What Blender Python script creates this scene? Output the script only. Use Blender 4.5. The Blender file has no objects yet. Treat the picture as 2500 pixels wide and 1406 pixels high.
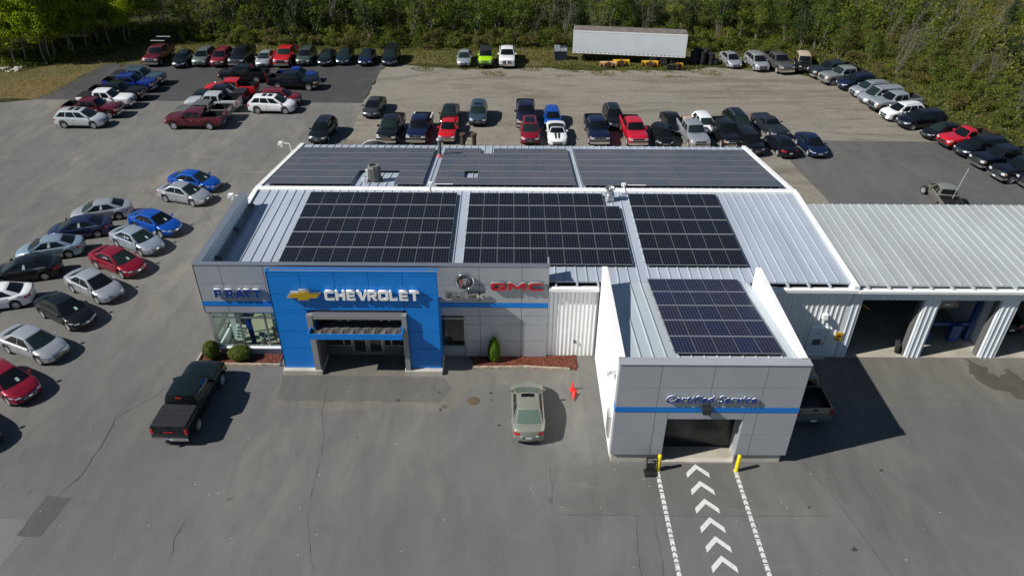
import bpy, math, random
import numpy as np
from mathutils import Vector, Matrix
R = math.radians
PI = math.pi
scene = bpy.context.scene
col = scene.collection

# ------------------------------------------------------------------ camera
def cam_axes(pitch, yaw, roll):
    p, y, r = R(pitch), R(yaw), R(roll)
    rt = Vector((1, 0, 0)); up = Vector((0, math.sin(p), math.cos(p))); fw = Vector((0, math.cos(p), -math.sin(p)))
    m = Matrix.Rotation(-y, 3, 'Z')
    rt, up, fw = m @ rt, m @ up, m @ fw
    # roll of the picture about its centre
    rt2 = rt * math.cos(r) + up * math.sin(r)
    up2 = up * math.cos(r) - rt * math.sin(r)
    return rt2, up2, fw
cd = bpy.data.cameras.new('camera'); cam = bpy.data.objects.new('camera', cd); col.objects.link(cam)
cd.sensor_fit = 'HORIZONTAL'; cd.sensor_width = 36.0; cd.lens = 1799.286 / 2500 * 36
cd.clip_start = 0.5; cd.clip_end = 3000
rt, up, fw = cam_axes(33.863, 0.123, 0.402)
m = Matrix((rt, up, -fw)).transposed().to_4x4(); m.translation = Vector((0, 0, 28.8))
cam.matrix_world = m
scene.camera = cam

# ------------------------------------------------------------------ light
SUN_DIR = Vector((-7.3, -2.15, 6.6)).normalized()          # towards the sun
elev = math.asin(SUN_DIR.z); az = math.atan2(SUN_DIR.x, SUN_DIR.y)
world = bpy.data.worlds.new('World'); scene.world = world; world.use_nodes = True
nt = world.node_tree; nt.nodes.clear()
sky = nt.nodes.new('ShaderNodeTexSky'); sky.sky_type = 'NISHITA'; sky.sun_disc = False
sky.sun_elevation = elev; sky.sun_rotation = az; sky.air_density = 1.0; sky.dust_density = 0.25; sky.ozone_density = 3.0
bgn = nt.nodes.new('ShaderNodeBackground'); bgn.inputs[1].default_value = 0.05
wo = nt.nodes.new('ShaderNodeOutputWorld')
nt.links.new(sky.outputs[0], bgn.inputs[0]); nt.links.new(bgn.outputs[0], wo.inputs[0])
sl = bpy.data.lights.new('sun', 'SUN'); sl.energy = 4.9; sl.angle = R(0.53); sl.color = (1.0, 0.965, 0.905)
so = bpy.data.objects.new('sun', sl); col.objects.link(so)
so.rotation_euler = SUN_DIR.to_track_quat('Z', 'Y').to_euler()
scene.view_settings.view_transform = 'Standard'; scene.view_settings.look = 'None'
scene.view_settings.exposure = 0.12; scene.view_settings.gamma = 1.0
scene.cycles.max_bounces = 8; scene.cycles.transparent_max_bounces = 12
scene.cycles.sample_clamp_indirect = 6.0; scene.cycles.caustics_reflective = False; scene.cycles.caustics_refractive = False

# ------------------------------------------------------------------ mesh helpers
class MB:
    def __init__(s): s.v = []; s.f = []; s.m = []
    def add(s, vs, fs, mi=0):
        b = len(s.v); s.v += [tuple(v) for v in vs]; s.f += [tuple(b + i for i in f) for f in fs]; s.m += [mi] * len(fs); return s
    def box(s, x0, x1, y0, y1, z0, z1, mi=0):
        return s.add([(x0,y0,z0),(x1,y0,z0),(x1,y1,z0),(x0,y1,z0),(x0,y0,z1),(x1,y0,z1),(x1,y1,z1),(x0,y1,z1)],
              [(0,3,2,1),(4,5,6,7),(0,1,5,4),(1,2,6,5),(2,3,7,6),(3,0,4,7)], mi)
    def quad(s, a, b, c, d, mi=0): return s.add([a,b,c,d], [(0,1,2,3)], mi)
    def prism(s, poly, z0, z1, mi=0):
        n = len(poly)
        vs = [(x,y,z0) for x,y in poly] + [(x,y,z1) for x,y in poly]
        return s.add(vs, [tuple(reversed(range(n))), tuple(range(n, 2*n))] + [(i,(i+1)%n,n+(i+1)%n,n+i) for i in range(n)], mi)
    def hexa(s, bot, top, mi=0):
        return s.add(list(bot)+list(top), [(0,3,2,1),(4,5,6,7),(0,1,5,4),(1,2,6,5),(2,3,7,6),(3,0,4,7)], mi)
    def lathe(s, prof, n=16, c=(0,0,0), axis='z', mi=0, cap=True):
        vs = []
        for r, h in prof:
            for i in range(n):
                a = 2*PI*i/n; u, w = r*math.cos(a), r*math.sin(a)
                p = (u, w, h) if axis == 'z' else ((u, h, w) if axis == 'y' else (h, u, w))
                vs.append((p[0]+c[0], p[1]+c[1], p[2]+c[2]))
        fs = []
        for k in range(len(prof)-1):
            for i in range(n):
                j = (i+1) % n; q = (k*n+i, k*n+j, (k+1)*n+j, (k+1)*n+i)
                fs.append(q if axis != 'y' else q[::-1])
        if cap:
            a_ = tuple(reversed(range(n))); b_ = tuple((len(prof)-1)*n+i for i in range(n))
            fs += [a_, b_] if axis != 'y' else [a_[::-1], b_[::-1]]
        return s.add(vs, fs, mi)
    def tube(s, p, q, r, n=8, r2=None, mi=0):
        p, q = Vector(p), Vector(q); d = (q-p).normalized(); r2 = r if r2 is None else r2
        a = d.orthogonal().normalized(); b = d.cross(a)
        vs = [p + (a*math.cos(2*PI*i/n) + b*math.sin(2*PI*i/n))*r for i in range(n)] + [q + (a*math.cos(2*PI*i/n) + b*math.sin(2*PI*i/n))*r2 for i in range(n)]
        return s.add(vs, [tuple(reversed(range(n))), tuple(range(n,2*n))] + [(i,(i+1)%n,n+(i+1)%n,n+i) for i in range(n)], mi)
    def mesh(s, name, mats, smooth=None):
        me = bpy.data.meshes.new(name); me.from_pydata(s.v, [], s.f)
        for m_ in (mats if isinstance(mats, (list, tuple)) else [mats]): me.materials.append(m_)
        if any(s.m): me.polygons.foreach_set('material_index', s.m)
        me.update()
        if smooth is not None:
            me.shade_smooth(); me.set_sharp_from_angle(angle=R(smooth))
        return me
    def obj(s, name, mats, parent=None, smooth=None):
        return link(name, s.mesh(name, mats, smooth), parent)
def link(name, data, parent=None, loc=None):
    o = bpy.data.objects.new(name, data); col.objects.link(o)
    if parent is not None: o.parent = parent
    if loc is not None: o.location = loc
    return o
def tag(o, label=None, cat=None, group=None, kind=None):
    if label: o['label'] = label
    if cat: o['category'] = cat
    if group: o['group'] = group
    if kind: o['kind'] = kind
    return o
def empty(name, loc=(0,0,0), rz=0.0):
    o = bpy.data.objects.new(name, None); col.objects.link(o); o.location = loc; o.rotation_euler = (0,0,rz)
    o.empty_display_size = 0.3
    return o
def thing(name, label, cat, loc=(0,0,0), rz=0.0, group=None):
    return tag(empty(name, loc, rz), label, cat, group)

# ------------------------------------------------------------------ materials
def newmat(name):
    m_ = bpy.data.materials.new(name); m_.use_nodes = True
    return m_, m_.node_tree, m_.node_tree.nodes['Principled BSDF']
def simple(name, c, rough=0.6, metal=0.0, spec=0.5, coat=0.0, noise=0.0, nscale=3.0, emit=None):
    m_, t, b = newmat(name)
    b.inputs['Base Color'].default_value = (*c, 1); b.inputs['Roughness'].default_value = rough
    b.inputs['Metallic'].default_value = metal; b.inputs['Specular IOR Level'].default_value = spec
    b.inputs['Coat Weight'].default_value = coat; b.inputs['Coat Roughness'].default_value = 0.04
    if noise:
        geo = t.nodes.new('ShaderNodeNewGeometry'); n = t.nodes.new('ShaderNodeTexNoise'); n.inputs['Scale'].default_value = nscale; n.inputs['Detail'].default_value = 6
        t.links.new(geo.outputs['Position'], n.inputs['Vector'])
        mx = mixc(t, (c[0]*(1-noise), c[1]*(1-noise), c[2]*(1-noise)), tuple(min(1, v*(1+noise)) for v in c), ramp(t, n.outputs['Fac'], .3, .7))
        t.links.new(mx, b.inputs['Base Color'])
    return m_
def mixc(t, a, b, fac, mode='MIX'):
    n = t.nodes.new('ShaderNodeMix'); n.data_type = 'RGBA'; n.blend_type = mode
    for s_, v in ((6, a), (7, b)):
        if isinstance(v, tuple): n.inputs[s_].default_value = (*v[:3], 1)
        else: t.links.new(v, n.inputs[s_])
    if isinstance(fac, (int, float)): n.inputs[0].default_value = fac
    else: t.links.new(fac, n.inputs[0])
    return n.outputs[2]
def ramp(t, src, a, b, lo=0.0, hi=1.0):
    n = t.nodes.new('ShaderNodeMapRange'); n.inputs[1].default_value = a; n.inputs[2].default_value = b
    n.inputs[3].default_value = lo; n.inputs[4].default_value = hi; t.links.new(src, n.inputs[0]); return n.outputs[0]
def math_(t, op, a, b=None):
    n = t.nodes.new('ShaderNodeMath'); n.operation = op
    for i, v in enumerate((a, b)):
        if v is None: continue
        if isinstance(v, (int, float)): n.inputs[i].default_value = v
        else: t.links.new(v, n.inputs[i])
    return n.outputs[0]
def noise(t, scale, detail=5, rough=0.55, vec=None, dist=0.0, stretch=None):
    n = t.nodes.new('ShaderNodeTexNoise'); n.inputs['Scale'].default_value = scale; n.inputs['Detail'].default_value = detail
    n.inputs['Roughness'].default_value = rough; n.inputs['Distortion'].default_value = dist
    if vec is None:
        g = t.nodes.new('ShaderNodeNewGeometry'); vec = g.outputs['Position']
    if stretch:
        mp = t.nodes.new('ShaderNodeMapping'); mp.inputs['Scale'].default_value = stretch[:3]
        if len(stretch) > 3: mp.inputs['Rotation'].default_value = (0, 0, stretch[3])
        t.links.new(vec, mp.inputs['Vector']); vec = mp.outputs[0]
    t.links.new(vec, n.inputs['Vector']); return n.outputs['Fac']
def bump(t, b, src, strength=0.3, dist=0.02):
    n = t.nodes.new('ShaderNodeBump'); n.inputs['Strength'].default_value = strength; n.inputs['Distance'].default_value = dist
    t.links.new(src, n.inputs['Height']); t.links.new(n.outputs[0], b.inputs['Normal'])

def asphalt_mat(name, base, dust, dust_lo=.5, dust_hi=.75, amount=0.6, speck=0.25, streak=(1, .35, 1, .5), near=None):
    m_, t, b = newmat(name)
    n5 = noise(t, 0.05, 3, .5); n1 = noise(t, 0.16, 6, .6, dist=0.6, stretch=streak); n2 = noise(t, 0.9, 6, .65, dist=.5, stretch=streak); n3 = noise(t, 14, 3, .7); n4 = noise(t, 26, 4, .7)
    big = ramp(t, n5, .35, .65, .88, 1.1)
    c0 = mixc(t, tuple(v*.86 for v in base), tuple(v*1.12 for v in base), ramp(t, n2, .3, .7))
    d = math_(t, 'MULTIPLY', ramp(t, n1, dust_lo, dust_hi), ramp(t, n2, .35, .65))
    n7 = noise(t, .55, 5, .6, dist=.4, stretch=(.45, 1.9, 1, .12)); n8 = noise(t, .11, 3, .5)
    if near:      # the paving nearer the street is newer, cooler and less dusty
        gp = t.nodes.new('ShaderNodeNewGeometry'); sx = t.nodes.new('ShaderNodeSeparateXYZ'); t.links.new(gp.outputs['Position'], sx.inputs[0])
        nn = ramp(t, math_(t, 'ADD', sx.outputs[1], math_(t, 'MULTIPLY', n5, 16)), 30, 50); amount = math_(t, 'ADD', math_(t, 'MULTIPLY', nn, amount*.75), amount*.25); c0 = mixc(t, mixc(t, tuple(v*.9 for v in near), tuple(v*1.08 for v in near), ramp(t, n2, .3, .7)), c0, nn)
    d = math_(t, 'MAXIMUM', math_(t, 'MULTIPLY', d, amount), math_(t, 'MULTIPLY', math_(t, 'MULTIPLY', ramp(t, n7, .56, .72), ramp(t, n8, .45, .6)), math_(t, 'MULTIPLY', amount, .8)))
    c1 = mixc(t, c0, dust, d)
    g = math_(t, 'MULTIPLY', ramp(t, n4, .25, .75, 1-speck, 1+speck), big)
    g = math_(t, 'MULTIPLY', g, ramp(t, n3, .3, .7, .93, 1.07))
    cc = t.nodes.new('ShaderNodeCombineColor')
    for i in range(3): t.links.new(g, cc.inputs[i])
    c2 = mixc(t, c1, cc.outputs[0], 1.0, 'MULTIPLY')
    # small oil spots
    v = t.nodes.new('ShaderNodeTexVoronoi'); v.inputs['Scale'].default_value = .45; v.inputs['Randomness'].default_value = 1
    gg = t.nodes.new('ShaderNodeNewGeometry'); dn = noise(t, 3.0, 4)
    ad = t.nodes.new('ShaderNodeVectorMath'); ad.operation = 'ADD'; sc_ = t.nodes.new('ShaderNodeVectorMath'); sc_.operation = 'SCALE'; sc_.inputs[3].default_value = .5
    t.links.new(gg.outputs['Position'], ad.inputs[0]); t.links.new(dn, sc_.inputs[0]); t.links.new(sc_.outputs[0], ad.inputs[1]); t.links.new(ad.outputs[0], v.inputs['Vector'])
    spot = math_(t, 'MULTIPLY', ramp(t, v.outputs['Distance'], .05, .10, .62, 0), ramp(t, n2, .50, .56))
    c3 = mixc(t, c2, tuple(x*.4 for x in base), spot)
    t.links.new(c3, b.inputs['Base Color']); b.inputs['Roughness'].default_value = .88; b.inputs['Specular IOR Level'].default_value = .3
    bump(t, b, n4, .35, .01)
    return m_
M = {}
M['asphalt'] = asphalt_mat('asphalt', (.150,.147,.138), (.27,.24,.19), .46, .70, .72, speck=.42, near=(.138,.139,.134))
M['asphalt_front'] = M['asphalt']
M['asphalt_dark'] = asphalt_mat('asphalt_dark', (.062,.060,.062), (.20,.18,.155), .55, .8, .45)
M['asphalt_mid'] = asphalt_mat('asphalt_mid', (.108,.107,.104), (.20,.185,.16), .5, .8, .4)
M['asphalt_warm'] = asphalt_mat('asphalt_warm', (.134,.131,.124), (.23,.21,.18), .5, .75, .5)
M['asphalt_patch'] = asphalt_mat('asphalt_patch', (.098,.095,.092), (.15,.14,.13), .5, .8, .3, speck=.35)
M['asphalt_light'] = asphalt_mat('asphalt_light', (.172,.17,.16), (.22,.21,.19), .5, .8, .3)
M['apron'] = asphalt_mat('apron', (.152,.146,.130), (.25,.225,.185), .4, .7, .7)
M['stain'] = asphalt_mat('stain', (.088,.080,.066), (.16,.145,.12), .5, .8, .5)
def gravel_mat():
    m_, t, b = newmat('gravel')
    n1 = noise(t, .07, 6, .6, dist=1.2, stretch=(1,.6,1)); n2 = noise(t, .6, 8, .7, dist=.8, stretch=(.55,1.5,1)); n3 = noise(t, 16, 4, .8); n4 = noise(t, .22, 6, .65, dist=.6); n5 = noise(t, 3.2, 7, .75)
    n6 = noise(t, .09, 5, .6, dist=2.5, stretch=(.35,1.6,1,.25))
    c = mixc(t, (.175,.155,.125), (.295,.262,.212), ramp(t, n2, .32, .68))
    c = mixc(t, c, (.24,.222,.188), ramp(t, n1, .35, .65))
    c = mixc(t, c, (.125,.105,.078), math_(t, 'MULTIPLY', ramp(t, n6, .50, .64), .55))
    c = mixc(t, c, (.105,.11,.045), math_(t, 'MULTIPLY', ramp(t, n4, .60, .74), .6))
    g = math_(t, 'MULTIPLY', ramp(t, n3, .25, .75, .72, 1.28), ramp(t, n5, .28, .72, .74, 1.24))
    cc = t.nodes.new('ShaderNodeCombineColor')
    for i in range(3): t.links.new(g, cc.inputs[i])
    c = mixc(t, c, cc.outputs[0], 1.0, 'MULTIPLY')
    t.links.new(c, b.inputs['Base Color']); b.inputs['Roughness'].default_value = .95; b.inputs['Specular IOR Level'].default_value = .2
    bump(t, b, n3, .5, .03)
    return m_
M['gravel'] = gravel_mat()
def grass_mat(name, a, b_, c_, s=1.0):
    m_, t, b = newmat(name)
    n1 = noise(t, .15*s, 6, .6, dist=.5); n2 = noise(t, 1.2*s, 8, .7); n3 = noise(t, 9, 4, .7)
    c = mixc(t, a, b_, ramp(t, n1, .38, .62)); c = mixc(t, c, c_, math_(t, 'MULTIPLY', ramp(t, n2, .5, .68), .8))
    g = ramp(t, n3, .25, .75, .6, 1.35)
    cc = t.nodes.new('ShaderNodeCombineColor')
    for i in range(3): t.links.new(g, cc.inputs[i])
    c = mixc(t, c, cc.outputs[0], 1.0, 'MULTIPLY')
    t.links.new(c, b.inputs['Base Color']); b.inputs['Roughness'].default_value = .95; b.inputs['Specular IOR Level'].default_value = .1
    bump(t, b, n3, .7, .08)
    return m_
M['grass'] = grass_mat('grass', (.030,.040,.012), (.055,.058,.018), (.085,.065,.03))
M['drygrass'] = grass_mat('drygrass', (.17,.115,.05), (.12,.10,.035), (.21,.17,.12), 1.4)
M['verge'] = grass_mat('verge', (.085,.088,.028), (.135,.112,.05), (.185,.15,.10), 1.6)
M['mulch'] = grass_mat('mulch', (.12,.035,.022), (.085,.025,.018), (.20,.085,.055), 8)
# building
def roof_mat(name, c):
    m_, t, b = newmat(name)
    n1 = noise(t, .5, 5, .6, stretch=(2.2, .12, 1)); n2 = noise(t, .18, 3, .5); n3 = noise(t, 2.5, 6, .7)
    k = math_(t, 'MULTIPLY', ramp(t, n1, .3, .7, .90, 1.08), ramp(t, n2, .35, .65, .93, 1.06)); k = math_(t, 'MULTIPLY', k, ramp(t, n3, .6, .8, 1.0, .86))
    cc = t.nodes.new('ShaderNodeCombineColor')
    for i in range(3): t.links.new(k, cc.inputs[i])
    cl = mixc(t, c, cc.outputs[0], 1.0, 'MULTIPLY'); t.links.new(cl, b.inputs['Base Color'])
    b.inputs['Roughness'].default_value = .42; b.inputs['Metallic'].default_value = .15; return m_
def panel_metal(name, c, rough=.35, metal=.0):
    return simple(name, c, rough, metal, .5, 0, .035, .7)
M['acm_gray'] = simple('acm_gray', (.405,.425,.455), .38, .2, .5, 0, .05, .8)
M['acm_blue'] = simple('acm_blue', (.005,.205,.66), .40, 0, .5, 0, .05, .8)
M['stripe'] = simple('stripe', (.008,.19,.60), .4)
M['white'] = simple('white_paint', (.86,.86,.84), .45, 0, .5, 0, .03, 2)
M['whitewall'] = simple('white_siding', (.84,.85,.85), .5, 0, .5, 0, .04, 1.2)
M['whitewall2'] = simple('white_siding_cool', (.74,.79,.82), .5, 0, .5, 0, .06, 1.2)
M['roof'] = roof_mat('roof_metal', (.46,.51,.585))
M['roof2'] = roof_mat('roof_metal_garage', (.45,.48,.485))
M['roofs'] = roof_mat('roof_metal_bay', (.52,.58,.615))
M['joint'] = simple('joint', (.05,.05,.055), .7)
M['jointb'] = simple('joint_blue', (.005,.04,.16), .7)
M['concrete'] = simple('concrete', (.50,.47,.41), .85, 0, .3, 0, .14, 1.3)
M['floor'] = simple('shop_floor', (.38,.35,.29), .7, 0, .3, 0, .2, .8)
M['tile'] = simple('showroom_tile', (.42,.40,.31), .3, 0, .5, 0, .08, .9)
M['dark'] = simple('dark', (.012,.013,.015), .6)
M['black'] = simple('black_plastic', (.02,.02,.022), .5)
M['rubber'] = simple('rubber', (.025,.025,.026), .8, 0, .3)
M['tar'] = simple('membrane', (.10,.095,.088), .8, 0, .3, 0, .35, 2.2)
M['alu'] = simple('aluminium', (.62,.63,.64), .35, .85)
M['steel'] = simple('galvanised', (.55,.57,.58), .4, .7, .5, 0, .08, 4)
M['chrome'] = simple('chrome', (.85,.86,.87), .08, 1.0)
M['grayframe'] = simple('gray_frame', (.34,.34,.335), .4, .3)
M['graydark'] = simple('gray_dark', (.13,.13,.13), .5)
M['timber'] = simple('timber', (.36,.30,.23), .85, 0, .2, 0, .35, 5)
M['yellow'] = simple('yellow_paint', (.85,.68,.01), .45, 0, .5, 0, .06, 6)
M['signyellow'] = simple('sign_yellow', (.80,.42,.01), .5)
def worn_paint():
    m_, t, b = newmat('road_paint'); n1 = noise(t, 9, 6, .75); n2 = noise(t, 1.1, 4, .6)
    f = math_(t, 'MULTIPLY', ramp(t, n1, .5, .66), ramp(t, n2, .35, .65, .25, .95))
    t.links.new(mixc(t, (.70,.69,.67), (.26,.255,.245), f), b.inputs['Base Color']); b.inputs['Roughness'].default_value = .75; return m_
M['markwhite'] = worn_paint()
M['orange'] = simple('cone_orange', (.80,.035,.02), .5)
M['gold'] = simple('gold', (.75,.50,.04), .25, .6)
M['red'] = simple('sign_red', (.50,.01,.02), .3)
M['letterside'] = simple('letter_side', (.62,.65,.70), .4)
M['navyletter'] = simple('letter_blue', (.008,.035,.20), .35)
M['blueletter'] = simple('letter_blue2', (.007,.035,.22), .35)
M['bronze'] = simple('bronze', (.58,.54,.47), .45, .2)
M['lift'] = simple('lift_blue', (.02,.06,.22), .5)
M['plowyellow'] = simple('plow_yellow', (.62,.37,.02), .55, 0, .4, 0, .25, 2)
M['plowfaded'] = simple('plow_faded', (.66,.42,.20), .6, 0, .4, 0, .2, 2)
M['rust'] = simple('rusty_steel', (.10,.065,.04), .8, .3, .4, 0, .5, 5)
M['trailer'] = simple('trailer_white', (.66,.71,.75), .5, 0, .5, 0, .05, .6)
M['trailerroof'] = simple('trailer_roof', (.17,.145,.13), .8, 0, .3, 0, .3, 1.5)
M['paper'] = simple('paper', (.70,.78,.74), .7)
M['manhole'] = simple('manhole', (.16,.115,.075), .7, .4, .4, 0, .2, 12)
M['acgray'] = simple('condenser_gray', (.20,.20,.185), .6, .2)
M['canvas'] = simple('canvas_tan', (.42,.34,.25), .8)
M['brick'] = simple('brick_red', (.35,.06,.05), .8)
# window glass
def glass_mat(name, tint, refl=1.0, opacity=.25):
    m_, t, b = newmat(name); t.nodes.remove(b)
    out = t.nodes['Material Output']
    tr = t.nodes.new('ShaderNodeBsdfTransparent'); tr.inputs[0].default_value = (*tint, 1)
    gl = t.nodes.new('ShaderNodeBsdfGlossy'); gl.inputs['Roughness'].default_value = .03; gl.inputs[0].default_value = (.9,.95,1,1)
    lw = t.nodes.new('ShaderNodeLayerWeight'); lw.inputs[0].default_value = .5
    f = math_(t, 'MULTIPLY', math_(t, 'ADD', math_(t, 'MULTIPLY', math_(t, 'POWER', lw.outputs['Facing'], 5.0), .9), .05), refl)
    mx = t.nodes.new('ShaderNodeMixShader'); t.links.new(f, mx.inputs[0]); t.links.new(tr.outputs[0], mx.inputs[1]); t.links.new(gl.outputs[0], mx.inputs[2])
    t.links.new(mx.outputs[0], out.inputs[0]); return m_
M['glass'] = glass_mat('window_glass', (.90,.95,.92), 1.0)
M['carglass'] = simple('car_glass', (.006,.008,.009), .04, 0, .55, 0)
M['carglass_green'] = simple('car_glass_green', (.014,.024,.023), .05, 0, .55, 0)
M['carglass_lit_cabin'] = simple('car_glass_lit_cabin', (.10,.145,.12), .06, 0, .5, 0)  # green tinted glass, paled to paint in the sunlit cabin behind it
M['lamp'] = simple('headlamp', (.72,.74,.76), .12, .3, .8, 1)
M['tail'] = simple('taillamp', (.45,.012,.015), .2, 0, .6, 1)
M['amber'] = simple('amber_lamp', (.75,.22,.02), .25, 0, .6, 1)
M['rim'] = simple('alloy', (.66,.67,.69), .3, .5)
M['grille'] = simple('grille_black', (.015,.015,.017), .35)
M['crack'] = simple('crack_tar', (.055,.054,.05), .9, 0, .2)
M['gap'] = simple('panel_gap', (.012,.012,.013), .7)
M['card'] = simple('window_card', (.42,.55,.50), .5)
M['platewhite'] = simple('licence_plate', (.62,.66,.66), .5)
def paint(name, c, metal=.0, rough=.3):
    return simple('paint_' + name, c, rough, metal, .35, .38 if max(c) < .07 else .8)
PAINT = {k: paint(k, c, mt, rg) for k, (c, mt, rg) in {
 'maroon': ((.125,.010,.022), .3, .35), 'black': ((.008,.009,.011), 0, .25), 'blackb': ((.007,.007,.008), 0, .25), 'sage': ((.16,.19,.165), .4, .35),
 'sagedark': ((.075,.105,.085), .4, .35), 'darkred': ((.20,.012,.020), .2, .35), 'silver': ((.50,.52,.55), .55, .32), 'silverw': ((.62,.65,.66), .35, .32),
 'red': ((.52,.010,.014), 0, .3), 'redb': ((.50,.010,.028), 0, .3), 'darkteal': ((.010,.026,.036), .2, .3), 'navy': ((.009,.018,.055), .2, .3), 'navyblack': ((.008,.010,.018), .2, .28),
 'lime': ((.42,.78,.01), 0, .35), 'white': ((.82,.83,.84), 0, .3), 'royal': ((.012,.035,.27), .3, .3), 'steelblue': ((.065,.12,.17), .4, .35), 'pewter': ((.19,.175,.155), .4, .35),
 'graphite': ((.05,.055,.062), .4, .3), 'greenblack': ((.007,.013,.013), .1, .28), 'navypurple': ((.014,.017,.045), .2, .3), 'slateblue': ((.05,.085,.12), .4, .32), 'cherry': ((.25,.008,.025), .2, .3),
 'blue': ((.008,.09,.46), .3, .28), 'matteblack': ((.022,.028,.036), .2, .5), 'grey': ((.12,.12,.122), .4, .35), 'bluegrey': ((.03,.048,.062), .4, .32), 'champagne': ((.30,.33,.33), .4, .35),
 'silverblue': ((.42,.49,.57), .5, .32), 'crimson': ((.27,.008,.026), .3, .3), 'indigo': ((.022,.030,.085), .4, .3), 'iceblue': ((.33,.44,.52), .5, .32), 'champagnesilver': ((.34,.35,.29), .45, .32),
 'tanpickup': ((.20,.19,.165), .3, .4)}.items()}
# ================================================================== GROUND
# wood edge line (where brush begins)
EDGE = [(-120,70),(-75,84),(-64,91.0),(-58,92.6),(-54.5,96.5),(-52,100.5),(-49,104.2),(-38,102.6),(-20,101.0),(0,101.6),(8,101.8),(24.5,101.5),(28.5,99.8),(33,98),(39.5,94),(43,89),(46.3,82),(48.4,74),(51,68),(55,60),(62,48),(70,30),(80,0)]
def edge_y(x):
    for (a, b), (c, d) in zip(EDGE, EDGE[1:]):
        if a <= x <= c: return b + (d-b)*(x-a)/(c-a)
    return EDGE[0][1] if x < EDGE[0][0] else EDGE[-1][1]
def edge_dist(x, y):          # >0 beyond the edge
    best = 1e9; sgn = 1
    for (a, b), (c, d) in zip(EDGE, EDGE[1:]):
        dx, dy = c-a, d-b; L2 = dx*dx+dy*dy
        t = max(0, min(1, ((x-a)*dx + (y-b)*dy)/L2)); px, py = a+t*dx, b+t*dy
        dd = math.hypot(x-px, y-py)
        if dd < best: best = dd; sgn = 1 if (dx*(y-py) - dy*(x-px)) > 0 else -1
    return best*sgn
def terrain(x, y):
    d = edge_dist(x, y)
    if d <= 0: return 0.0
    k = min(1, max(0, (x-22)/14))
    h = 6.5*(1-math.exp(-d/16))*k + .7*(1-math.exp(-d/10))*(1-k)
    return h + .18*math.sin(x*.35+1)*math.sin(y*.29)*min(1, d/4)
def axis(lo, hi, core0, core1, step):
    a = list(np.arange(core0, core1+.01, step)); s_ = step; v = core0
    while v > lo: s_ *= 1.5; v -= s_; a.insert(0, v)
    s_ = step; v = core1
    while v < hi: s_ *= 1.5; v += s_; a.append(v)
    return a
xs = axis(-900, 900, -100, 100, 2.0); ys = axis(-300, 1500, 40, 160, 2.0)
g = MB(); nx = len(xs)
for y in ys:
    for x in xs:
        z = terrain(x, y) - .03
        g.v.append((x, y, z))
g.f = [(j*nx+i, j*nx+i+1, (j+1)*nx+i+1, (j+1)*nx+i) for j in range(len(ys)-1) for i in range(nx-1)]; g.m = [0]*len(g.f)
tag(g.obj('ground', M['grass'], smooth=60), kind='structure')
def rough_poly(pts, jit=.12, step=1.2, seed=1):
    rnd = random.Random(seed); out = []
    for (a, b), (c, d) in zip(pts, pts[1:]+pts[:1]):
        n = max(1, int(math.hypot(c-a, d-b)/step))
        for i in range(n):
            t = i/n; out.append((a+(c-a)*t+rnd.uniform(-jit, jit), b+(d-b)*t+rnd.uniform(-jit, jit)))
    return out
def sheet(name, pts, z, mat, kind='structure', jit=0.0, step=1.2, seed=1):
    pts = rough_poly(pts, jit, step, seed) if jit else pts
    mb = MB(); mb.add([(x, y, z) for x, y in pts], [tuple(range(len(pts)))])
    me = mb.mesh(name, mat); o = link(name, me)
    if me.polygons[0].normal.z < 0: me.flip_normals()
    return tag(o, kind=kind)
sheet('dry_verge', [(-90,70),(-57.7,80.85),(-53.4,80.3),(-51.9,90.3),(-51.4,93.4),(-46,93.4),(-16,94.7),(-6,94),(30,94.5),(38,91),(46,82),(48.5,74),(50.8,68),(56,58),(58,62),(52.5,70),(49.5,77),(47.4,84),(43.5,91),(39.5,95.6),(33,99.2),(27,101.3),(8,102),(-20,101.3),(-40,102.4),(-49,103.6),(-53,98.5),(-60,90.5),(-90,84)], -.024, M['verge'], jit=.5, step=1.6)
sheet('dry_grass', [(-90,68),(-57.7,80.85),(-53.5,80.3),(-52.0,90.2),(-54,89.6),(-58,87.2),(-64,85.6),(-90,82)], -.018, M['drygrass'], jit=.5, step=1.5, seed=4)
sheet('gravel_lot', [(-17,66),(-16.7,78.7),(-16.3,92.1),(-15.4,94.4),(-11,92.9),(-6,92.0),(3,92.9),(8,91.9),(22,92.2),(25,93.6),(33,92.5),(38.2,89.5),(43,86),(46,80),(47.4,73),(49.2,69.5),(51,64),(42,50),(16,48),(-17,58)], -.012, M['gravel'], jit=.28, step=.9, seed=2)
sheet('asphalt_lot', [(-140,-60),(140,-60),(120,20),(70,30),(58,50),(46.5,59),(38,50),(19,46.5),(19.5,60.5),(-17.5,60.5),(-16.6,66),(-16.4,71.3),(-16.7,79.8),(-53.5,80.2),(-90,67.5),(-140,50)], 0.0, M['asphalt'])
sheet('new_asphalt', [(-53.5,80.2),(-16.68,79.9),(-16.35,92.1),(-15.5,94.6),(-46.0,93.4),(-51.4,93.3),(-51.9,90.2),(-52.7,83.1)], -.004, M['asphalt_dark'], jit=.06, step=1.5)
sheet('far_asphalt', [(26.3,69.7),(31.3,69.8),(43.4,69.6),(47.9,69.9),(52,62),(58,50),(44,42),(28,45),(27.15,55.9),(26.46,64.2)], .004, M['asphalt_mid'], jit=.07, step=1.5, seed=3)
sheet('packed_gravel', [(-17.2,60.6),(20,60.6),(20.1,47),(27.2,46.5),(27.15,55.9),(26.46,64.2),(26.3,66.2),(-16.6,65.9)], -.006, M['gravel'])
sheet('front_apron', [(-13.6,30.9),(-10,30.5),(-6,30.7),(-2.9,30.4),(-2.2,32.6),(1.5,32.9),(4.9,32.6),(5.1,35.6),(-13.6,35.6)], .004, M['apron'], jit=.10, step=.8)
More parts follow.
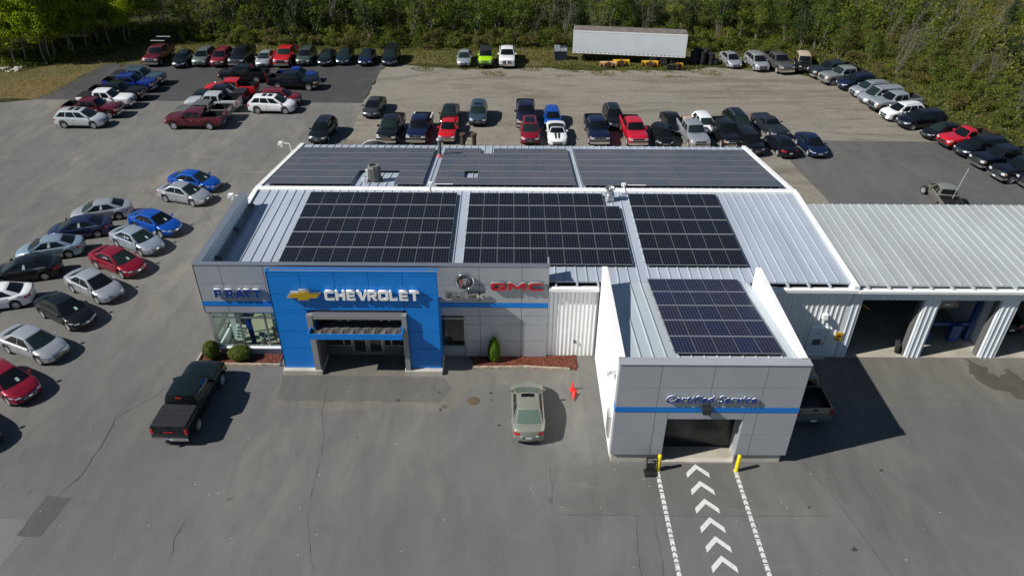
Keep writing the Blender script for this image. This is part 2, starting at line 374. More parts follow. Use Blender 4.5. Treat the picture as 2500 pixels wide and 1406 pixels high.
sheet('dark_apron', [(-13.2,31.3),(-4.0,31.2),(-3.4,32.4),(-3.9,33.4),(-13.5,33.45)], .008, asphalt_mat('asphalt_apron_dark', (.125,.121,.112), (.20,.185,.155), .5, .75, .5), jit=.08, step=.7)
sheet('lane_asphalt', [(2.05,26.4),(2.12,23.35),(15.6,23.4),(14.7,26.9)], .004, M['asphalt_warm'])
sheet('side_strip', [(3.95,35.3),(5.15,35.5),(5.15,26.7),(4.3,26.5),(4.1,33.4)], .010, M['asphalt_warm'])
sheet('garage_apron', [(14.2,31.5),(38,30.3),(38,35.45),(14.2,35.5)], .004, M['apron'], jit=.04, step=1.4)
sheet('light_strip', [(20.5,17.5),(14.9,26.7),(14.25,26.7),(14.25,31.4),(16.6,31.4),(18.6,26.8),(21.4,17.5)], .008, M['asphalt_warm'], jit=.03)
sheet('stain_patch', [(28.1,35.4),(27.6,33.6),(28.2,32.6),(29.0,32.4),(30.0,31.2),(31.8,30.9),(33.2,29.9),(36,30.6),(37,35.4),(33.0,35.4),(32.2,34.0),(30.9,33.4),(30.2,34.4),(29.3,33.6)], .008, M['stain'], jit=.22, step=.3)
sheet('asphalt_patch', [(-22.74,24.41),(-21.49,24.21),(-21.78,21.94),(-22.93,22.02)], .004, M['asphalt_patch'], jit=.03, step=.4)
sheet('old_patch', [(-23.0,22.95),(-22.5,21.85),(-22.9,19.5),(-26,19),(-26,22.95)], .0035, M['asphalt_light'], jit=.02)
sheet('trench_patch', [(6.04,23.36),(5.68,17.5),(6.75,17.5),(6.95,23.3)], .0035, M['asphalt_warm'], jit=.02)
# cracks: dark ragged ribbons
def crack(pts, w=.035, seed=0):
    rnd = random.Random(seed); P_ = []; mb = MB(); L_ = []
    for (a, b), (c, d) in zip(pts, pts[1:]):
        n = max(1, int(math.hypot(c-a, d-b)/.3))
        for i in range(n): t = i/n; P_.append((a+(c-a)*t+rnd.uniform(-.05,.05), b+(d-b)*t+rnd.uniform(-.05,.05)))
    P_.append(pts[-1])
    for i, (x, y) in enumerate(P_):
        a = P_[max(0, i-1)]; c = P_[min(len(P_)-1, i+1)]; dx, dy = c[0]-a[0], c[1]-a[1]; l = math.hypot(dx, dy) or 1
        k = w*rnd.uniform(.25, 1.1)*min(1, i/3+.15, (len(P_)-1-i)/3+.15)
        L_.append(((x-dy/l*k, y+dx/l*k, .0125), (x+dy/l*k, y-dx/l*k, .0125)))
    for (a, b), (c, d) in zip(L_, L_[1:]): mb.quad(a, b, d, c)
    me = mb.mesh('crack', M['crack']); o = link('crack', me)
    if me.polygons and me.polygons[0].normal.z < 0: me.flip_normals()
    tag(o, kind='structure')
for i, (c_, w_) in enumerate([([(-19.5,33.1),(-20.6,31.2),(-21.79,29.9),(-22.65,29.32)], .02), ([(-21.79,29.9),(-21.64,28.1),(-21.66,25.68),(-22.2,24.44)], .04),
      ([(-15.41,23.05),(-15.5,22),(-15.34,20.85)], .035), ([(-10.64,32.4),(-10.5,30.2),(-9.96,28.2),(-9.68,23.2),(-8.7,20.1)], .018), ([(2.03,26.67),(2.1,25),(2.1,23.4)], .02),
      ([(-20,47),(-24,52),(-27,57)], .025), ([(-47,48),(-43,57),(-40,62)], .02), ([(-34,62),(-46,68)], .015), ([(15.3,27),(16.2,24),(17.3,19)], .018), ([(2.1,23.38),(9,23.33),(15.6,23.4)], .016),
      ([(5.7,17.6),(6.04,23.3)], .02), ([(6.9,17.6),(6.95,23.3)], .014), ([(-30,47),(-27.5,52),(-26.5,56)], .02), ([(-60,63),(-30,64.3),(-18,63.5)], .014), ([(20,31.9),(26,31.6),(30,31.0)], .014)]):
    crack(c_, w_*.46, i+1)
# lane markings : big chevrons + arrow strips, each painted mark is flat paint on the road
mk = MB()
for k, (ax, ay) in enumerate([(9.604,26.64),(9.617,25.53),(9.60,24.40),(9.61,23.28),(9.63,22.2),(9.66,21.14),(9.66,20.05)]):
    w_, t_, h_ = .575, .33, .59
    mk.add([(ax,ay,.0165),(ax-w_,ay-h_,.0165),(ax-w_,ay-h_-t_,.0165),(ax,ay-t_,.0165)], [(0,1,2,3)])
    mk.add([(ax,ay,.0165),(ax,ay-t_,.0165),(ax+w_,ay-h_-t_,.0165),(ax+w_,ay-h_,.0165)], [(0,1,2,3)])
tag(mk.obj('chevron_markings', M['markwhite']), kind='structure')
mk = MB()
for sx in (7.6, 11.62):
    for sct in range(7):
        y0 = 26.08 - sct*1.345; x = sx - .035 - (0.0 if sx < 9 else .0)
        w_ = .105; n_ = 4; p_ = .335
        zz = .0165
        mk.add([(x-w_,y0,zz),(x-w_,y0-.10,zz),(x,y0-.03,zz),(x+w_,y0-.10,zz),(x+w_,y0,zz)], [(0,1,2,3,4)])
        for j in range(3):
            a = y0-.145-j*p_
            mk.add([(x-w_,a,zz),(x-w_,a-.255,zz),(x,a-.16,zz),(x+w_,a-.255,zz),(x+w_,a,zz),(x,a+.095,zz)], [(0,1,2,3,4,5)])
        a = y0-.145-3*p_
        mk.add([(x-w_,a,zz),(x-w_,a-.12,zz),(x+w_,a-.12,zz),(x+w_,a,zz),(x,a+.095,zz)], [(0,1,2,3,4)])
tag(mk.obj('lane_markings', M['markwhite']), kind='structure')
mk = MB()
for (x0, y0, x1, y1, w_) in [(40.3,67.7,41.5,66.1,.05),(42.2,64.8,44.5,61.2,.05),(38.9,66.9,40.2,66.9,.05),(41.6,65.2,43.2,65.0,.05),(44.6,60.9,46.2,59.0,.05),(-35.5,78.2,-34.3,78.1,.05),(-29,79.3,-28,79.25,.05),(-28.3,76.4,-27.2,76.35,.05),(-28,73.6,-26.6,73.6,.05),(-33.5,83.1,-32,83.1,.04)]:
    dx, dy = x1-x0, y1-y0; l = math.hypot(dx, dy); nx_, ny_ = -dy/l*w_, dx/l*w_
    mk.add([(x0-nx_,y0-ny_,.0085),(x1-nx_,y1-ny_,.0085),(x1+nx_,y1+ny_,.0085),(x0+nx_,y0+ny_,.0085)], [(0,1,2,3)])
tag(mk.obj('worn_bay_lines', M['asphalt_light']), kind='structure')

# ================================================================== BUILDINGS
def ribs_profile(x0, x1, pitch, w, h, first=None):
    """list of (x, dz) of a ribbed sheet"""
    out = [(x0, 0)]; x = (first if first is not None else x0 + pitch/2)
    while x + w/2 < x1 - .01:
        if x - w/2 > x0 + .01: out += [(x-w/2, 0), (x-w*.28, h), (x+w*.28, h), (x+w/2, 0)]
        x += pitch
    out.append((x1, 0)); return out
def roof_sheet(name, x0, x1, y0, z0, y1, z1, mat, parent, pitch=.61, w=.085, h=.052, first=None, th=.1):
    pr = ribs_profile(x0, x1, pitch, w, h, first); n = len(pr)
    top = [(x, y0, z0+dz) for x, dz in pr] + [(x, y1, z1+dz) for x, dz in pr]
    mb = MB(); mb.add(top, [(i, i+1, n+i+1, n+i) for i in range(n-1)])
    for yy, zz, flip in ((y0, z0, 0), (y1, z1, 1)):          # close the ribs' ends
        for i in range(n-1):
            a, b = pr[i], pr[i+1]
            q = [(a[0],yy,zz+a[1]),(b[0],yy,zz+b[1]),(b[0],yy,zz-th),(a[0],yy,zz-th)]
            mb.add(q, [(3,2,1,0) if not flip else (0,1,2,3)])
    mb.quad((x0,y0,z0-th),(x0,y1,z1-th),(x1,y1,z1-th),(x1,y0,z0-th))
    return mb.obj(name, mat, parent)
def siding(mb, axis_, a0, a1, c, z0, z1, out, pitch=.305, w=.10, h=.035, mi=0):
    """ribbed wall sheet. axis 'x': runs along x at y=c, out=-1 faces -y ; axis 'y': along y at x=c"""
    pr = ribs_profile(a0, a1, pitch, w, h); n = len(pr)
    P_ = lambda a, d, z: (a, c + out*d, z) if axis_ == 'x' else (c + out*d, a, z)
    vs = [P_(a, d, z0) for a, d in pr] + [P_(a, d, z1) for a, d in pr]
    fl = (out < 0) == (axis_ == 'x')
    mb.add(vs, [((i, i+1, n+i+1, n+i) if fl else (n+i, n+i+1, i+1, i)) for i in range(n-1)], mi)

# ---------------- main building
main = thing('dealership_building', 'long low car dealership with pale ribbed metal roof and grey panel front', 'building', (0, 40, 0))
main.location = (0,0,0)
sgn_z = 6.58
w = MB()
# solid shell walls (thick)
w.box(-17.95, -17.70, 40.7, 59.0, 0, 3.7); w.box(-17.95, -17.70, 35.7, 40.7, 0, .68); w.box(-17.95, -17.70, 35.7, 40.7, 3.22, 3.7)
w.hexa([(-17.95,35.7,3.7),(-17.70,35.7,3.7),(-17.70,59.0,3.7),(-17.95,59.0,3.7)], [(-17.95,35.7,5.18),(-17.70,35.7,5.18),(-17.70,46.9,5.45),(-17.95,46.9,5.45)])
w.hexa([(19.72,35.67,0),(19.97,35.67,0),(19.97,59.0,0),(19.72,59.0,0)], [(19.72,35.67,5.15),(19.97,35.67,5.15),(19.97,59.0,3.68),(19.72,59.0,3.68)])
w.box(-17.70, 19.72, 58.75, 59.0, 0, 3.62)
w.obj('side_wall', M['whitewall'], main)
f = MB()
# grey fascia panels (main front band), columns of panels with open joints between
def panels(mb, xsplit, zsplit, yf, th=.06, gap=.012, mi=0):
    for i in range(len(xsplit)-1):
        for j in range(len(zsplit)-1):
            mb.box(xsplit[i]+gap, xsplit[i+1]-gap, yf, yf+th, zsplit[j]+gap, zsplit[j+1]-gap, mi)
XL = [-18.05,-16.56,-14.09,-11.64,-9.17,-6.71,-4.26,-1.81,.64,2.20]
panels(f, XL, [5.30, 6.56], 35.30); panels(f, XL, [4.05, 5.30], 35.30)
panels(f, XL[:3]+[-13.4], [3.25, 3.72], 35.30)
panels(f, [-4.26,-1.81,.64,2.20], [3.12, 3.72], 35.30)
panels(f, [-2.70,-1.81,.64,2.20], [2.48, 3.12], 35.30); panels(f, [-2.70,-1.81,.64,2.20], [1.24, 2.48], 35.30); panels(f, [-2.70,-1.81,.64,2.20], [0.0, 1.24], 35.30)
panels(f, [-4.26,-2.70], [0, .70], 35.38)
panels(f, [-17.80,-16.3,-13.4], [0, .62], 35.40)
f.box(-18.05, 2.20, 35.36, 35.52, 3.14, 6.54)                            # backing
f.box(-2.70, 2.20, 35.36, 35.62, 0, 3.14)
# side return of the sign parapet, left
f.box(-18.05, -17.99, 35.30, 44.3, 3.25, 6.56)
f.box(2.14, 2.20, 35.52, 35.62, 0, 6.54); f.box(2.14, 2.20, 35.52, 36.4, 5.3, 6.54)
f.obj('front_wall', M['acm_gray'], main)
j = MB(); j.box(-18.0, -4.25, 35.352, 35.359, 3.26, 6.55); j.box(-4.25, 2.18, 35.352, 35.359, 3.15, 6.55); j.box(-2.69, 2.18, 35.352, 35.359, .02, 3.15); j.obj('panel_gap', M['joint'], main)
s_ = MB(); s_.box(-18.06, -13.42, 35.285, 35.345, 3.735, 4.04); s_.box(-18.065, -18.045, 35.345, 44.3, 3.735, 4.04); s_.obj('blue_stripe', M['stripe'], main)
s_ = MB(); s_.box(-4.10, 2.21, 35.285, 35.345, 3.735, 4.04); s_.obj('blue_stripe', M['stripe'], main)
cp = MB(); cp.box(-18.08, 2.22, 35.27, 35.62, 6.56, 6.60); cp.box(-18.08, -17.62, 35.62, 44.35, 6.56, 6.60); cp.obj('parapet_cap', M['alu'], main)
pw = MB(); siding(pw, 'y', 35.62, 44.3, -17.66, 5.1, 6.56, 1, .30, .07, .03); pw.box(-17.99, -17.665, 35.62, 44.3, 5.1, 6.555); pw.box(-17.66, 2.14, 35.53, 35.60, 5.2, 6.555); pw.obj('parapet_wall', M['whitewall2'], main)
cd_ = MB(); cd_.tube((-17.45,35.7,5.62),(-17.45,44.4,5.75),.045); cd_.tube((-17.32,35.7,5.50),(-17.32,44.4,5.66),.045)
for yy in (37.5, 41.0, 44.2): cd_.box(-17.66,-17.28,yy,yy+.06,5.45,5.80)
cd_.obj('conduit', M['graydark'], main)
roof_sheet('front_roof', -17.62, 19.78, 35.75, 5.30, 46.85, 5.62, M['roof'], main, first=-16.9)
roof_sheet('back_roof', -17.70, 19.72, 47.0, 5.60, 59.15, 3.74, M['roof'], main, first=-16.9)
c_ = MB()
c_.hexa([(-18.03,46.62,5.60),(20.1,46.62,5.60),(20.1,47.15,5.60),(-18.03,47.15,5.60)], [(-18.03,46.62,5.69),(20.1,46.62,5.69),(20.1,47.15,5.70),(-18.03,47.15,5.70)]); c_.obj('ridge_cap', M['white'], main)
rk = MB()
def rake(mb, xa, xb, y0, z0, y1, z1, h=.12, d=.22):
    mb.hexa([(xa,y0,z0-d),(xb,y0,z0-d),(xb,y1,z1-d),(xa,y1,z1-d)], [(xa,y0,z0+h),(xb,y0,z0+h),(xb,y1,z1+h),(xa,y1,z1+h)])
for a_ in ((-18.03, -17.70, 44.4, 5.55, 46.62, 5.62), (-18.03, -17.70, 47.15, 5.56, 59.2, 3.74), (19.78, 20.08, 35.2, 5.28, 46.62, 5.62), (19.72, 20.02, 47.15, 5.56, 59.2, 3.74)):
    rk = MB(); rake(rk, *a_); rk.obj('rake_trim', M['white'], main)
ww = MB(); siding(ww, 'x', 2.22, 5.17, 35.50, 0, 5.0, -1, .245, .09, .03); ww.box(2.22, 5.17, 35.51, 35.66, 0, 5.0); ww.obj('ribbed_wall', M['whitewall'], main)
ww = MB(); siding(ww, 'x', 14.0, 19.97, 35.50, 0, 5.02, -1); ww.box(14.0, 18.05, 35.51, 35.66, 0, 5.02); ww.box(19.10, 19.97, 35.51, 35.66, 0, 5.02); ww.box(18.05,19.10,35.51,35.66,2.28,5.02)
ww.obj('ribbed_wall', M['whitewall'], main)
for a_, b_ in ((2.22, 5.1), (14.2, 20.1)): gt = MB(); gt.box(a_, b_, 35.12, 35.42, 4.98, 5.17); gt.obj('white_eave', M['white'], main)
gd = MB(); gd.box(2.22, 19.78, 35.43, 35.78, 4.95, 5.0)
gd.obj('gutter', M['graydark'], main)
gs = MB()
x = -16.9 + .61*32
while x < 19.6:
    gs.box(x-.05, x+.05, 35.36, 35.80, 5.18, 5.30); x += 1.22
gs.obj('gutter_strap', M['roof'], main)
# showroom corner windows
fr = MB(); gl = MB()
fx = [-17.80,-16.22,-14.68,-13.14]
for x in fx[:-1]: fr.box(x, x+.09, 35.36, 35.48, .70, 3.20)
fr.box(-17.80,-13.3,35.365,35.475,.66,.74); fr.box(-17.80,-13.3,35.365,35.475,2.76,2.84); fr.box(-17.80,-13.3,35.365,35.475,3.16,3.24)
wn = fr.obj('window', M['alu'], main)
for a, b in zip(fx, fx[1:]): gl.box(a+.09, b, 35.41, 35.425, .74, 2.76); gl.box(a+.09, b, 35.41, 35.425, 2.84, 3.16)
gl.obj('pane', M['glass'], wn)
sl_ = MB(); sl_.box(-17.93,-13.42,35.22,35.50,.60,.66); sl_.obj('sill', M['white'], wn)
# left side window (around the corner)
fr = MB(); gl = MB()
for y in (35.5, 37.2, 38.9, 40.6): fr.box(-17.99, -17.89, y, y+.09, .7, 3.2)
fr.box(-17.985,-17.895,35.5,40.69,.66,.74); fr.box(-17.985,-17.895,35.5,40.69,3.16,3.24); wn2 = fr.obj('window', M['alu'], main)
gl.box(-17.95,-17.94,35.6,40.6,.74,3.16); gl.obj('pane', M['glass'], wn2)
# window right of the portal
fr = MB(); fr.box(-4.24,-2.72,35.40,35.50,2.80,2.86); fr.box(-4.24,-4.16,35.40,35.5,.72,3.12); fr.box(-2.78,-2.72,35.40,35.5,.72,3.12); fr.box(-4.16,-2.78,35.405,35.495,.70,.78); fr.box(-4.16,-2.78,35.405,35.495,3.06,3.12)
wn3 = fr.obj('window', M['alu'], main); gl = MB(); gl.box(-4.16,-2.78,35.44,35.45,.78,3.06); gl.obj('pane', M['glass'], wn3)
# entrance storefront inside the portal
fr = MB(); gl = MB()
for x in (-11.7,-10.2,-9.74,-7.76,-7.3,-6.1): fr.box(x, x+.09, 35.45, 35.57, .70 if x not in (-9.74,-7.76) else 0, 2.9)
fr.box(-13.2,-9.74,35.455,35.565,.62,.72); fr.box(-7.67,-4.4,35.455,35.565,.62,.72); fr.box(-13.2,-4.4,35.455,35.565,2.85,2.95); fr.box(-9.65,-7.76,35.455,35.565,2.2,2.3)
sf = fr.obj('storefront', M['alu'], main)
gl.box(-13.2,-9.74,35.5,35.51,.72,2.85); gl.box(-7.67,-4.4,35.5,35.51,.72,2.85); gl.box(-9.65,-7.76,35.5,35.51,2.3,2.85); gl.obj('pane', M['glass'], sf)
lw = MB(); lw.box(-13.2,-9.75,35.40,35.58,0,.62); lw.box(-7.66,-4.4,35.40,35.58,0,.62); lw.box(-13.3,-4.26,35.40,35.58,2.95,5.0); lw.obj('entrance_wall', M['graydark'], main)
for x in (-9.64,-8.69):
    d = MB(); d.box(x, x+.12, 35.43, 35.49, .02, 2.18); d.box(x+.80, x+.92, 35.43, 35.49, .02, 2.18); d.box(x+.12,x+.80,35.432,35.488,.02,.26); d.box(x+.12,x+.80,35.432,35.488,2.08,2.18)
    do = d.obj('door', M['alu'], main); p = MB(); p.box(x+.12,x+.80,35.45,35.46,.26,2.08); p.obj('pane', M['glass'], do)
    hx = x+.84 if x < -9 else x+.06
    p = MB(); p.tube((hx,35.40,.9),(hx,35.40,1.3),.02); p.obj('handle', M['chrome'], do)
# interior
it = MB(); it.box(-17.6, -2.3, 35.6, 44, -.005, .03); it.obj('showroom_floor', M['tile'], main)
it = MB(); it.box(-17.6, -2.3, 43.8, 44, .03, 3.3); it.box(-2.5,-2.3,35.65,43.8,.03,3.3); it.box(-13.4,-13.2,36.8,43.8,.03,3.3); it.obj('inner_wall', M['graydark'], main)
it = MB(); it.box(-17.62, -2.25, 35.62, 44.0, 3.3, 3.4); it.obj('showroom_ceiling', M['whitewall2'], main)
it = MB(); it.box(-17.3,-16.95,36.6,36.95,.03,3.3); it.box(-14.95,-14.65,37.2,37.5,.03,3.3); it.obj('column', M['whitewall2'], main)
# ---------------- blue entrance portal (its own structure in front of the building)
por = thing('entrance_portal', 'tall bright blue panelled entrance portal with a low canopy over the doors', 'portal', (-8.76, 34.4, 0))
def rel(mb, o): mb.v = [(x-o.location.x, y-o.location.y, z-o.location.z) for x, y, z in mb.v]; return mb
BX = [-13.42,-11.60,-9.71,-7.84,-5.97,-4.08]
b = MB()
panels(b, BX, [6.81, 7.06], 33.85); panels(b, BX, [5.58, 6.81], 33.85); panels(b, BX, [4.50, 5.58], 33.85)
for zz in ([4.29,4.50],[3.01,4.29],[1.75,3.01],[.58,1.75],[.24,.58]):
    panels(b, [-13.42,-11.52], zz, 33.85); panels(b, [-5.90,-4.08], zz, 33.85)
b.box(-13.40,-4.10,33.915,34.15,4.5,7.02); b.box(-13.40,-11.54,33.915,35.29,.24,4.5); b.box(-5.88,-4.10,33.915,35.29,.24,4.5)
b.box(-13.42,-13.36,33.85,34.19,.24,7.06); b.box(-4.14,-4.08,33.915,34.19,.24,7.06)
b.box(-12.8,-4.6,34.16,34.40,6.2,6.98)
rel(b, por).obj('panel_wall', M['acm_blue'], por)
b = MB(); b.box(-13.38,-4.12,33.905,33.913,4.5,7.04); b.box(-13.38,-11.56,33.905,33.913,.26,4.5); b.box(-5.86,-4.12,33.905,33.913,.26,4.5); rel(b, por).obj('panel_gap', M['jointb'], por)
b = MB(); b.box(-13.36,-4.14,33.92,34.14,7.02,7.035); rel(b, por).obj('top_cap', M['alu'], por)
b = MB(); b.box(-13.44,-13.36,33.83,34.2,7.06,7.10); b.box(-4.14,-4.06,33.83,34.2,7.06,7.10); b.box(-13.36,-4.14,33.83,33.88,7.06,7.10); b.box(-13.36,-4.14,34.15,34.2,7.06,7.10); rel(b, por).obj('top_rim', M['acm_blue'], por)
b = MB(); b.box(-11.54,-11.22,33.6,34.0,.30,4.29); b.box(-6.18,-5.90,33.6,34.0,.30,4.29); b.box(-11.22,-6.18,33.62,34.0,4.03,4.29); rel(b, por).obj('door_frame', M['grayframe'], por)
b = MB(); b.box(-11.22,-6.18,33.63,33.98,4.29,4.31); rel(b, por).obj('frame_cap', M['alu'], por)
b = MB(); b.box(-11.24,-11.20,34.0,35.35,.30,4.0); b.box(-6.2,-6.16,34.0,35.35,.30,4.0); b.box(-11.2,-6.2,34.0,35.38,3.95,4.03); rel(b, por).obj('jamb_lining', M['graydark'], por)
for a_, b_ in ((-13.47,-11.15), (-6.25,-4.03)): b = MB(); b.box(a_,b_,33.53,35.2,0,.30); rel(b, por).obj('footing', M['concrete'], por)
cn = MB(); cn.box(-11.42,-6.10,32.98,33.02,3.08,3.46); cn.box(-11.42,-11.37,33.02,33.6,3.08,3.46); cn.box(-6.15,-6.10,33.02,33.6,3.08,3.46)
cn.box(-11.2,-11.15,33.6,34.6,3.08,3.46); cn.box(-6.25,-6.2,33.6,34.6,3.08,3.46)
cano = rel(cn, por).obj('canopy', M['acm_blue'], por)
rnd = random.Random(3); mb = MB(); NX, NY = 60, 10
for j_ in range(NY+1):
    for i in range(NX+1):
        x = -11.36+5.2*i/NX; y = 33.03+1.5*j_/NY
        z = 3.27+.05*math.sin(i*.9+math.sin(j_*.7)*1.2)*math.sin(j_*.35+.5)+rnd.uniform(-.012,.012)+(.05 if i % 7 == 0 else 0)
        x = min(max(x, -11.15 if y > 33.6 else -11.36), -6.26 if y > 33.6 else -6.16)
        mb.v.append((x+8.76, y-34.4, z))
mb.f = [(j_*(NX+1)+i, j_*(NX+1)+i+1, (j_+1)*(NX+1)+i+1, (j_+1)*(NX+1)+i) for j_ in range(NY) for i in range(NX)]; mb.m = [0]*len(mb.f)
mb.box(-2.6,2.5,-1.35,.1,3.09,3.12)
mb.obj('membrane', M['tar'], cano)

# ---------------- drive-in service bay
bay = thing('drive_in_bay', 'grey panelled drive in service bay jutting forward with white side walls', 'building', (9.67, 31, 0))
o = bay
b = MB()
SX = [5.165,7.17,9.68,12.2,14.175]
panels(b, SX, [5.17,6.60], 26.70); panels(b, SX, [3.915,5.17], 26.70)
panels(b, [5.165,7.17,7.80], [2.05,3.58], 26.70); panels(b, [11.55,12.2,14.175], [2.05,3.58], 26.70)
panels(b, [5.165,7.17,7.80], [.63,2.05], 26.70); panels(b, [11.55,12.2,14.175], [.63,2.05], 26.70)
panels(b, [7.80,9.68,11.55], [3.13,3.58], 26.70)
b.box(5.18,14.16,26.765,26.95,3.16,6.58); b.box(5.18,7.76,26.765,26.95,.64,3.16); b.box(11.58,14.16,26.765,26.95,.64,3.16)
b.box(5.165,5.20,26.75,27.15,.63,6.60); b.box(14.14,14.175,26.75,27.15,.63,6.60)
b.box(7.76,7.80,26.76,27.3,.2,3.13); b.box(11.55,11.60,26.76,27.3,.2,3.13)
rel(b, o).obj('front_wall', M['acm_gray'], o)
b = MB(); b.box(5.2,14.14,26.757,26.763,3.17,6.58); b.box(5.2,7.75,26.757,26.763,.65,3.17); b.box(11.6,14.14,26.757,26.763,.65,3.17); rel(b, o).obj('panel_gap', M['joint'], o)
b = MB(); b.box(5.155,14.185,26.685,26.75,3.595,3.90); b.box(5.155,5.164,26.75,27.15,3.595,3.90); rel(b, o).obj('blue_stripe', M['stripe'], o)
b = MB(); b.box(5.14,14.2,26.66,27.2,6.60,6.64); rel(b, o).obj('parapet_cap', M['acm_gray'], o)
b = MB(); b.box(5.24,7.78,26.82,27.2,0,.62); b.box(11.57,13.98,26.82,27.2,0,.62); b.box(5.30,7.60,27.2,35.3,0,.25); b.box(7.78,11.57,26.72,27.0,0,.10)
b.box(7.6,7.72,27.2,27.8,0,3.1); b.box(11.62,11.75,27.2,27.8,0,3.1)
rel(b, o).obj('footing', M['concrete'], o)
b = MB(); b.box(7.4,11.9,27.0,35.3,0,.10); rel(b, o).obj('bay_floor', M['floor'], o)
b = MB()
b.box(7.72,11.62,27.80,27.86,.11,3.2)
dr = rel(b, o).obj('roll_door', simple('roll_door', (.010,.014,.020), .25, 0, .5, 0, .4, 1.2), o)
b = MB()
siding(b, 'y', 27.15, 35.25, 5.19, .05, 6.45, -1, .30, .05, .012); b.box(5.20,5.44,27.15,35.25,0,6.5); b.box(5.15,5.46,27.15,35.25,6.48,6.64)
rel(b, o).obj('side_wall', M['white'], o); b = MB()
siding(b, 'y', 27.15, 35.25, 14.10, .05, 6.45, 1, .30, .05, .012); b.box(13.86,14.09,27.15,35.25,0,6.5); b.box(13.84,14.14,27.15,35.25,6.48,6.64)
rel(b, o).obj('side_wall', M['white'], o)
ro = roof_sheet('bay_roof', 5.44, 13.86, 27.1, 6.42, 35.95, 5.24, M['roofs'], None, pitch=.62, first=6.25)
ro.parent = o; ro.data.transform(Matrix.Translation((-9.67,-31,0)))
b = MB(); b.box(5.06,5.19,27.55,28.25,.95,2.4); rel(b, o).obj('side_panel', M['alu'], o)

# ---------------- garage wing
gar = thing('garage_wing', 'white ribbed garage wing with open bays and a pale metal roof', 'building', (29, 40, 0))
o = gar
doors = [(20.64,24.35),(25.25,28.90),(29.90,33.6),(34.6,38.3)]
b = MB()
siding(b, 'x', 20.0, 39.2, 35.47, 4.31, 5.0, -1)
prev = 20.0
for a, c in doors + [(39.2, 39.2)]:
    siding(b, 'x', prev, a, 35.47, 0, 4.31, -1); b.box(prev, a, 35.48, 35.66, 0, 4.31); prev = c
b.box(19.98, 39.2, 35.48, 35.66, 4.31, 5.0)
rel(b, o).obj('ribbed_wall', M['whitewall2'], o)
b = MB(); b.box(20.1, 39.3, 35.08, 35.36, 4.98, 5.14); rel(b, o).obj('white_eave', M['white'], o)
b = MB(); b.box(20.1, 39.3, 35.37, 35.7, 4.92, 4.98); rel(b, o).obj('gutter', M['graydark'], o)
b = MB(); x = 20.7
while x < 39: b.box(x-.05, x+.05, 35.30, 35.74, 5.10, 5.24); x += 1.22
rel(b, o).obj('gutter_strap', M['roof2'], o)
ro = roof_sheet('garage_roof', 20.09, 39.3, 35.68, 5.20, 45.05, 5.62, M['roof2'], None, first=20.7); ro.parent = o; ro.data.transform(Matrix.Translation((-29,-40,0)))
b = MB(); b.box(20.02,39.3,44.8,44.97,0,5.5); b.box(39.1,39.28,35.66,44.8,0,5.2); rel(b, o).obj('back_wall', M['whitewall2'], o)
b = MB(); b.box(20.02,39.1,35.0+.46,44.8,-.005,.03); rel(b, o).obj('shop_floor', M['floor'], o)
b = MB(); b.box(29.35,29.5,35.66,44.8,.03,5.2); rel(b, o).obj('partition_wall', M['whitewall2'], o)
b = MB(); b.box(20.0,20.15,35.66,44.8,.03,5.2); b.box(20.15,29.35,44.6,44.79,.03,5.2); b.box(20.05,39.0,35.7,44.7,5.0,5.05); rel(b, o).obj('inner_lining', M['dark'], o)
for a, c in doors:
    b = MB(); b.box(a, a+.12, 35.66, 36.0, 0, 4.31); b.box(c-.12, c, 35.66, 36.0, 0, 4.31); b.box(a+.12, c-.12, 35.66, 36.0, 4.20, 4.31); rel(b, o).obj('door_frame', M['graydark'], o)
# man door + things on the white wall
d = MB(); d.box(18.10,19.06,35.42,35.47,.12,2.22); dd = d.obj('door', M['whitewall2'], main)
p = MB(); p.box(18.34,18.84,35.405,35.42,.98,1.42); p.obj('door_notice', M['graydark'], dd); p = MB(); p.box(18.50,18.68,35.405,35.42,1.86,1.90); p.box(18.93,19.0,35.36,35.42,1.08,1.16); p.obj('handle', M['black'], dd)
d = MB(); d.box(18.04,19.12,35.38,35.52,2.24,2.30); d.box(18.04,18.09,35.40,35.52,.1,2.24); d.box(19.07,19.12,35.40,35.52,.1,2.24); d.obj('door_trim', M['whitewall2'], main)
d = MB(); d.box(18.0,19.3,35.2,35.5,0,.10); d.obj('step', M['concrete'], main)
d = MB(); d.box(3.86,3.96,35.35,35.47,1.06,1.20); d.obj('hose_tap', M['black'], main)
# ================================================================== LETTERING
def loops_mesh(name, glyphs, depth, mat):
    """glyphs: list of (loops, ox, oz, sx, sz); stands in the x-z plane facing -y"""
    cu = bpy.data.curves.new(name, 'CURVE'); cu.dimensions = '2D'; cu.fill_mode = 'BOTH'; cu.extrude = depth/2
    for loops, ox, oz, sx, sz in glyphs:
        for lp in loops:
            sp = cu.splines.new('POLY'); sp.points.add(len(lp)-1); sp.use_cyclic_u = True
            for p, (x, y) in zip(sp.points, lp): p.co = (ox+x*sx, oz+y*sz, 0, 1)
    return curve_mesh(cu, name, mat)
def curve_mesh(cu, name, mat, rot=True):
    tmp = bpy.data.objects.new('tmp', cu); me = bpy.data.meshes.new_from_object(tmp); me.name = name
    bpy.data.objects.remove(tmp)
    if rot: me.transform(Matrix.Rotation(PI/2, 4, 'X'))
    me.materials.clear(); me.materials.append(mat); return me
def text_mesh(name, s, size, depth, mat, bold=0.0, shear=0.0, space=1.0, rot=True):
    cu = bpy.data.curves.new(name, 'FONT'); cu.body = s; cu.size = size; cu.extrude = depth/2; cu.offset = bold; cu.shear = shear; cu.space_character = space
    return curve_mesh(cu, name, mat, rot)
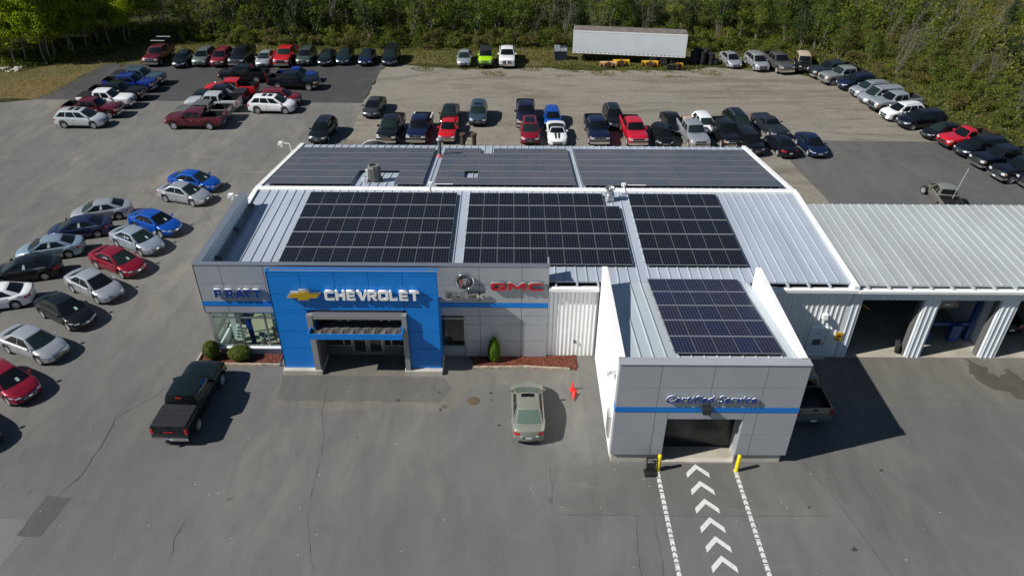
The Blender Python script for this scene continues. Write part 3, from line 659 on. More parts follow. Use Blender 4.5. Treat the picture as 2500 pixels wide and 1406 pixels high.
G = {
 'C': [[(.95,1),(.15,1),(0,.85),(0,.15),(.15,0),(.95,0),(.95,.24),(.27,.24),(.27,.76),(.95,.76)]],
 'H': [[(0,0),(.27,0),(.27,.38),(.66,.38),(.66,0),(.93,0),(.93,1),(.66,1),(.66,.62),(.27,.62),(.27,1),(0,1)]],
 'E': [[(0,0),(.9,0),(.9,.22),(.27,.22),(.27,.39),(.84,.39),(.84,.61),(.27,.61),(.27,.78),(.9,.78),(.9,1),(0,1)]],
 'V': [[(.36,0),(.64,0),(1,1),(.72,1),(.5,.34),(.28,1),(0,1)]],
 'R': [[(0,0),(.26,0),(.26,.34),(.42,.34),(.68,0),(.98,0),(.70,.36),(.92,.48),(.92,.86),(.78,1),(0,1)], [(.26,.56),(.26,.78),(.66,.78),(.66,.56)]],
 'O': [[(.15,0),(.83,0),(.98,.15),(.98,.85),(.83,1),(.15,1),(0,.85),(0,.15)], [(.27,.24),(.27,.76),(.71,.76),(.71,.24)]],
 'L': [[(0,0),(.88,0),(.88,.24),(.27,.24),(.27,1),(0,1)]],
 'T': [[(.35,0),(.63,0),(.63,.78),(.98,.78),(.98,1),(0,1),(0,.78),(.35,.78)]],
 'P': [[(0,0),(.27,0),(.27,.32),(.72,.32),(.92,.46),(.92,.86),(.76,1),(0,1)], [(.27,.55),(.27,.79),(.65,.79),(.65,.55)]],
 'A': [[(0,0),(.28,0),(.35,.22),(.65,.22),(.72,0),(1,0),(.64,1),(.36,1)], [(.42,.42),(.5,.70),(.58,.42)]],
 'B': [[(0,0),(.85,0),(.97,.12),(.97,.42),(.88,.5),(.95,.58),(.95,.88),(.83,1),(0,1)], [(.22,.18),(.22,.40),(.74,.40),(.74,.18)], [(.22,.60),(.22,.82),(.73,.82),(.73,.60)]],
 'U': [[(.16,0),(.82,0),(.97,.18),(.97,1),(.75,1),(.75,.2),(.22,.2),(.22,1),(0,1),(0,.18)]],
 'I': [[(0,0),(.24,0),(.24,1),(0,1)]],
 'K': [[(0,0),(.22,0),(.22,.36),(.36,.36),(.72,0),(1,0),(.54,.5),(.96,1),(.68,1),(.36,.64),(.22,.64),(.22,1),(0,1)]],
 'c': [[(1,1),(.22,1),(0,.78),(0,.22),(.22,0),(1,0),(1,.2),(.25,.2),(.22,.25),(.22,.75),(.25,.8),(1,.8)]],
 'g': [[(1,1),(.16,1),(0,.84),(0,.16),(.16,0),(.84,0),(1,.16),(1,.56),(.52,.56),(.52,.38),(.78,.38),(.78,.22),(.22,.22),(.22,.78),(1,.78)]],
 'm': [[(0,0),(.17,0),(.17,.72),(.46,.18),(.54,.18),(.83,.72),(.83,0),(1,0),(1,1),(.76,1),(.5,.5),(.24,1),(0,1)]],
}
def sign_letters(root, word, xs_, z0, h, y, depth, mat, widths, side=None):
    for ch, x0, w_ in zip(word, xs_, widths):
        me = loops_mesh('letter', [(G[ch], 0, 0, w_, h)], depth, side or mat)
        o = link('letter', me, root); o.location = (x0-root.location.x, y-root.location.y, z0-root.location.z)
        if side: me = loops_mesh('letter_face', [(G[ch], 0, 0, w_, h)], .012, mat); o2 = link('letter_face', me, o); o2.location = (0, -depth/2-.008, 0)
# PRATT
sg = thing('wall_sign', 'blue letters PRATT standing off the grey wall left of the blue portal', 'sign', (-17.1, 35.28, 4.45))
sign_letters(sg, 'PRATT', [-17.10,-16.48,-15.90,-15.42,-14.86], 4.45, .56, 35.18, .14, M['blueletter'], [.46,.50,.54,.46,.46], M['letterside'])
# CHEVROLET
sg = thing('wall_sign', 'white letters CHEVROLET across the blue portal', 'sign', (-10.32, 33.83, 5.3))
ws = [.56,.58,.52,.62,.56,.58,.50,.54,.56]; xp = -10.32; xl = []
for w_, adv in zip(ws, [.60,.62,.56,.58,.60,.62,.54,.56,.6]): xl.append(xp); xp += adv*1.005
sign_letters(sg, 'CHEVROLET', xl, 5.32, .62, 33.72, .16, M['white'], ws)
# bow tie emblem
sg = thing('emblem', 'gold cross shaped emblem with silver rim left of the white letters', 'emblem', (-11.45, 33.83, 5.66))
bt = [(-.99,-.18),(-.37,-.18),(-.37,-.34),(.27,-.34),(.27,-.18),(.73,-.18),(.99,.20),(.37,.20),(.37,.34),(-.27,.34),(-.27,.20),(-.73,.20)]
me = loops_mesh('rim', [([bt], 0, 0, 1, 1)], .20, M['steel']); o_ = link('rim', me, sg); o_.location = (0, -.13, 0)
me = loops_mesh('face', [([[(x*.88, y*.72) for x, y in bt]], 0, 0, 1, 1)], .05, M['gold']); o_ = link('face', me, sg); o_.location = (0, -.25, 0)
# Buick
sg = thing('emblem', 'round chrome ring emblem with red white and blue shields on the grey wall', 'emblem', (-2.63, 35.28, 5.61))
mb = MB(); n_ = 40
for i in range(n_):
    for k in range(10):
        a = 2*PI*i/n_; b_ = 2*PI*k/10; rr = .49+.055*math.cos(b_); mb.v.append((rr*math.cos(a), -.13+.055*math.sin(b_), rr*1.02*math.sin(a)))
mb.f = [(i*10+k, i*10+(k+1) % 10, ((i+1) % n_)*10+(k+1) % 10, ((i+1) % n_)*10+k) for i in range(n_) for k in range(10)]; mb.m = [0]*len(mb.f)
mb.obj('ring', M['chrome'], sg, smooth=80)
mb = MB(); mb.lathe([(.47,.0),(.47,.10)], 32, (0,-.10,0), 'y'); mb.obj('backing', M['graydark'], sg)
for k, (dx, dz, mt) in enumerate([(-.21,-.10,'red'),(0,0,'steel'),(.21,.10,'blueletter')]):
    shp = [(-.10,.25),(.11,.25),(.11,-.05),(.0,-.27),(-.10,-.05)]
    me = loops_mesh('shield', [([shp], dx, dz, 1, 1)], .04, M['chrome']); o_ = link('shield', me, sg); o_.location = (0,-.13,0)
    me = loops_mesh('shield_face', [([[(x*.74, y*.8) for x, y in shp]], dx, dz, 1, 1)], .02, M[mt]); o2 = link('shield_face', me, o_); o2.location = (0,-.035,0)
    me = loops_mesh('shield_band', [([[(-.10,.20),(-.04,.20),(.10,-.08),(.05,-.12)]], dx, dz, 1, 1)], .012, M['chrome']); o2 = link('shield_band', me, o_); o2.location = (0,-.055,0)
sg = thing('wall_sign', 'bronze letters BUICK under the round chrome emblem', 'sign', (-3.76, 35.28, 4.5))
sign_letters(sg, 'BUIcK', [-3.76,-3.22,-2.70,-2.50,-1.97], 4.48, .36, 35.15, .10, M['bronze'], [.47,.46,.20,.47,.50], M['black'])  # shadow outline put in as black letter bodies behind the bronze faces
sg = thing('wall_sign', 'large red letters GMC with silver rims on the grey wall', 'sign', (-1.16, 35.28, 5.04))
for ch, x0, w_ in zip('gmc', [-1.16,-.17,.98], [.92,1.07,.93]):
    me = loops_mesh('letter', [(G[ch], 0, 0, w_, .55)], .14, M['steel']); o_ = link('letter', me, sg); o_.location = (x0+1.16, -.11, 0)
    cx_, cz_ = w_/2, .275
    face = [[(cx_+(x*w_-cx_)*.94+ (0), cz_+(y*.55-cz_)*.88) for x, y in lp] for lp in G[ch]]
    me = loops_mesh('letter_face', [(face, 0, 0, 1, 1)], .03, M['red']); o2 = link('letter_face', me, o_); o2.location = (0,-.08,0)
# Certified Service
sg = thing('wall_sign', 'blue italic letters Certified Service above the drive in opening', 'sign', (7.50, 26.69, 4.36))
me = text_mesh('lettering', 'Certified Service', .60, .02, M['blueletter'], .010, .22, 1.12)
w0 = max(v.co.x for v in me.vertices) - min(v.co.x for v in me.vertices); k_ = 4.38/w0
me.transform(Matrix.Diagonal((k_, 1, 1.0, 1))); o_ = link('lettering', me, sg); o_.location = (0, -.135, 0)
me2 = me.copy(); me2.name = 'lettering_back'; me2.materials.clear(); me2.materials.append(M['letterside']); me2.transform(Matrix.Diagonal((1, 3.0, 1, 1))); o2 = link('lettering_back', me2, o_); o2.location = (0, .042, 0)

# ================================================================== SOLAR ARRAYS
def solar_mat(name, cell, line, frame, ncol, nrow, busbar):
    m_, t, b = newmat(name)
    uv = t.nodes.new('ShaderNodeUVMap'); sp = t.nodes.new('ShaderNodeSeparateXYZ'); t.links.new(uv.outputs[0], sp.inputs[0])
    def lines(src, n, w_):
        f_ = math_(t, 'FRACT', math_(t, 'MULTIPLY', src, n)); d_ = math_(t, 'ABSOLUTE', math_(t, 'SUBTRACT', f_, .5))
        return ramp(t, d_, .5-w_-.015, .5-w_+.015)
    lx = lines(sp.outputs[0], ncol, .030 if not busbar else .035); ly = lines(sp.outputs[1], nrow, .022 if not busbar else .02)
    l = math_(t, 'MAXIMUM', lx, ly if not busbar else math_(t, 'MULTIPLY', ly, .25))
    oi = t.nodes.new('ShaderNodeObjectInfo')
    cc = mixc(t, cell[0], cell[1], oi.outputs['Random'])
    c = mixc(t, cc, line, l)
    fx_ = lines(sp.outputs[0], 1, .012); fy_ = lines(sp.outputs[1], 1, .022)
    c = mixc(t, c, frame, math_(t, 'MAXIMUM', math_(t, 'MULTIPLY', fx_, .6), fy_))
    t.links.new(c, b.inputs['Base Color']); b.inputs['Roughness'].default_value = .22 if not busbar else .30
    b.inputs['Specular IOR Level'].default_value = .45 if not busbar else .6
    return m_
M['solar_black'] = solar_mat('solar_black', ((.004,.005,.009),(.006,.007,.015)), (.10,.105,.12), (.34,.35,.37), 6, 12, False)
M['solar_blue'] = solar_mat('solar_blue', ((.007,.010,.040),(.014,.012,.028)), (.17,.175,.20), (.33,.34,.37), 6, 10, False)
M['solar_poly'] = solar_mat('solar_poly', ((.055,.062,.088),(.085,.075,.092)), (.30,.31,.34), (.33,.34,.37), 6, 10, True)
def panel_mesh(w_, h_, mat):
    me = bpy.data.meshes.new('solar_panel'); t_ = .04; g_ = .008
    a, b_ = g_, w_-g_; c, d = g_, h_-g_
    vs = [(a,c,0),(b_,c,0),(b_,d,0),(a,d,0),(a,c,t_),(b_,c,t_),(b_,d,t_),(a,d,t_)]
    me.from_pydata(vs, [], [(4,5,6,7),(0,3,2,1),(0,1,5,4),(1,2,6,5),(2,3,7,6),(3,0,4,7)])
    uvl = me.uv_layers.new(name='UVMap')
    for li, uv_ in zip(range(4), ((0,0),(1,0),(1,1),(0,1))): uvl.data[li].uv = uv_
    for li in range(4, 24): uvl.data[li].uv = (0, 0)
    me.materials.append(mat); me.materials.append(M['black'])
    for i, p_ in enumerate(me.polygons): p_.material_index = 0 if i == 0 else 1
    return me
def solar_array(label, x0, y0, z0, slope, ncol, nrow, pw_, ph_, mat, skip=(), group='solar arrays on the roofs'):
    root = thing('solar_array', label, 'solar array', (x0, y0, z0), 0, group); root.rotation_euler = (slope, 0, 0)
    me = panel_mesh(pw_, ph_, mat); first = None
    for j_ in range(nrow):
        for i in range(ncol):
            if (i, j_) in skip: continue
            if first is None: first = link('solar_panel', me, root); o_ = first
            else: o_ = first.copy(); col.objects.link(o_); o_.parent = root
            o_.location = (i*pw_, j_*ph_, 0)
    rl = MB()
    for j_ in range(nrow):
        run = [i for i in range(ncol) if (i, j_) not in skip]; seg = []
        for i in run:
            if seg and seg[-1][1] == i: seg[-1][1] = i+1
            else: seg.append([i, i+1])
        for a, b_ in seg:
            for q in (.22, .78):
                rl.box(a*pw_-.08, b_*pw_+.06, (j_+q)*ph_-.02, (j_+q)*ph_+.02, -.05, -.003)
    rl.obj('mounting_rail', M['alu'], root)
    return root
s1 = math.atan2(.32, 11.1); s2 = -math.atan2(1.86, 12.15)
zf = lambda y: 5.30+(y-35.75)*.02883
zb = lambda y: 5.60-(y-47.0)*.15309
y0 = 37.18; PH = 1.785
A_ = [('ten by five black solar array on the left of the front roof', -13.86, 10, ()), ('black solar array with a missing corner panel, middle of the front roof', -2.86, 10, ((9,4),)),
      ('narrow six column black solar array, right on the front roof', 8.05, 6, ())]
for lb, x0, nc, sk in A_: solar_array(lb, x0, y0, zf(y0)+.17, s1, nc, 5, 1.014, PH, M['solar_black'], sk)
solar_array('five by five dark blue solar array on the drive in bay roof', 7.92, 27.62, 6.42-(27.62-27.1)*.1333+.16, -math.atan2(1.18, 8.85), 5, 5, 1.045, 1.66, M['solar_blue'])
yb = 47.5
solar_array('purple grey solar array notched around the condenser, left on the back slope', -17.45, yb, zb(yb)+.17, s2, 11, 6, 1.012, 1.69, M['solar_poly'], tuple((i, j_) for i in (6,7,8) for j_ in (0,1)))
solar_array('purple grey solar array with one empty square, middle of the back slope', -5.52, yb, zb(yb)+.17, s2, 10, 6, 1.012, 1.69, M['solar_poly'], ((2,1),(3,5)))
solar_array('widest purple grey solar array, right on the back slope', 5.12, yb, zb(yb)+.17, s2, 14, 6, 1.020, 1.69, M['solar_poly'])
# ================================================================== ROOF EQUIPMENT
ac = thing('condenser_unit', 'tall grey condenser unit in the notch of the left back solar array', 'condenser', (-9.9, 48.85, zb(48.85)+.08))
mb = MB(); mb.lathe([(.44,.12),(.46,.16),(.46,1.02),(.42,1.12),(.42,1.16),(.33,1.17),(.33,1.08)], 8, cap=False); mb.lathe([(.42,.10),(.42,.14)], 8); mb.obj('casing', M['acgray'], ac)
mb = MB(); mb.lathe([(.33,.95),(.33,1.02)], 16)
for k in range(24):
    a = 2*PI*k/24; mb.box(.455*math.cos(a)-.012,.455*math.cos(a)+.012,.455*math.sin(a)-.012,.455*math.sin(a)+.012,.2,1.0)
mb.obj('louvre', M['graydark'], ac)
mb = MB()
for k in range(3): a = k*2*PI/3+.4; mb.hexa([(0,0,1.05),(.30*math.cos(a),.30*math.sin(a),1.05),(.30*math.cos(a+.5),.30*math.sin(a+.5),1.05),(.02,.02,1.05)], [(0,0,1.08),(.30*math.cos(a),.30*math.sin(a),1.08),(.30*math.cos(a+.5),.30*math.sin(a+.5),1.10),(.02,.02,1.08)])
mb.obj('fan', M['steel'], ac)
for q in (-.5,.36): mb = MB(); mb.box(q,q+.14,-.4,.4,0,.10); mb.obj('skid', M['rust'], ac)
mb = MB(); mb.tube((-.5,-.2,.25),(-.85,-.3,.25),.03); mb.tube((-.85,-.3,.25),(-.85,-.3,0),.05); mb.box(-.62,-.46,-.1,.14,.35,.8); mb.tube((-.65,-.75,0),(-.65,-.75,.45),.045); mb.obj('pipework', M['white'], ac)
vt = thing('roof_vent', 'galvanised exhaust fan with curb beside the middle front solar array', 'vent', (6.75, 45.5, zf(45.5)))
mb = MB(); mb.box(-.27,.27,-.27,.27,0,.42); mb.box(-.31,.31,-.31,.31,.42,.46); mb.obj('curb', M['steel'], vt)
mb = MB(); mb.lathe([(.24,.46),(.24,.85),(.30,.92),(.36,.93),(.36,.90)], 20, cap=False); mb.lathe([(.1,.80),(.1,.86),(.05,.95)], 12); mb.obj('fan_hood', M['steel'], vt)
mb = MB(); mb.box(-.3,-.14,-.42,-.30,.1,.38); mb.obj('switch_box', M['white'], vt)
st = thing('flue', 'capped flue pipe with red sealed base between the back solar arrays', 'flue', (-5.80, 55.6, zb(55.6)))
mb = MB(); mb.tube((0,0,0),(0,.1,1.3),.14,12); mb.obj('pipe', M['graydark'], st)
mb = MB(); mb.lathe([(.17,1.35),(.24,1.42),(.24,1.5),(.20,1.58),(.05,1.62)], 16, cap=True); mb.obj('cap', M['steel'], st)
mb = MB(); mb.lathe([(.32,.0),(.26,.12),(.15,.2)], 12); mb.obj('flashing', simple('red_sealant', (.55,.12,.12), .6), st)
mb = MB(); mb.tube((.05,-.6,0),(0,-.02,.95),.03); mb.tube((-.35,-.1,0),(0,0,1.0),.025); mb.obj('brace', M['black'], st)
for k, x in enumerate((-4.25, -3.28)):
    p_ = thing('rusty_stack', ['dark rusty stack behind the roof, left of the pair', 'brown rusty stack behind the roof, right of the pair'][k], 'stack', (x, 60.6, 0), 0, 'rusty stacks behind the building')
    mb = MB(); mb.tube((0,0,0),(0,0,4.1),.20,12); mb.obj('pipe', M['rust'], p_)
    mb = MB(); mb.lathe([(.21,3.97),(.27,4.07),(.27,4.23),(.2,4.27)], 12); mb.obj('collar', M['rust'], p_)
ds = thing('satellite_dish', 'big grey dish whose rim rises above the back roof edge', 'satellite dish', (-12.0, 60.9, 0))
mb = MB(); mb.tube((0,0,0),(0,0,3.2),.08,10); mb.obj('mast', M['steel'], ds)
mb = MB(); n_ = 32; prf = [(.02,0),(.5,.05),(1.0,.19),(1.42,.40)]
mb.lathe(prf, n_, cap=False); mb.lathe([(r_, h_-.03) for r_, h_ in prf][::-1], n_, cap=False)
me = mb.mesh('dish', M['acgray'], 60); me.transform(Matrix.Rotation(R(-58), 4, 'X')); o_ = link('dish', me, ds); o_.location = (0,.1,2.45); ds.scale = (.92,.92,.92)
mb = MB()
for i in range(n_): a, b_ = 2*PI*i/n_, 2*PI*(i+1)/n_; mb.tube((1.42*math.cos(a),1.42*math.sin(a),.40),(1.42*math.cos(b_),1.42*math.sin(b_),.40),.035,6)
me = mb.mesh('rim', M['white']); me.transform(Matrix.Rotation(R(-58), 4, 'X')); o2 = link('rim', me, ds); o2.location = (0,.1,2.45)
def flood(name_label, x, y, z, dx):
    t = thing('flood_light', name_label, 'flood light', (x, y, z-.35), 0, 'white flood lights along the left wall'); t.scale = (.8,.8,.8)
    mb = MB(); mb.tube((0,0,-1.0),(-.15,0,.55),.05,8); mb.tube((-.15,0,.55),(-.95,0,.62),.05,8); mb.tube((0,0,-1.0),(.3,0,-1.0),.05); mb.obj('bracket', M['white'], t)
    mb = MB(); mb.hexa([(-1.35,-.18,.35),(-.95,-.18,.50),(-.95,.18,.50),(-1.35,.18,.35)], [(-1.25,-.20,.72),(-.85,-.20,.74),(-.85,.20,.74),(-1.25,.20,.72)]); mb.hexa([(-1.05,-.15,.18),(-.92,-.15,.22),(-.92,.15,.22),(-1.05,.15,.18)], [(-1.1,-.15,.45),(-.95,-.15,.5),(-.95,.15,.5),(-1.1,.15,.45)]); mb.obj('lamp_head', M['white'], t)
flood('white flood light at the back left edge of the roof', -18.25, 57.2, 4.55, 1)
flood('white flood light at the end of the left parapet', -18.15, 44.9, 5.95, 1)
# small wall lights
t = thing('wall_light', 'black square wall light on the blue stripe over the drive in opening', 'wall light', (9.60, 26.68, 3.85))
mb = MB(); mb.hexa([(-.20,-.30,-.14),(.20,-.30,-.14),(.20,0,-.16),(-.20,0,-.16)], [(-.20,-.24,.14),(.20,-.24,.14),(.20,0,.20),(-.20,0,.20)]); mb.obj('housing', M['black'], t)
mb = MB(); mb.box(-.15,.15,-.27,-.05,-.17,-.155); mb.obj('lens', M['alu'], t)
t = thing('wall_light', 'white wall light on the ribbed wall left of the garage bays', 'wall light', (18.62, 35.43, 3.2))
mb = MB(); mb.hexa([(-.14,-.26,-.16),(.14,-.26,-.16),(.14,0,-.18),(-.14,0,-.18)], [(-.14,-.20,.14),(.14,-.20,.14),(.14,0,.18),(-.14,0,.18)]); mb.obj('housing', M['white'], t)
mb = MB(); mb.box(-.1,.1,-.2,-.05,-.18,-.165); mb.obj('lens', M['alu'], t)
t = thing('wall_light', 'white wall light high on the left flank of the drive in bay', 'wall light', (5.17, 27.75, 5.3))
mb = MB(); mb.box(-.32,0,-.12,.12,-.10,.18); mb.box(-.42,-.32,-.15,.15,-.2,.1); mb.obj('housing', M['white'], t)
mb = MB(); mb.box(-.28,-.05,-.08,.08,-.12,-.101); mb.obj('lens', M['alu'], t)
t = thing('warning_sign', 'small yellow warning sign on the ribbed wall left of the first garage bay', 'sign', (19.85, 35.42, 1.65))
mb = MB(); mb.box(-.21,.21,-.02,.0,-.29,.29); mb.obj('plate', M['signyellow'], t)
mb = MB()
mb.lathe([(.07,0),(.07,.012)], 14, (0,-.034,.03), 'y'); mb.box(-.13,-.09,-.03,-.021,-.03,.10); mb.box(.09,.13,-.03,-.021,-.03,.10); mb.box(-.02,.02,-.03,-.021,.10,.17); mb.box(-.12,.12,-.03,-.021,-.07,-.045)
for k in range(3): mb.box(-.14,.14,-.028,-.021,-.145-.045*k,-.13-.045*k)
mb.obj('symbol', M['black'], t)

# ================================================================== STREET FURNITURE
for k, x in enumerate((7.60, 11.62)):
    t = thing('bollard', ['yellow bollard left of the chevron lane, beside the black sign', 'yellow bollard right of the chevron lane'][k], 'bollard', (x, 26.2, 0), 0, 'yellow bollards at the drive in opening')
    mb = MB(); mb.lathe([(.10,0),(.10,1.08),(.085,1.12),(.05,1.145),(0.001,1.15)], 20); mb.obj('post', M['yellow'], t, smooth=40)
    mb = MB(); mb.lathe([(.15,.012),(.15,.03),(.10,.032)], 16); mb.obj('base_ring', M['concrete'], t)
t = thing('welcome_sign', 'black pedestal sign reading WELCOME and DRIVE IN beside the left bollard', 'sign', (7.17, 26.05, 0))
mb = MB(); mb.box(-.30,.32,-.30,.22,0,.05); mb.box(-.27,.29,-.26,.18,.05,.12); mb.obj('base', M['black'], t)
mb = MB(); mb.hexa([(-.20,-.02,.1),(.24,-.02,.1),(.24,.08,.1),(-.20,.08,.1)], [(-.26,.06,1.0),(.29,.06,1.0),(.29,.15,1.02),(-.26,.15,1.02)]); pn = mb.obj('panel', M['black'], t)
for k, (tx, sz, zz) in enumerate([('WELCOME', .095, .90), ('PLEASE', .075, .81), ('DRIVE IN', .085, .72)]):
    me = text_mesh('lettering', tx, sz, .004, M['markwhite'], .001); o_ = link('lettering', me, pn); o_.location = (-.19, .03+(zz-.9)*.09, zz); o_.rotation_euler = (R(-5), 0, 0)
def cone(label, loc, rot):
    t = thing('traffic_cone', label, 'cone', loc, 0, 'red traffic cones'); t.rotation_euler = rot; t.scale = (.86,.86,.86)
    mb = MB(); mb.lathe([(.15,.03),(.11,.22),(.10,.23),(.055,.5),(.03,.70),(.02,.71)], 20); mb.obj('cone_body', M['orange'], t, smooth=50)
    mb = MB(); mb.box(-.19,.19,-.19,.19,0,.03); mb.obj('base', M['orange'], t)
cone('upright red traffic cone near the drive in bay', (3.63, 32.33, .012), (0,0,.3))
cone('red traffic cone lying on its side beside the upright one', (3.68, 31.93, .17), (R(97),0,-.12))
mb = MB(); mb.lathe([(.34,.013),(.34,.022),(.31,.022),(.31,.018)], 28, (-2.09,31.34,0)); o_ = mb.obj('manhole_cover', M['manhole']); tag(o_, 'round brown manhole cover in the asphalt left of the champagne sedan', 'manhole cover')
# mulch beds and timbers
o_ = sheet('mulch_bed', [(-18.9,36.4),(-18.95,35.0),(-18.7,34.45),(-13.95,34.45),(-13.9,35.45),(-17.7,35.45),(-18.0,35.6),(-18.0,36.6)], .05, M['mulch'], 'structure', .04, .5)
o_ = sheet('mulch_bed', [(-2.70,35.38),(-2.3,34.75),(-2.15,34.25),(.8,34.35),(3.55,34.2),(3.95,33.95),(4.1,34.4),(4.05,35.46)], .05, M['mulch'], 'structure', .06, .4, 5)
rnd = random.Random(5)
mb = MB()
for k in range(2600):
    if k % 2: x, y = rnd.uniform(-18.7,-13.95), rnd.uniform(34.5,35.4)
    else: x, y = rnd.uniform(-2.2,4.0), rnd.uniform(34.3,35.4)
    a = rnd.uniform(0, PI); l, w_ = rnd.uniform(.03,.07), rnd.uniform(.012,.025); z = .055+rnd.uniform(0,.025); c_, s_ = math.cos(a), math.sin(a)
    mb.add([(x-c_*l-s_*w_, y-s_*l+c_*w_, z),(x+c_*l-s_*w_, y+s_*l+c_*w_, z+rnd.uniform(-.01,.02)),(x+c_*l+s_*w_, y+s_*l-c_*w_, z),(x-c_*l+s_*w_, y-s_*l-c_*w_, z+rnd.uniform(-.01,.02))], [(0,1,2,3)])
tag(mb.obj('bark_chips', simple('bark', (.20,.07,.045), .9, 0, .2, 0, .6, 20)), kind='stuff')
def timber(label, a, b_, h=.16, wd=.16):
    t = MB(); ax, ay = a; bx, by = b_; L_ = math.hypot(bx-ax, by-ay); n = 14; rn = random.Random(int(ax*7))
    ux, uy = (bx-ax)/L_, (by-ay)/L_
    vs = []
    for i in range(n+1):
        s_ = L_*i/n; o1, o2 = rn.uniform(-.012,.012), rn.uniform(-.02,.012)
        for q, z in ((-wd/2+o1, 0.012), (wd/2+o1, 0.012), (wd/2+o1-.015, h+o2), (-wd/2+o1+.015, h+o2)):
            vs.append((ux*s_-uy*q, uy*s_+ux*q, z))
    fs = [(3,2,1,0), (n*4,n*4+1,n*4+2,n*4+3)]
    for i in range(n):
        for k in range(4): fs.append((i*4+k, i*4+(k+1) % 4, (i+1)*4+(k+1) % 4, (i+1)*4+k))
    t.add(vs, fs); o_ = t.obj('landscape_timber', M['timber']); o_.location = (ax, ay, 0)
    tag(o_, label, 'timber', 'timbers edging the mulch beds')
timber('long weathered timber edging the mulch bed of the two round shrubs', (-17.45,34.36), (-13.88,34.33))
timber('short pale timber beside the leftmost round shrub', (-18.98,34.60), (-18.98,35.35))
timber('timber edging the left half of the conical shrub bed', (-2.2,34.18), (.70,34.26))
timber('timber edging the right half of the conical shrub bed', (.74,34.27), (3.58,34.10))
# showroom displays
t = thing('poster_stand', 'tilted white poster board with rows of pictures behind the corner window', 'poster', (-16.75, 36.15, .03))
mb = MB(); mb.hexa([(-.32,0,.55),(.28,0,.45),(.28,.04,.45),(-.32,.04,.55)], [(-.18,.25,1.55),(.46,.25,1.45),(.46,.29,1.45),(-.18,.29,1.55)]); bd = mb.obj('board', M['paper'], t)
mb = MB()
for r_ in range(4):
    for c_ in range(2):
        x = -.20+.30*c_+.04*r_; z = .68+.2*r_-.05*c_; y_ = -.012+.25*(z-.5)
        mb.quad((x,y_,z),(x+.22,y_,z-.02),(x+.24,y_+.03,z+.10),(x+.02,y_+.03,z+.12))
mb.obj('picture', M['graydark'], bd)
mb = MB(); mb.box(-.1,.2,.05,.3,0,.55); mb.obj('stand', M['graydark'], t)
t = thing('poster_stand', 'small white notice stand behind the second showroom window', 'poster', (-15.35, 36.2, .03))
mb = MB(); mb.box(-.2,.2,0,.03,.55,1.1); bd = mb.obj('board', M['paper'], t); mb = MB(); mb.box(-.15,.15,-.012,-.002,.95,1.02); mb.box(-.15,.15,-.012,-.002,.82,.90); mb.obj('picture', M['graydark'], bd)
mb = MB(); mb.box(-.12,.12,.0,.2,0,.55); mb.obj('stand', M['graydark'], t)
t = thing('banner', 'tall narrow blue banner inside the corner window', 'banner', (-16.05, 36.35, .03)); mb = MB(); mb.hexa([(-.1,0,0),(.2,0,0),(.2,.05,0),(-.1,.05,0)], [(-.45,.5,2.0),(-.1,.5,2.0),(-.1,.55,2.0),(-.45,.55,2.0)]); mb.obj('cloth', M['blueletter'], t)
mb = MB(); mb.box(-.12,.22,-.05,.1,-.0,.05); mb.obj('foot', M['black'], t)
def desk(x, y, label, s=1.0):
    t = thing('display_table', label, 'table', (x, y, .03), .5)
    mb = MB(); mb.box(-.7*s,.7*s,-.35,.35,.72,.76); mb.obj('top', M['graydark'], t)
    for a, b_ in ((-1,-1),(-1,1),(1,-1),(1,1)): mb = MB(); mb.box(a*.62*s-.03,a*.62*s+.03,b_*.3-.03,b_*.3+.03,0,.72); mb.obj('leg', M['black'], t)
desk(-14.3, 37.2, 'dark display table in the showroom behind the corner windows'); desk(-3.3, 37.0, 'dark table behind the window right of the portal', .6)
# ---------------- garage contents
t = thing('car_lift', 'blue two post car lift in the second garage bay', 'car lift', (27.35, 37.3, .03))
for dx in (-1.6, 1.62):
    mb = MB(); mb.box(dx-.12,dx+.12,-.15,.15,0,3.4); mb.obj('post', M['lift'], t)
mb = MB(); mb.box(-1.48,1.5,-.08,.08,1.15,1.35); mb.obj('arm', M['lift'], t)
mb = MB(); mb.box(.35,.95,-.35,.05,.1,1.3); mb.box(-1.8,-1.0,-.5,.1,.1,.9); mb.obj('cabinet', M['lift'], t)
def loose_tyre(label, loc, rot, group=None, rad=.42):
    mb = MB(); prf = [(rad*.55,-.13),(rad*.95,-.14),(rad,-.09),(rad,.09),(rad*.95,.14),(rad*.55,.13),(rad*.55,-.13)]
    mb.lathe(prf, 24, cap=False); o_ = mb.obj('tyre', M['rubber'], smooth=40); o_.location = loc; o_.rotation_euler = rot; tag(o_, label, 'tyre', group)
loose_tyre('big loose tyre leaning in the first garage bay doorway', (24.05, 36.05, .44), (R(80), 0, R(62)))
t = thing('yellow_hoist_arm', 'dim yellow hoist arm inside the first garage bay', 'hoist', (22.3, 38.5, .03)); mb = MB(); mb.tube((-1.2,1.0,2.4),(.6,-.2,1.6),.06); mb.obj('arm', M['plowyellow'], t); mb = MB(); mb.box(-1.3,-1.1,.9,1.1,0,2.45); mb.obj('post', M['black'], t)
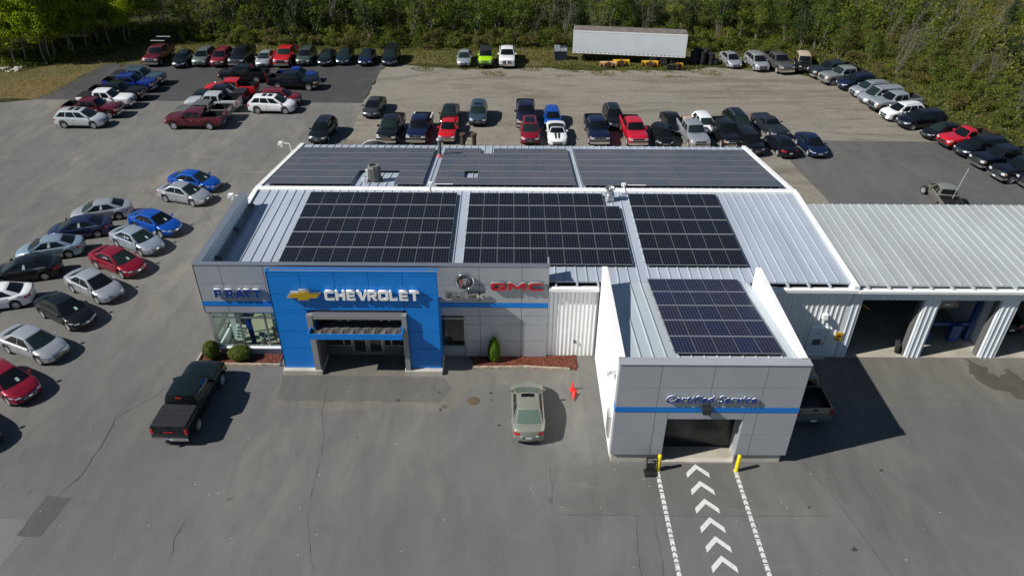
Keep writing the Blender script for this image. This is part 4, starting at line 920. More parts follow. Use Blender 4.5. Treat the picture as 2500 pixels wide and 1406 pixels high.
# ---------------- back of the lot
t = thing('box_trailer', 'long white box trailer with a grey brown roof parked at the wood edge', 'trailer', (15.0, 95.9, 0), R(-7.4))
L2, W2 = 7.1, 1.25
mb = MB(); mb.box(-L2,L2,-W2,W2,1.15,3.92); mb.obj('body', M['trailer'], t)
mb = MB(); mb.box(-L2+.04,L2-.04,-W2+.04,W2-.04,3.92,3.95); mb.obj('roof', M['trailerroof'], t)
mb = MB(); mb.box(-L2-.02,L2+.02,-W2-.02,-W2,3.78,3.95); mb.box(-L2-.02,L2+.02,-W2-.02,-W2,1.10,1.22); mb.box(-L2-.03,-L2,-W2,W2,1.1,3.95); mb.box(L2,L2+.03,-W2,-W2+.12,1.1,3.95); mb.obj('edge_rail', M['white'], t)
mb = MB()
for k in range(26): x = -L2+.27+k*.545; mb.box(x-.14,x+.14,-W2-.035,-W2-.021,1.24,1.29)
mb.obj('rivet_strip', M['graydark'], t)
mb = MB()
for k in range(22): x = -L2+.6+k*.63; mb.box(x-.008,x+.008,-W2-.006,-W2,1.3,3.78)
mb.obj('panel_seam', M['white'], t)
mb = MB(); mb.box(-L2+1.0,L2-.6,-W2+.25,W2-.25,.9,1.15); mb.box(-L2+1.4,-L2+1.55,-W2+.3,-W2+.45,0,.9); mb.box(-L2+1.4,-L2+1.55,W2-.45,W2-.3,0,.9); mb.obj('chassis', M['rust'], t)
for x in (3.2, 4.5):
    for s_ in (-1, 1):
        mb = MB(); yy = s_*(W2-.22); mb.lathe([(.28,-.22),(.5,-.22),(.52,-.15),(.52,.15),(.5,.22),(.28,.22)], 24, (x,yy,.52), 'y'); wh = mb.obj('wheel', M['rubber'], t, smooth=40)
        mb = MB(); mb.lathe([(.27,s_*.19),(.27,s_*.225),(.14,s_*.20),(.12,s_*.24)], 16, (x,yy,.52), 'y'); mb.obj('rim', M['rust'], wh)
def plow(label, x, y, rz, mat, w_=2.1):
    t = thing('snow_plow', label, 'snow plough', (x, y, 0), rz, 'snow ploughs lying before the trailer')
    mb = MB(); n = 8; vs = []
    for i in range(n+1):
        a = -1.0+1.9*i/n; yy = .28-.42*math.cos(a)+.14; z = .40+.40*math.sin(a)*1.0
        vs += [(-w_/2, yy, z), (w_/2, yy, z)]
    vs += [(v[0], v[1]+.03, v[2]) for v in vs]; k = 2*(n+1)
    fs = [(2*i, 2*i+1, 2*i+3, 2*i+2) for i in range(n)] + [(k+2*i+2, k+2*i+3, k+2*i+1, k+2*i) for i in range(n)] + [(0,k,k+1,1),(2*n+1,k+2*n+1,k+2*n,2*n)]
    mb.add(vs, fs); mb.obj('blade', mat, t)
    mb = MB()
    for q in (-.48,-.24,.24,.48): mb.box(q*w_-.03,q*w_+.03,-.14,-.02,.08,.72)
    mb.obj('blade_rib', mat, t)
    mb = MB(); mb.box(-.5,.5,-.5,-.42,.15,.28); mb.tube((-.45,-.45,.2),(0,-.1,.25),.05); mb.tube((.45,-.45,.2),(0,-.1,.25),.05); mb.box(-.3,.3,-.62,-.5,.12,.75); mb.tube((0,-.55,.7),(0,-.05,.95),.04); mb.tube((-.3,-.55,.75),(.3,-.55,.75),.035); mb.box(-.08,.08,-.5,-.3,.7,.85); mb.obj('mount_frame', M['rust'], t)
    mb = MB(); mb.box(-w_/2,w_/2,-.02,.02,0,.1); mb.obj('cutting_edge', M['black'], t)
plow('faded orange snow plough blade, leftmost before the trailer', 12.15, 93.2, .06, M['plowfaded'])
plow('yellow snow plough blade partly behind the faded one', 13.9, 94.0, 0, M['plowyellow'])
plow('yellow snow plough blade beside the trailer wheels', 17.5, 93.6, -.05, M['plowyellow'])
plow('upright black framed plough with one yellow end by the trailer tail', 20.75, 92.6, .35, M['plowyellow'], 1.6)
t = thing('plow_frame', 'black steel plough frame in front of the trailer tail', 'plough frame', (20.1, 92.2, 0), .1, None)
mb = MB(); mb.tube((-.5,0,0),(-.1,.3,1.2),.06); mb.tube((.5,0,0),(.1,.3,1.2),.06); mb.tube((-.5,0,.4),(.6,0,.5),.05); mb.obj('struts', M['black'], t); mb = MB(); mb.box(-.7,.3,-.1,.1,0,.7); mb.obj('plate', M['black'], t)
t = thing('dumpster', 'dark blue dumpster with a ribbed grey lid left of the trailer', 'dumpster', (6.3, 96.6, 0))
mb = MB(); mb.hexa([(-.72,-.6,.08),(.72,-.6,.08),(.72,.6,.08),(-.72,.6,.08)], [(-.80,-.72,1.15),(.80,-.72,1.15),(.80,.72,1.5),(-.80,.72,1.5)]); mb.box(-.86,-.78,-.3,.3,.6,.75); mb.box(.78,.86,-.3,.3,.6,.75); mb.obj('bin', simple('bin_blue', (.02,.035,.06), .6), t)
for k, (a, b_) in enumerate(((-.82,-.02),(.02,.82))):
    mb = MB()
    if k == 0: mb.hexa([(a,-.76,1.18),(b_,-.76,1.18),(b_,.74,1.54),(a,.74,1.54)], [(a,-.76,1.23),(b_,-.76,1.23),(b_,.74,1.59),(a,.74,1.59)])
    else: mb.hexa([(a,-.76,1.18),(b_,-.76,1.18),(b_,-.1,1.35),(a,-.1,1.35)], [(a,-.76,1.23),(b_,-.76,1.23),(b_,-.1,1.45),(a,-.1,1.45)])
    for q in range(5): x = a+.08+q*.155; (mb.hexa([(x,-.76,1.235),(x+.06,-.76,1.235),(x+.06,.70 if k == 0 else -.14,1.58 if k == 0 else 1.44),(x,.70 if k == 0 else -.14,1.58 if k == 0 else 1.44)], [(x,-.76,1.27),(x+.06,-.76,1.27),(x+.06,.70 if k == 0 else -.14,1.62 if k == 0 else 1.47),(x,.70 if k == 0 else -.14,1.62 if k == 0 else 1.47)]))
    mb.obj('lid', M['steel'], t)
# black pile of stacked tyres
tg = 'stacked old tyres right of the trailer'
tp = MB(); rad = .5; tp.lathe([(rad*.5,-.13),(rad*.94,-.14),(rad,-.08),(rad,.08),(rad*.94,.14),(rad*.5,.13),(rad*.5,-.13)], 20, cap=False); tme = tp.mesh('tyre', M['rubber'], 40)
rnd = random.Random(8)
for c_i, (x, y, n) in enumerate([(23.3,94.7,6),(24.4,94.8,6),(25.5,94.9,5),(23.9,95.8,6),(25.0,95.9,6),(26.2,94.9,2)]):
    for k in range(n):
        o_ = link('tyre', tme); o_.location = (x+rnd.uniform(-.04,.04), y+rnd.uniform(-.04,.04), .14+.275*k); o_.rotation_euler = (0,0,rnd.uniform(0,3))
        tag(o_, 'black tyre, %s from the ground in the %s tyre stack right of the trailer' % (('first','second','third','fourth','fifth','sixth')[k], ('front left','front middle','front right','back left','back right','short')[c_i]), 'tyre', tg)

# ---------------- stains, litter, roof conduits
def stain(x, y, r_, seed, mat=None):
    rn = random.Random(seed); n = 22; pts = []
    for i in range(n):
        a = 2*PI*i/n; k = r_*rn.uniform(.45, 1.1); pts.append((x+k*math.cos(a), y+k*.8*math.sin(a)))
    mb = MB(); mb.add([(a, b, .0135) for a, b in pts], [tuple(range(n))]); tag(mb.obj('oil_stain', mat or M['oil']), kind='structure')
M['oil'] = simple('oil_stain', (.055,.052,.048), .6, 0, .4, 0, .3, 9); M['oil2'] = simple('faint_stain', (.10,.098,.09), .8, 0, .3, 0, .2, 9)
for i, (x, y, r_) in enumerate([(-3.7,30.87,.22),(-3.9,30.6,.15),(-6.4,31.35,.14),(-5.4,32.25,.12),(-4.1,32.05,.12),(-1.1,32.0,.14),(-1.05,31.4,.13),(15.9,21.5,.17),(14.6,23.9,.10),(10.1,23.7,.06),(19.1,26.3,.14),(-.6,29.4,.12),(.4,28.6,.15),(-8.2,28.4,.05)]): stain(x, y, r_, i+3, M['oil'] if i % 3 else M['oil2'])
mb = MB(); rnd = random.Random(12)
for k in range(420):
    x, y = rnd.uniform(-28, 32), rnd.uniform(20, 62)
    if -18.5 < x < 40 and 33 < y < 60.4: continue
    s_ = rnd.uniform(.012,.04); a = rnd.uniform(0,3); mb.quad((x+s_*math.cos(a),y+s_*math.sin(a),.016),(x-s_*math.sin(a),y+s_*math.cos(a),.02),(x-s_*math.cos(a),y-s_*math.sin(a),.016),(x+s_*math.sin(a),y-s_*math.cos(a),.016))
tag(mb.obj('loose_grit', M['concrete']), kind='stuff')
def conduit(label, x):
    t = thing('roof_conduit', label, 'conduit', (x, 46.9, 5.7), 0, 'conduits over the ridge')
    mb = MB(); mb.tube((0,-.6,.06),(0,.55,.08),.03,8); mb.tube((0,.55,.08),(1.6,.55,.08),.03,8); mb.tube((0,-.6,.06),(-.35,-.6,.06),.03,8); mb.obj('pipe', M['white'], t)
    mb = MB(); mb.box(-.14,.14,.45,.65,0,.22); mb.box(-.35,-.05,-.68,-.5,0,.12); mb.obj('junction_box', M['white'], t)
conduit('white conduit crossing the ridge between the left and middle arrays', -5.75)
conduit('white conduit crossing the ridge right of the roof vent', 7.95)
# ================================================================== VEHICLES
SPEC = {
 'sedan': dict(L=4.65,W=1.80,wb=2.70,fo=.93,r=.33,gc=.20,tf=.15,tr=.12,bf=.30,br=.20, zr=1.45,yb=.80,yt=.575,
   deck=[(-2.325,.62),(-2.31,.80),(-2.25,.96),(-2.05,1.02),(-1.6,1.03),(-1.2,.98),(.9,.93),(1.15,.95),(1.7,.86),(2.05,.76),(2.22,.68),(2.30,.58),(2.325,.50)],
   cab=(1.34,.30,-.86,-1.84), win=[(.13,.50),(.53,.90)]),
 'suv': dict(L=4.75,W=1.88,wb=2.80,fo=.92,r=.37,gc=.25,tf=.12,tr=.08,bf=.22,br=.12, zr=1.68,yb=.86,yt=.64,
   deck=[(-2.375,.75),(-2.37,1.0),(-2.30,1.10),(-1.5,1.12),(.9,1.05),(1.25,1.09),(1.8,1.03),(2.15,.94),(2.30,.82),(2.36,.70),(2.375,.58)],
   cab=(1.32,.42,-1.66,-2.24), win=[(.06,.30),(.33,.62),(.65,.93)]),
 'xsuv': dict(L=5.12,W=2.0,wb=3.02,fo=.98,r=.385,gc=.25,tf=.13,tr=.10,bf=.26,br=.16, zr=1.75,yb=.91,yt=.66,
   deck=[(-2.56,.75),(-2.55,1.03),(-2.46,1.15),(-1.5,1.17),(1.0,1.08),(1.4,1.12),(1.95,1.05),(2.32,.94),(2.48,.82),(2.54,.70),(2.56,.58)],
   cab=(1.50,.44,-1.80,-2.44), win=[(.07,.32),(.35,.62),(.65,.93)]),
 'pickup': dict(L=5.85,W=2.03,wb=3.65,fo=.98,r=.42,gc=.40,tf=.06,tr=.03,bf=.12,br=.03, zr=1.90,yb=.93,yt=.75,
   deck=[(-2.925,1.0),(-2.92,1.32),(-2.86,1.35),(-1.20,1.35),(-1.17,1.22),(1.0,1.20),(1.25,1.27),(2.3,1.24),(2.74,1.17),(2.87,1.08),(2.91,.94),(2.925,.78)],
   cab=(1.24,.52,-.98,-1.12), win=[(.08,.45),(.51,.93)], bed=(-2.84,-1.22), truck=1),
 'regpickup': dict(L=5.3,W=2.0,wb=3.05,fo=.98,r=.39,gc=.34,tf=.06,tr=.03,bf=.12,br=.03, zr=1.84,yb=.91,yt=.74,
   deck=[(-2.65,.95),(-2.645,1.26),(-2.58,1.28),(-.62,1.28),(-.59,1.16),(.75,1.14),(.95,1.18),(2.0,1.13),(2.44,1.06),(2.58,.98),(2.64,.86),(2.65,.72)],
   cab=(.98,.30,-.42,-.56), win=[(.12,.93)], bed=(-2.57,-.66), truck=1),
 'spickup': dict(L=4.9,W=1.72,wb=2.9,fo=.85,r=.34,gc=.30,tf=.07,tr=.03,bf=.12,br=.03, zr=1.62,yb=.78,yt=.62,
   deck=[(-2.45,.85),(-2.445,1.05),(-2.4,1.07),(-.75,1.07),(-.72,.98),(.8,.96),(1.0,1.02),(1.9,.97),(2.25,.90),(2.38,.80),(2.44,.70),(2.45,.6)],
   cab=(1.05,.40,-.55,-.68), win=[(.10,.35),(.42,.93)], bed=(-2.38,-.80), truck=1),
 'van': dict(L=5.0,W=1.95,wb=3.0,fo=.95,r=.34,gc=.20,tf=.16,tr=.07,bf=.30,br=.12, zr=1.76,yb=.89,yt=.70,
   deck=[(-2.5,.75),(-2.49,.98),(-2.42,1.04),(-1,1.02),(1.2,.97),(1.5,.98),(1.95,.88),(2.25,.76),(2.42,.64),(2.5,.52)],
   cab=(1.62,.62,-2.1,-2.36), win=[(.05,.30),(.33,.62),(.65,.93)]),
 'hatch': dict(L=4.2,W=1.74,wb=2.58,fo=.85,r=.32,gc=.20,tf=.15,tr=.10,bf=.26,br=.15, zr=1.50,yb=.79,yt=.59,
   deck=[(-2.1,.65),(-2.09,.90),(-2.0,.98),(-1.2,.97),(.9,.93),(1.1,.96),(1.6,.88),(1.9,.76),(2.05,.62),(2.1,.52)],
   cab=(1.20,.42,-1.45,-1.95), win=[(.12,.48),(.53,.93)]),
 'conv': dict(L=4.8,W=1.92,wb=2.85,fo=.95,r=.36,gc=.20,tf=.12,tr=.10,bf=.20,br=.15, zr=1.34,yb=.82,yt=.60,
   deck=[(-2.4,.62),(-2.38,.85),(-2.3,.98),(-1.6,1.02),(-1.0,.98),(.6,.93),(.9,.95),(1.7,.90),(2.15,.82),(2.32,.68),(2.4,.52)],
   cab=(.92,.25,-.75,-1.35), win=[(.15,.93)]),
 'coupepickup': dict(L=5.3,W=1.95,wb=2.95,fo=1.0,r=.34,gc=.22,tf=.05,tr=.04,bf=.12,br=.06, zr=1.34,yb=.82,yt=.62,
   deck=[(-2.65,.65),(-2.645,.92),(-2.58,.97),(-1.0,.97),(.5,.93),(.8,.95),(1.9,.92),(2.4,.88),(2.58,.78),(2.64,.66),(2.65,.5)],
   cab=(.78,.20,-.70,-1.15), win=[(.12,.93)]),
 'jeep': dict(L=3.95,W=1.80,wb=2.42,fo=.58,r=.41,gc=.42,tf=.16,tr=.02,bf=.02,br=.02, zr=1.84,yb=.76,yt=.70,
   deck=[(-1.975,.9),(-1.97,1.12),(-1.9,1.14),(.55,1.14),(.75,1.17),(1.75,1.12),(1.93,1.08),(1.97,.95),(1.975,.7)],
   cab=(.66,.42,-1.86,-1.94), win=[(.05,.40),(.45,.93)]),
}
SPEC['boxy'] = dict(SPEC['suv'], zr=1.66, yt=.70, yb=.84, L=4.4, wb=2.58, fo=.78,
   deck=[(-2.2,.75),(-2.195,1.02),(-2.15,1.06),(.7,1.02),(.9,1.08),(1.8,1.02),(2.05,.96),(2.16,.85),(2.19,.7),(2.2,.6)], cab=(.98,.42,-2.05,-2.12))
def interp(tab, x):
    if x <= tab[0][0]: return tab[0][1]
    for (a, b), (c, d) in zip(tab, tab[1:]):
        if x <= c: return b+(d-b)*(x-a)/(c-a) if c > a else d
    return tab[-1][1]
clamp = lambda v, a=0., b=1.: max(a, min(b, v))
class Car:
    def __init__(s, sp):
        s.__dict__.update(sp); s.hw = s.W/2; s.fx = s.L/2-s.fo; s.rx = s.fx-s.wb; s.ra = s.r+.065
        s.truck = sp.get('truck', 0)
    def d(s, x): return interp(s.deck, x)
    def zb(s, x):
        g = s.gc + .10*clamp((abs(x)-(s.L/2-.5))/.5)
        for a in (s.fx, s.rx):
            if abs(x-a) < s.ra: g = max(g, s.r+math.sqrt(s.ra**2-(x-a)**2))
        return min(g, s.d(x)-.12)
    def wf(s, x):
        t = s.tf if x > 0 else s.tr; k = clamp((abs(x)-(s.L/2-.9))/.9)
        f_ = 1-t*k*k
        for a in (s.fx, s.rx): f_ += .012*math.exp(-((x-a)/.35)**2)
        return f_
    def bow(s, x, y):
        b = s.bf if x > 0 else s.br; k = clamp((abs(x)-(s.L/2-.8))/.8)
        return x - math.copysign(b*(y/s.hw)**2*k, x)
    def ring(s, x):
        z0, D, w = s.zb(x), s.d(x), s.hw*s.wf(x)
        k1 = min(z0+.10, D-.09); k3 = max(D-.17, k1+.03); k2 = k1+(k3-k1)*.55
        k3 = min(k3, D-.05)
        return [(w*.94, z0), (w*.985, k1), (w, k2), (w*.985, k3), (w*.955, D-.045), (w*.885, D-.004), (w*.5, D+.018), (0, D+.028)]
    def xs(s):
        X = [p[0] for p in s.deck]
        for a in (s.fx, s.rx):
            X += [a+s.ra*math.cos(i*PI/8) for i in range(9)] + [a-s.ra-.006, a+s.ra+.006]
        X += list(np.linspace(-s.L/2+.15, s.L/2-.15, 14))
        X = sorted(x for x in X if abs(x) <= s.L/2); out = [X[0]]
        for x in X[1:]:
            if x-out[-1] > .005: out.append(x)
        return out
    def yat(s, x, z):
        rg = s.ring(x)[:6]
        if z <= rg[0][1]: return rg[0][0]
        for (y0, z0), (y1, z1) in zip(rg, rg[1:]):
            if z <= z1: return y0+(y1-y0)*(z-z0)/max(1e-6, z1-z0)
        return rg[-1][0]
    def body(s):
        mb = MB(); X = s.xs(); n = len(X); bed = getattr(s, 'bed', None)
        for x in X:
            rg = s.ring(x); full = [(y, z) for y, z in rg] + [(-y, z) for y, z in rg[-2::-1]]
            for y, z in full: mb.v.append((s.bow(x, y), y, z))
        m_ = 15
        for i in range(n-1):
            xm = (X[i]+X[i+1])/2
            for k in range(m_-1):
                if bed and bed[0] < xm < bed[1] and 5 <= k <= 8: continue
                a = i*m_+k; mb.f.append((a, a+m_, a+m_+1, a+1)); mb.m.append(0)
        for end, sg in ((0, -1), (n-1, 1)):
            x = X[end]; rg = s.ring(x); Mn = 8; rows = []
            for k in range(6):
                y, z = rg[k]; row = []
                for q in range(Mn+1):
                    yy = y*(1-2*q/Mn); row.append(len(mb.v)); mb.v.append((s.bow(x, yy), yy, z))
                rows.append(row)
            for k in range(5):
                for q in range(Mn):
                    f_ = (rows[k][q], rows[k][q+1], rows[k+1][q+1], rows[k+1][q]); mb.f.append(f_[::-1] if sg > 0 else f_); mb.m.append(0)
            top = rows[5] + [end*m_+8, end*m_+7, end*m_+6]
            mb.f.append(tuple(top) if sg < 0 else tuple(top[::-1])); mb.m.append(0)
        return mb
    def nose(s, z, sg):          # x on the end face at height z
        tab = s.deck[::-1] if sg > 0 else s.deck
        if z <= tab[0][1]: return abs(tab[0][0])
        for (x0, z0), (x1, z1) in zip(tab, tab[1:]):
            if z <= z1: return abs(x0+(x1-x0)*(z-z0)/max(1e-6, z1-z0))
            if z1 < z0: break
        return abs(tab[1][0])
    def pf(s, mb, sg, y0, y1, z0, z1, off=.012, n=6, mi=0, nz=2):
        b = s.bf if sg > 0 else s.br; g = []
        for i in range(nz+1):
            z = z0+(z1-z0)*i/nz; xn = s.nose(z, sg); row = []
            for q in range(n+1):
                y = y0+(y1-y0)*q/n; row.append((sg*(xn-b*(y/s.hw)**2+off), y, z))
            g.append(row)
        s.grid(mb, g, mi, (sg > 0) == (y1 > y0))
    def ps(s, mb, side, x0, x1, z0, z1, off=.012, n=4, mi=0, z0b=None, z1b=None, nz=2):
        g = []
        for i in range(nz+1):
            row = []
            for q in range(n+1):
                t = q/n; x = x0+(x1-x0)*t; zl = z0+((z0b if z0b is not None else z0)-z0)*t; zh = z1+((z1b if z1b is not None else z1)-z1)*t
                z = zl+(zh-zl)*i/nz; y = s.yat(x, z)+off; row.append((s.bow(x, y), side*y, z))
            g.append(row)
        s.grid(mb, g, mi, (side < 0) == (x1 > x0))
    def grid(s, mb, g, mi=0, flip=False):
        h, w = len(g), len(g[0]); vs = [p for r_ in g for p in r_]
        fs = [(i*w+q, i*w+q+1, (i+1)*w+q+1, (i+1)*w+q) for i in range(h-1) for q in range(w-1)]
        mb.add(vs, fs if flip else [f_[::-1] for f_ in fs], mi)
    # cabin surfaces ----------------------------------------------------
    def P(s, part, u, v, off=0.0):
        xw0, xw1, xr1, xr0 = s.cab; yb, yt, zr = s.yb*s.hw/.9 if 0 else s.yb, s.yt, s.zr
        def top(sx, u_):      # sx 0 rear ..1 front
            x = (xr1-.03+.05*u_*u_)*(1-sx)+(xw1+.05-.07*u_*u_)*sx
            return Vector((x, yt*u_, zr-.05*abs(u_)**3+.035*(1-(2*sx-1)**2)))
        def bot(sx, u_):
            x = (xr0-.05+.12*u_*u_)*(1-sx)+(xw0+.10-.20*u_*u_)*sx
            return Vector((x, yb*u_, s.d(x)-.03 + (.012 if abs(u_) < .99 else 0)))
        if part == 'front': p = bot(1, u)*(1-v)+top(1, u)*v; n = Vector((1, 0, .9))
        elif part == 'rear': p = bot(0, u)*(1-v)+top(0, u)*v; n = Vector((-1, 0, .7 if not s.truck else .1))
        elif part == 'roof': p = top(v, u); n = Vector((0, 0, 1))
        else:
            sd = 1 if part == 'left' else -1; p = bot(u, sd)*(1-v)+top(u, sd)*v; n = Vector((0, sd, .35)); p.y += sd*.03*math.sin(PI*v)
        return p+n.normalized()*off
    def cp(s, mb, part, u0, u1, v0, v1, off=0.0, nu=6, nv=3, mi=0, u0t=None, u1t=None):
        g = []
        for i in range(nv+1):
            t = i/nv; v = v0+(v1-v0)*t; a = u0+((u0t if u0t is not None else u0)-u0)*t; b = u1+((u1t if u1t is not None else u1)-u1)*t
            g.append([tuple(s.P(part, a+(b-a)*q/nu, v, off)) for q in range(nu+1)])
        s.grid(mb, g, mi, part in ('front', 'right') or part == 'roofx')
    def cabin(s):
        mb = MB()
        s.cp(mb, 'front', -1, 1, 0, 1); s.cp(mb, 'rear', -1, 1, 0, 1); s.cp(mb, 'left', 0, 1, 0, 1, nu=8); s.cp(mb, 'right', 0, 1, 0, 1, nu=8)
        g = [[tuple(s.P('roof', -1+2*q/8, i/6)) for q in range(9)] for i in range(7)]; s.grid(mb, g, 0, False)
        return mb
_wheels = {}
def wheel_meshes(r, style=0):
    if (r, style) in _wheels: return _wheels[(r, style)]
    w = .115; rr = r*.66
    mb = MB(); mb.lathe([(rr,-w),(r*.95,-w),(r,-w*.6),(r,w*.6),(r*.95,w),(rr,w),(rr*.98,w*.55)], 24, axis='y', cap=False); mb.lathe([(rr*.99,w*.4),(rr*.99,w*.42)], 24, axis='y')
    ty = mb.mesh('wheel', M['rubber'], 40)
    mb = MB(); mb.lathe([(rr*.99,w*.5),(rr*1.0,w*.95),(rr*.90,w*.95),(rr*.86,w*.55)], 24, axis='y', cap=False)
    n = (5, 6, 7)[style]
    for k in range(n):
        a = 2*PI*k/n; da = .30 if style == 0 else .24
        P_ = lambda rad, ang, y: (rad*math.cos(ang), y, rad*math.sin(ang))
        mb.add([P_(.2*rr,a-.6,w*.9),P_(.2*rr,a+.6,w*.9),P_(.92*rr,a+da*.62,w*.82),P_(.92*rr,a-da*.62,w*.82),
                P_(.2*rr,a-.6,w*.5),P_(.2*rr,a+.6,w*.5),P_(.92*rr,a+da*.62,w*.5),P_(.92*rr,a-da*.62,w*.5)], [(0,1,2,3),(4,5,1,0),(1,5,6,2),(3,7,4,0),(2,6,7,3)])
    mb.lathe([(rr*.24,w*.5),(rr*.24,w*.92),(rr*.1,w*.97)], 12, axis='y')
    rm = mb.mesh('rim', M['rim'], 30)
    _wheels[(r, style)] = (ty, rm); return ty, rm
_cars = {}
def car_parts(typ, opts):
    key = (typ, opts)
    if key in _cars: return _cars[key]
    o = set(opts.split()); sp = SPEC['boxy' if 'boxy' in o else typ]; c = Car(sp); out = []
    def put(name, mb, role, parent=None, smooth=38): out.append((name, mb.mesh(name, M['black'], smooth) if isinstance(mb, MB) else mb, role, parent))
    put('body', c.body(), 'paint')
    ub = MB()
    xa = [-c.L/2+.12, c.rx-c.ra-.02, c.rx+c.ra+.02, c.fx-c.ra-.02, c.fx+c.ra+.02, c.L/2-.25]
    ub.box(-c.L/2+.2, c.L/2-.35, -c.hw+.30, c.hw-.30, c.gc-.02, c.r*2+.1)
    for a, b in ((xa[0]+.1,xa[1]),(xa[2],xa[3]),(xa[4],xa[5]-.1)): ub.box(a, b, -c.hw*.86, c.hw*.86, c.gc-.01, c.gc+.15)
    put('underbody', ub, 'black', smooth=None)
    roofrole = 'black' if ('hardtop' in o or typ == 'conv') else ('canvas' if 'tantop' in o else 'paint')
    put('cabin', c.cabin(), roofrole)
    g = MB(); c.cp(g, 'front', -.92, .92, .07, .93, .012); put('windscreen', g, 'glass', smooth=60)
    g = MB(); c.cp(g, 'rear', -.85, .85, .15 if not c.truck else .30, .88, .012); put('rear_window', g, 'glass', smooth=60)
    for sd in ('left', 'right'):
        for a, b in c.win:
            g = MB(); c.cp(g, sd, a, b, .14, .86, .010, u0t=a+(.03 if a < .15 else 0), u1t=b-(.015 if b > .9 else 0)); put('side_window', g, 'glass', smooth=60)
    for sd in (1, -1):
        g = MB()
        xm_ = [c.cab[0]-.10, (c.cab[0]+c.cab[3])/2+.05 if not c.truck else c.cab[3]*.42+c.cab[0]*.32, max(c.cab[3]+.25, c.rx+c.ra-.05 if not c.truck else c.cab[3]+.06)]
        if typ in ('conv', 'regpickup', 'coupepickup'): xm_ = [xm_[0], xm_[2]]
        for x in xm_: c.ps(g, sd, x-.011, x+.011, c.gc+.12, c.d(x)-.05, .004, n=1, nz=5)
        for a, b in zip(xm_[1:], xm_): c.ps(g, sd, a, b, c.gc+.10, c.gc+.118, .004, n=4, nz=1)
        if c.truck: c.ps(g, sd, c.bed[1]+.03, c.bed[1]+.055, c.gc+.1, c.d(c.bed[1]-.05)-.05, .004, n=1, nz=5)
        put('door_seam', g, 'gap', smooth=None)
        for a, b in zip(xm_[1:], xm_):
            g = MB(); x = a+.14; z = c.d(x)-.22; c.ps(g, sd, x-.09, x+.09, z, z+.045, .03, n=1, nz=1); put('door_handle', g, 'chrome' if c.truck and 'blackface' not in o else 'paint', smooth=None)
    # mirrors
    for sd in (1, -1):
        g = MB(); x = c.cab[0]-.38; y = sd*(c.hw*.93); z = c.d(x)+.05; big = 1.35 if c.truck else 1.0
        g.hexa([(x-.05,y,z),(x+.10,y,z),(x+.08,y+sd*.20*big,z+.01),(x-.05,y+sd*.20*big,z+.01)] if sd > 0 else [(x-.05,y+sd*.20*big,z+.01),(x+.08,y+sd*.20*big,z+.01),(x+.10,y,z),(x-.05,y,z)],
               [(x-.05,y,z+.13*big),(x+.07,y,z+.12*big),(x+.05,y+sd*.18*big,z+.13*big),(x-.05,y+sd*.18*big,z+.13*big)] if sd > 0 else [(x-.05,y+sd*.18*big,z+.13*big),(x+.05,y+sd*.18*big,z+.13*big),(x+.07,y,z+.12*big),(x-.05,y,z+.13*big)])
        put('mirror', g, 'paint', smooth=50)
    # lamps, grille, bumpers
    H1 = .72 if c.truck or typ in ('suv','xsuv','jeep') else .56
    hz0, hz1 = (.84, 1.04) if c.truck else ((.70, .84) if typ in ('suv','xsuv') else ((.82,.98) if typ == 'jeep' else (.60, .71)))
    if 'boxy' in o: hz0, hz1 = .70, .86
    if typ == 'spickup': hz0, hz1 = .66, .82
    for sd in (1, -1):
        g = MB(); ye = c.hw*(1-c.tf)*.97
        c.pf(g, 1, sd*ye*.62, sd*ye, hz0, hz1, .014, n=4)
        xe = c.L/2-.02
        if typ != 'jeep': c.ps(g, sd, c.nose(hz1, 1)-.02, c.nose(hz1, 1)-(.38 if not c.truck else .2), hz0+.01, hz1, .014, z0b=hz1-.04, z1b=hz1+.02)
        put('headlight', g, 'lamp', smooth=60)
        if 'amber' in o or c.truck:
            g = MB(); c.ps(g, sd, c.nose(hz1, 1)-.03, c.nose(hz1, 1)-.16, hz0-.01, hz1-.05, .02); put('turn_lamp', g, 'amber', smooth=60)
        g = MB(); ye = c.hw*(1-c.tr)*.98
        if c.truck: z0, z1, k = .86, 1.26, .86
        elif typ in ('suv','xsuv','van','jeep'): z0, z1, k = .82, 1.02, .80
        else: z0, z1, k = .74, .90, .62
        if typ == 'spickup': z0, z1 = .68, 1.0
        c.pf(g, -1, sd*ye*k, sd*ye, z0, z1, .014, n=3)
        xr_ = c.nose(z1, -1)
        c.ps(g, sd, -xr_+.01, -xr_+(.22 if not c.truck else .10), z0, z1, .014, z0b=z0+.02, z1b=z1-.01)
        put('tail_light', g, 'tail', smooth=60)
    yg = c.hw*(1-c.tf)*.58
    if c.truck:
        zt, zl = (1.06, .70) if typ != 'spickup' else (.83, .62)
        g = MB(); c.pf(g, 1, -yg*1.0, yg*1.0, zl, zt, .010); put('grille', g, 'grille', smooth=60); gi = 'grille'
        g = MB(); chr_ = 'black' if 'blackface' in o else 'chrome'
        c.pf(g, 1, -yg, yg, zt-.03, zt+.015, .022, nz=1); c.pf(g, 1, -yg, yg, (zl+zt)/2-.02, (zl+zt)/2+.03, .022, nz=1); c.pf(g, 1, -yg, yg, zl-.02, zl+.02, .022, nz=1)
        put('grille_bar', g, chr_, gi, 60)
        g = MB(); yb_ = c.hw*(1-c.tf)*1.0; zz = (.40, .64) if typ != 'spickup' else (.36,.56)
        c.pf(g, 1, -yb_, yb_, zz[0], zz[1], .05, n=10); 
        for sd in (1, -1): c.ps(g, sd, c.L/2-.03, c.L/2-.42, zz[0]+.02, zz[1], .025)
        put('front_bumper', g, chr_, None, 50)
        g = MB(); yb_ = c.hw*(1-c.tr)*.97; c.pf(g, -1, -yb_, yb_, .46, .68, .08, n=6); z = .68
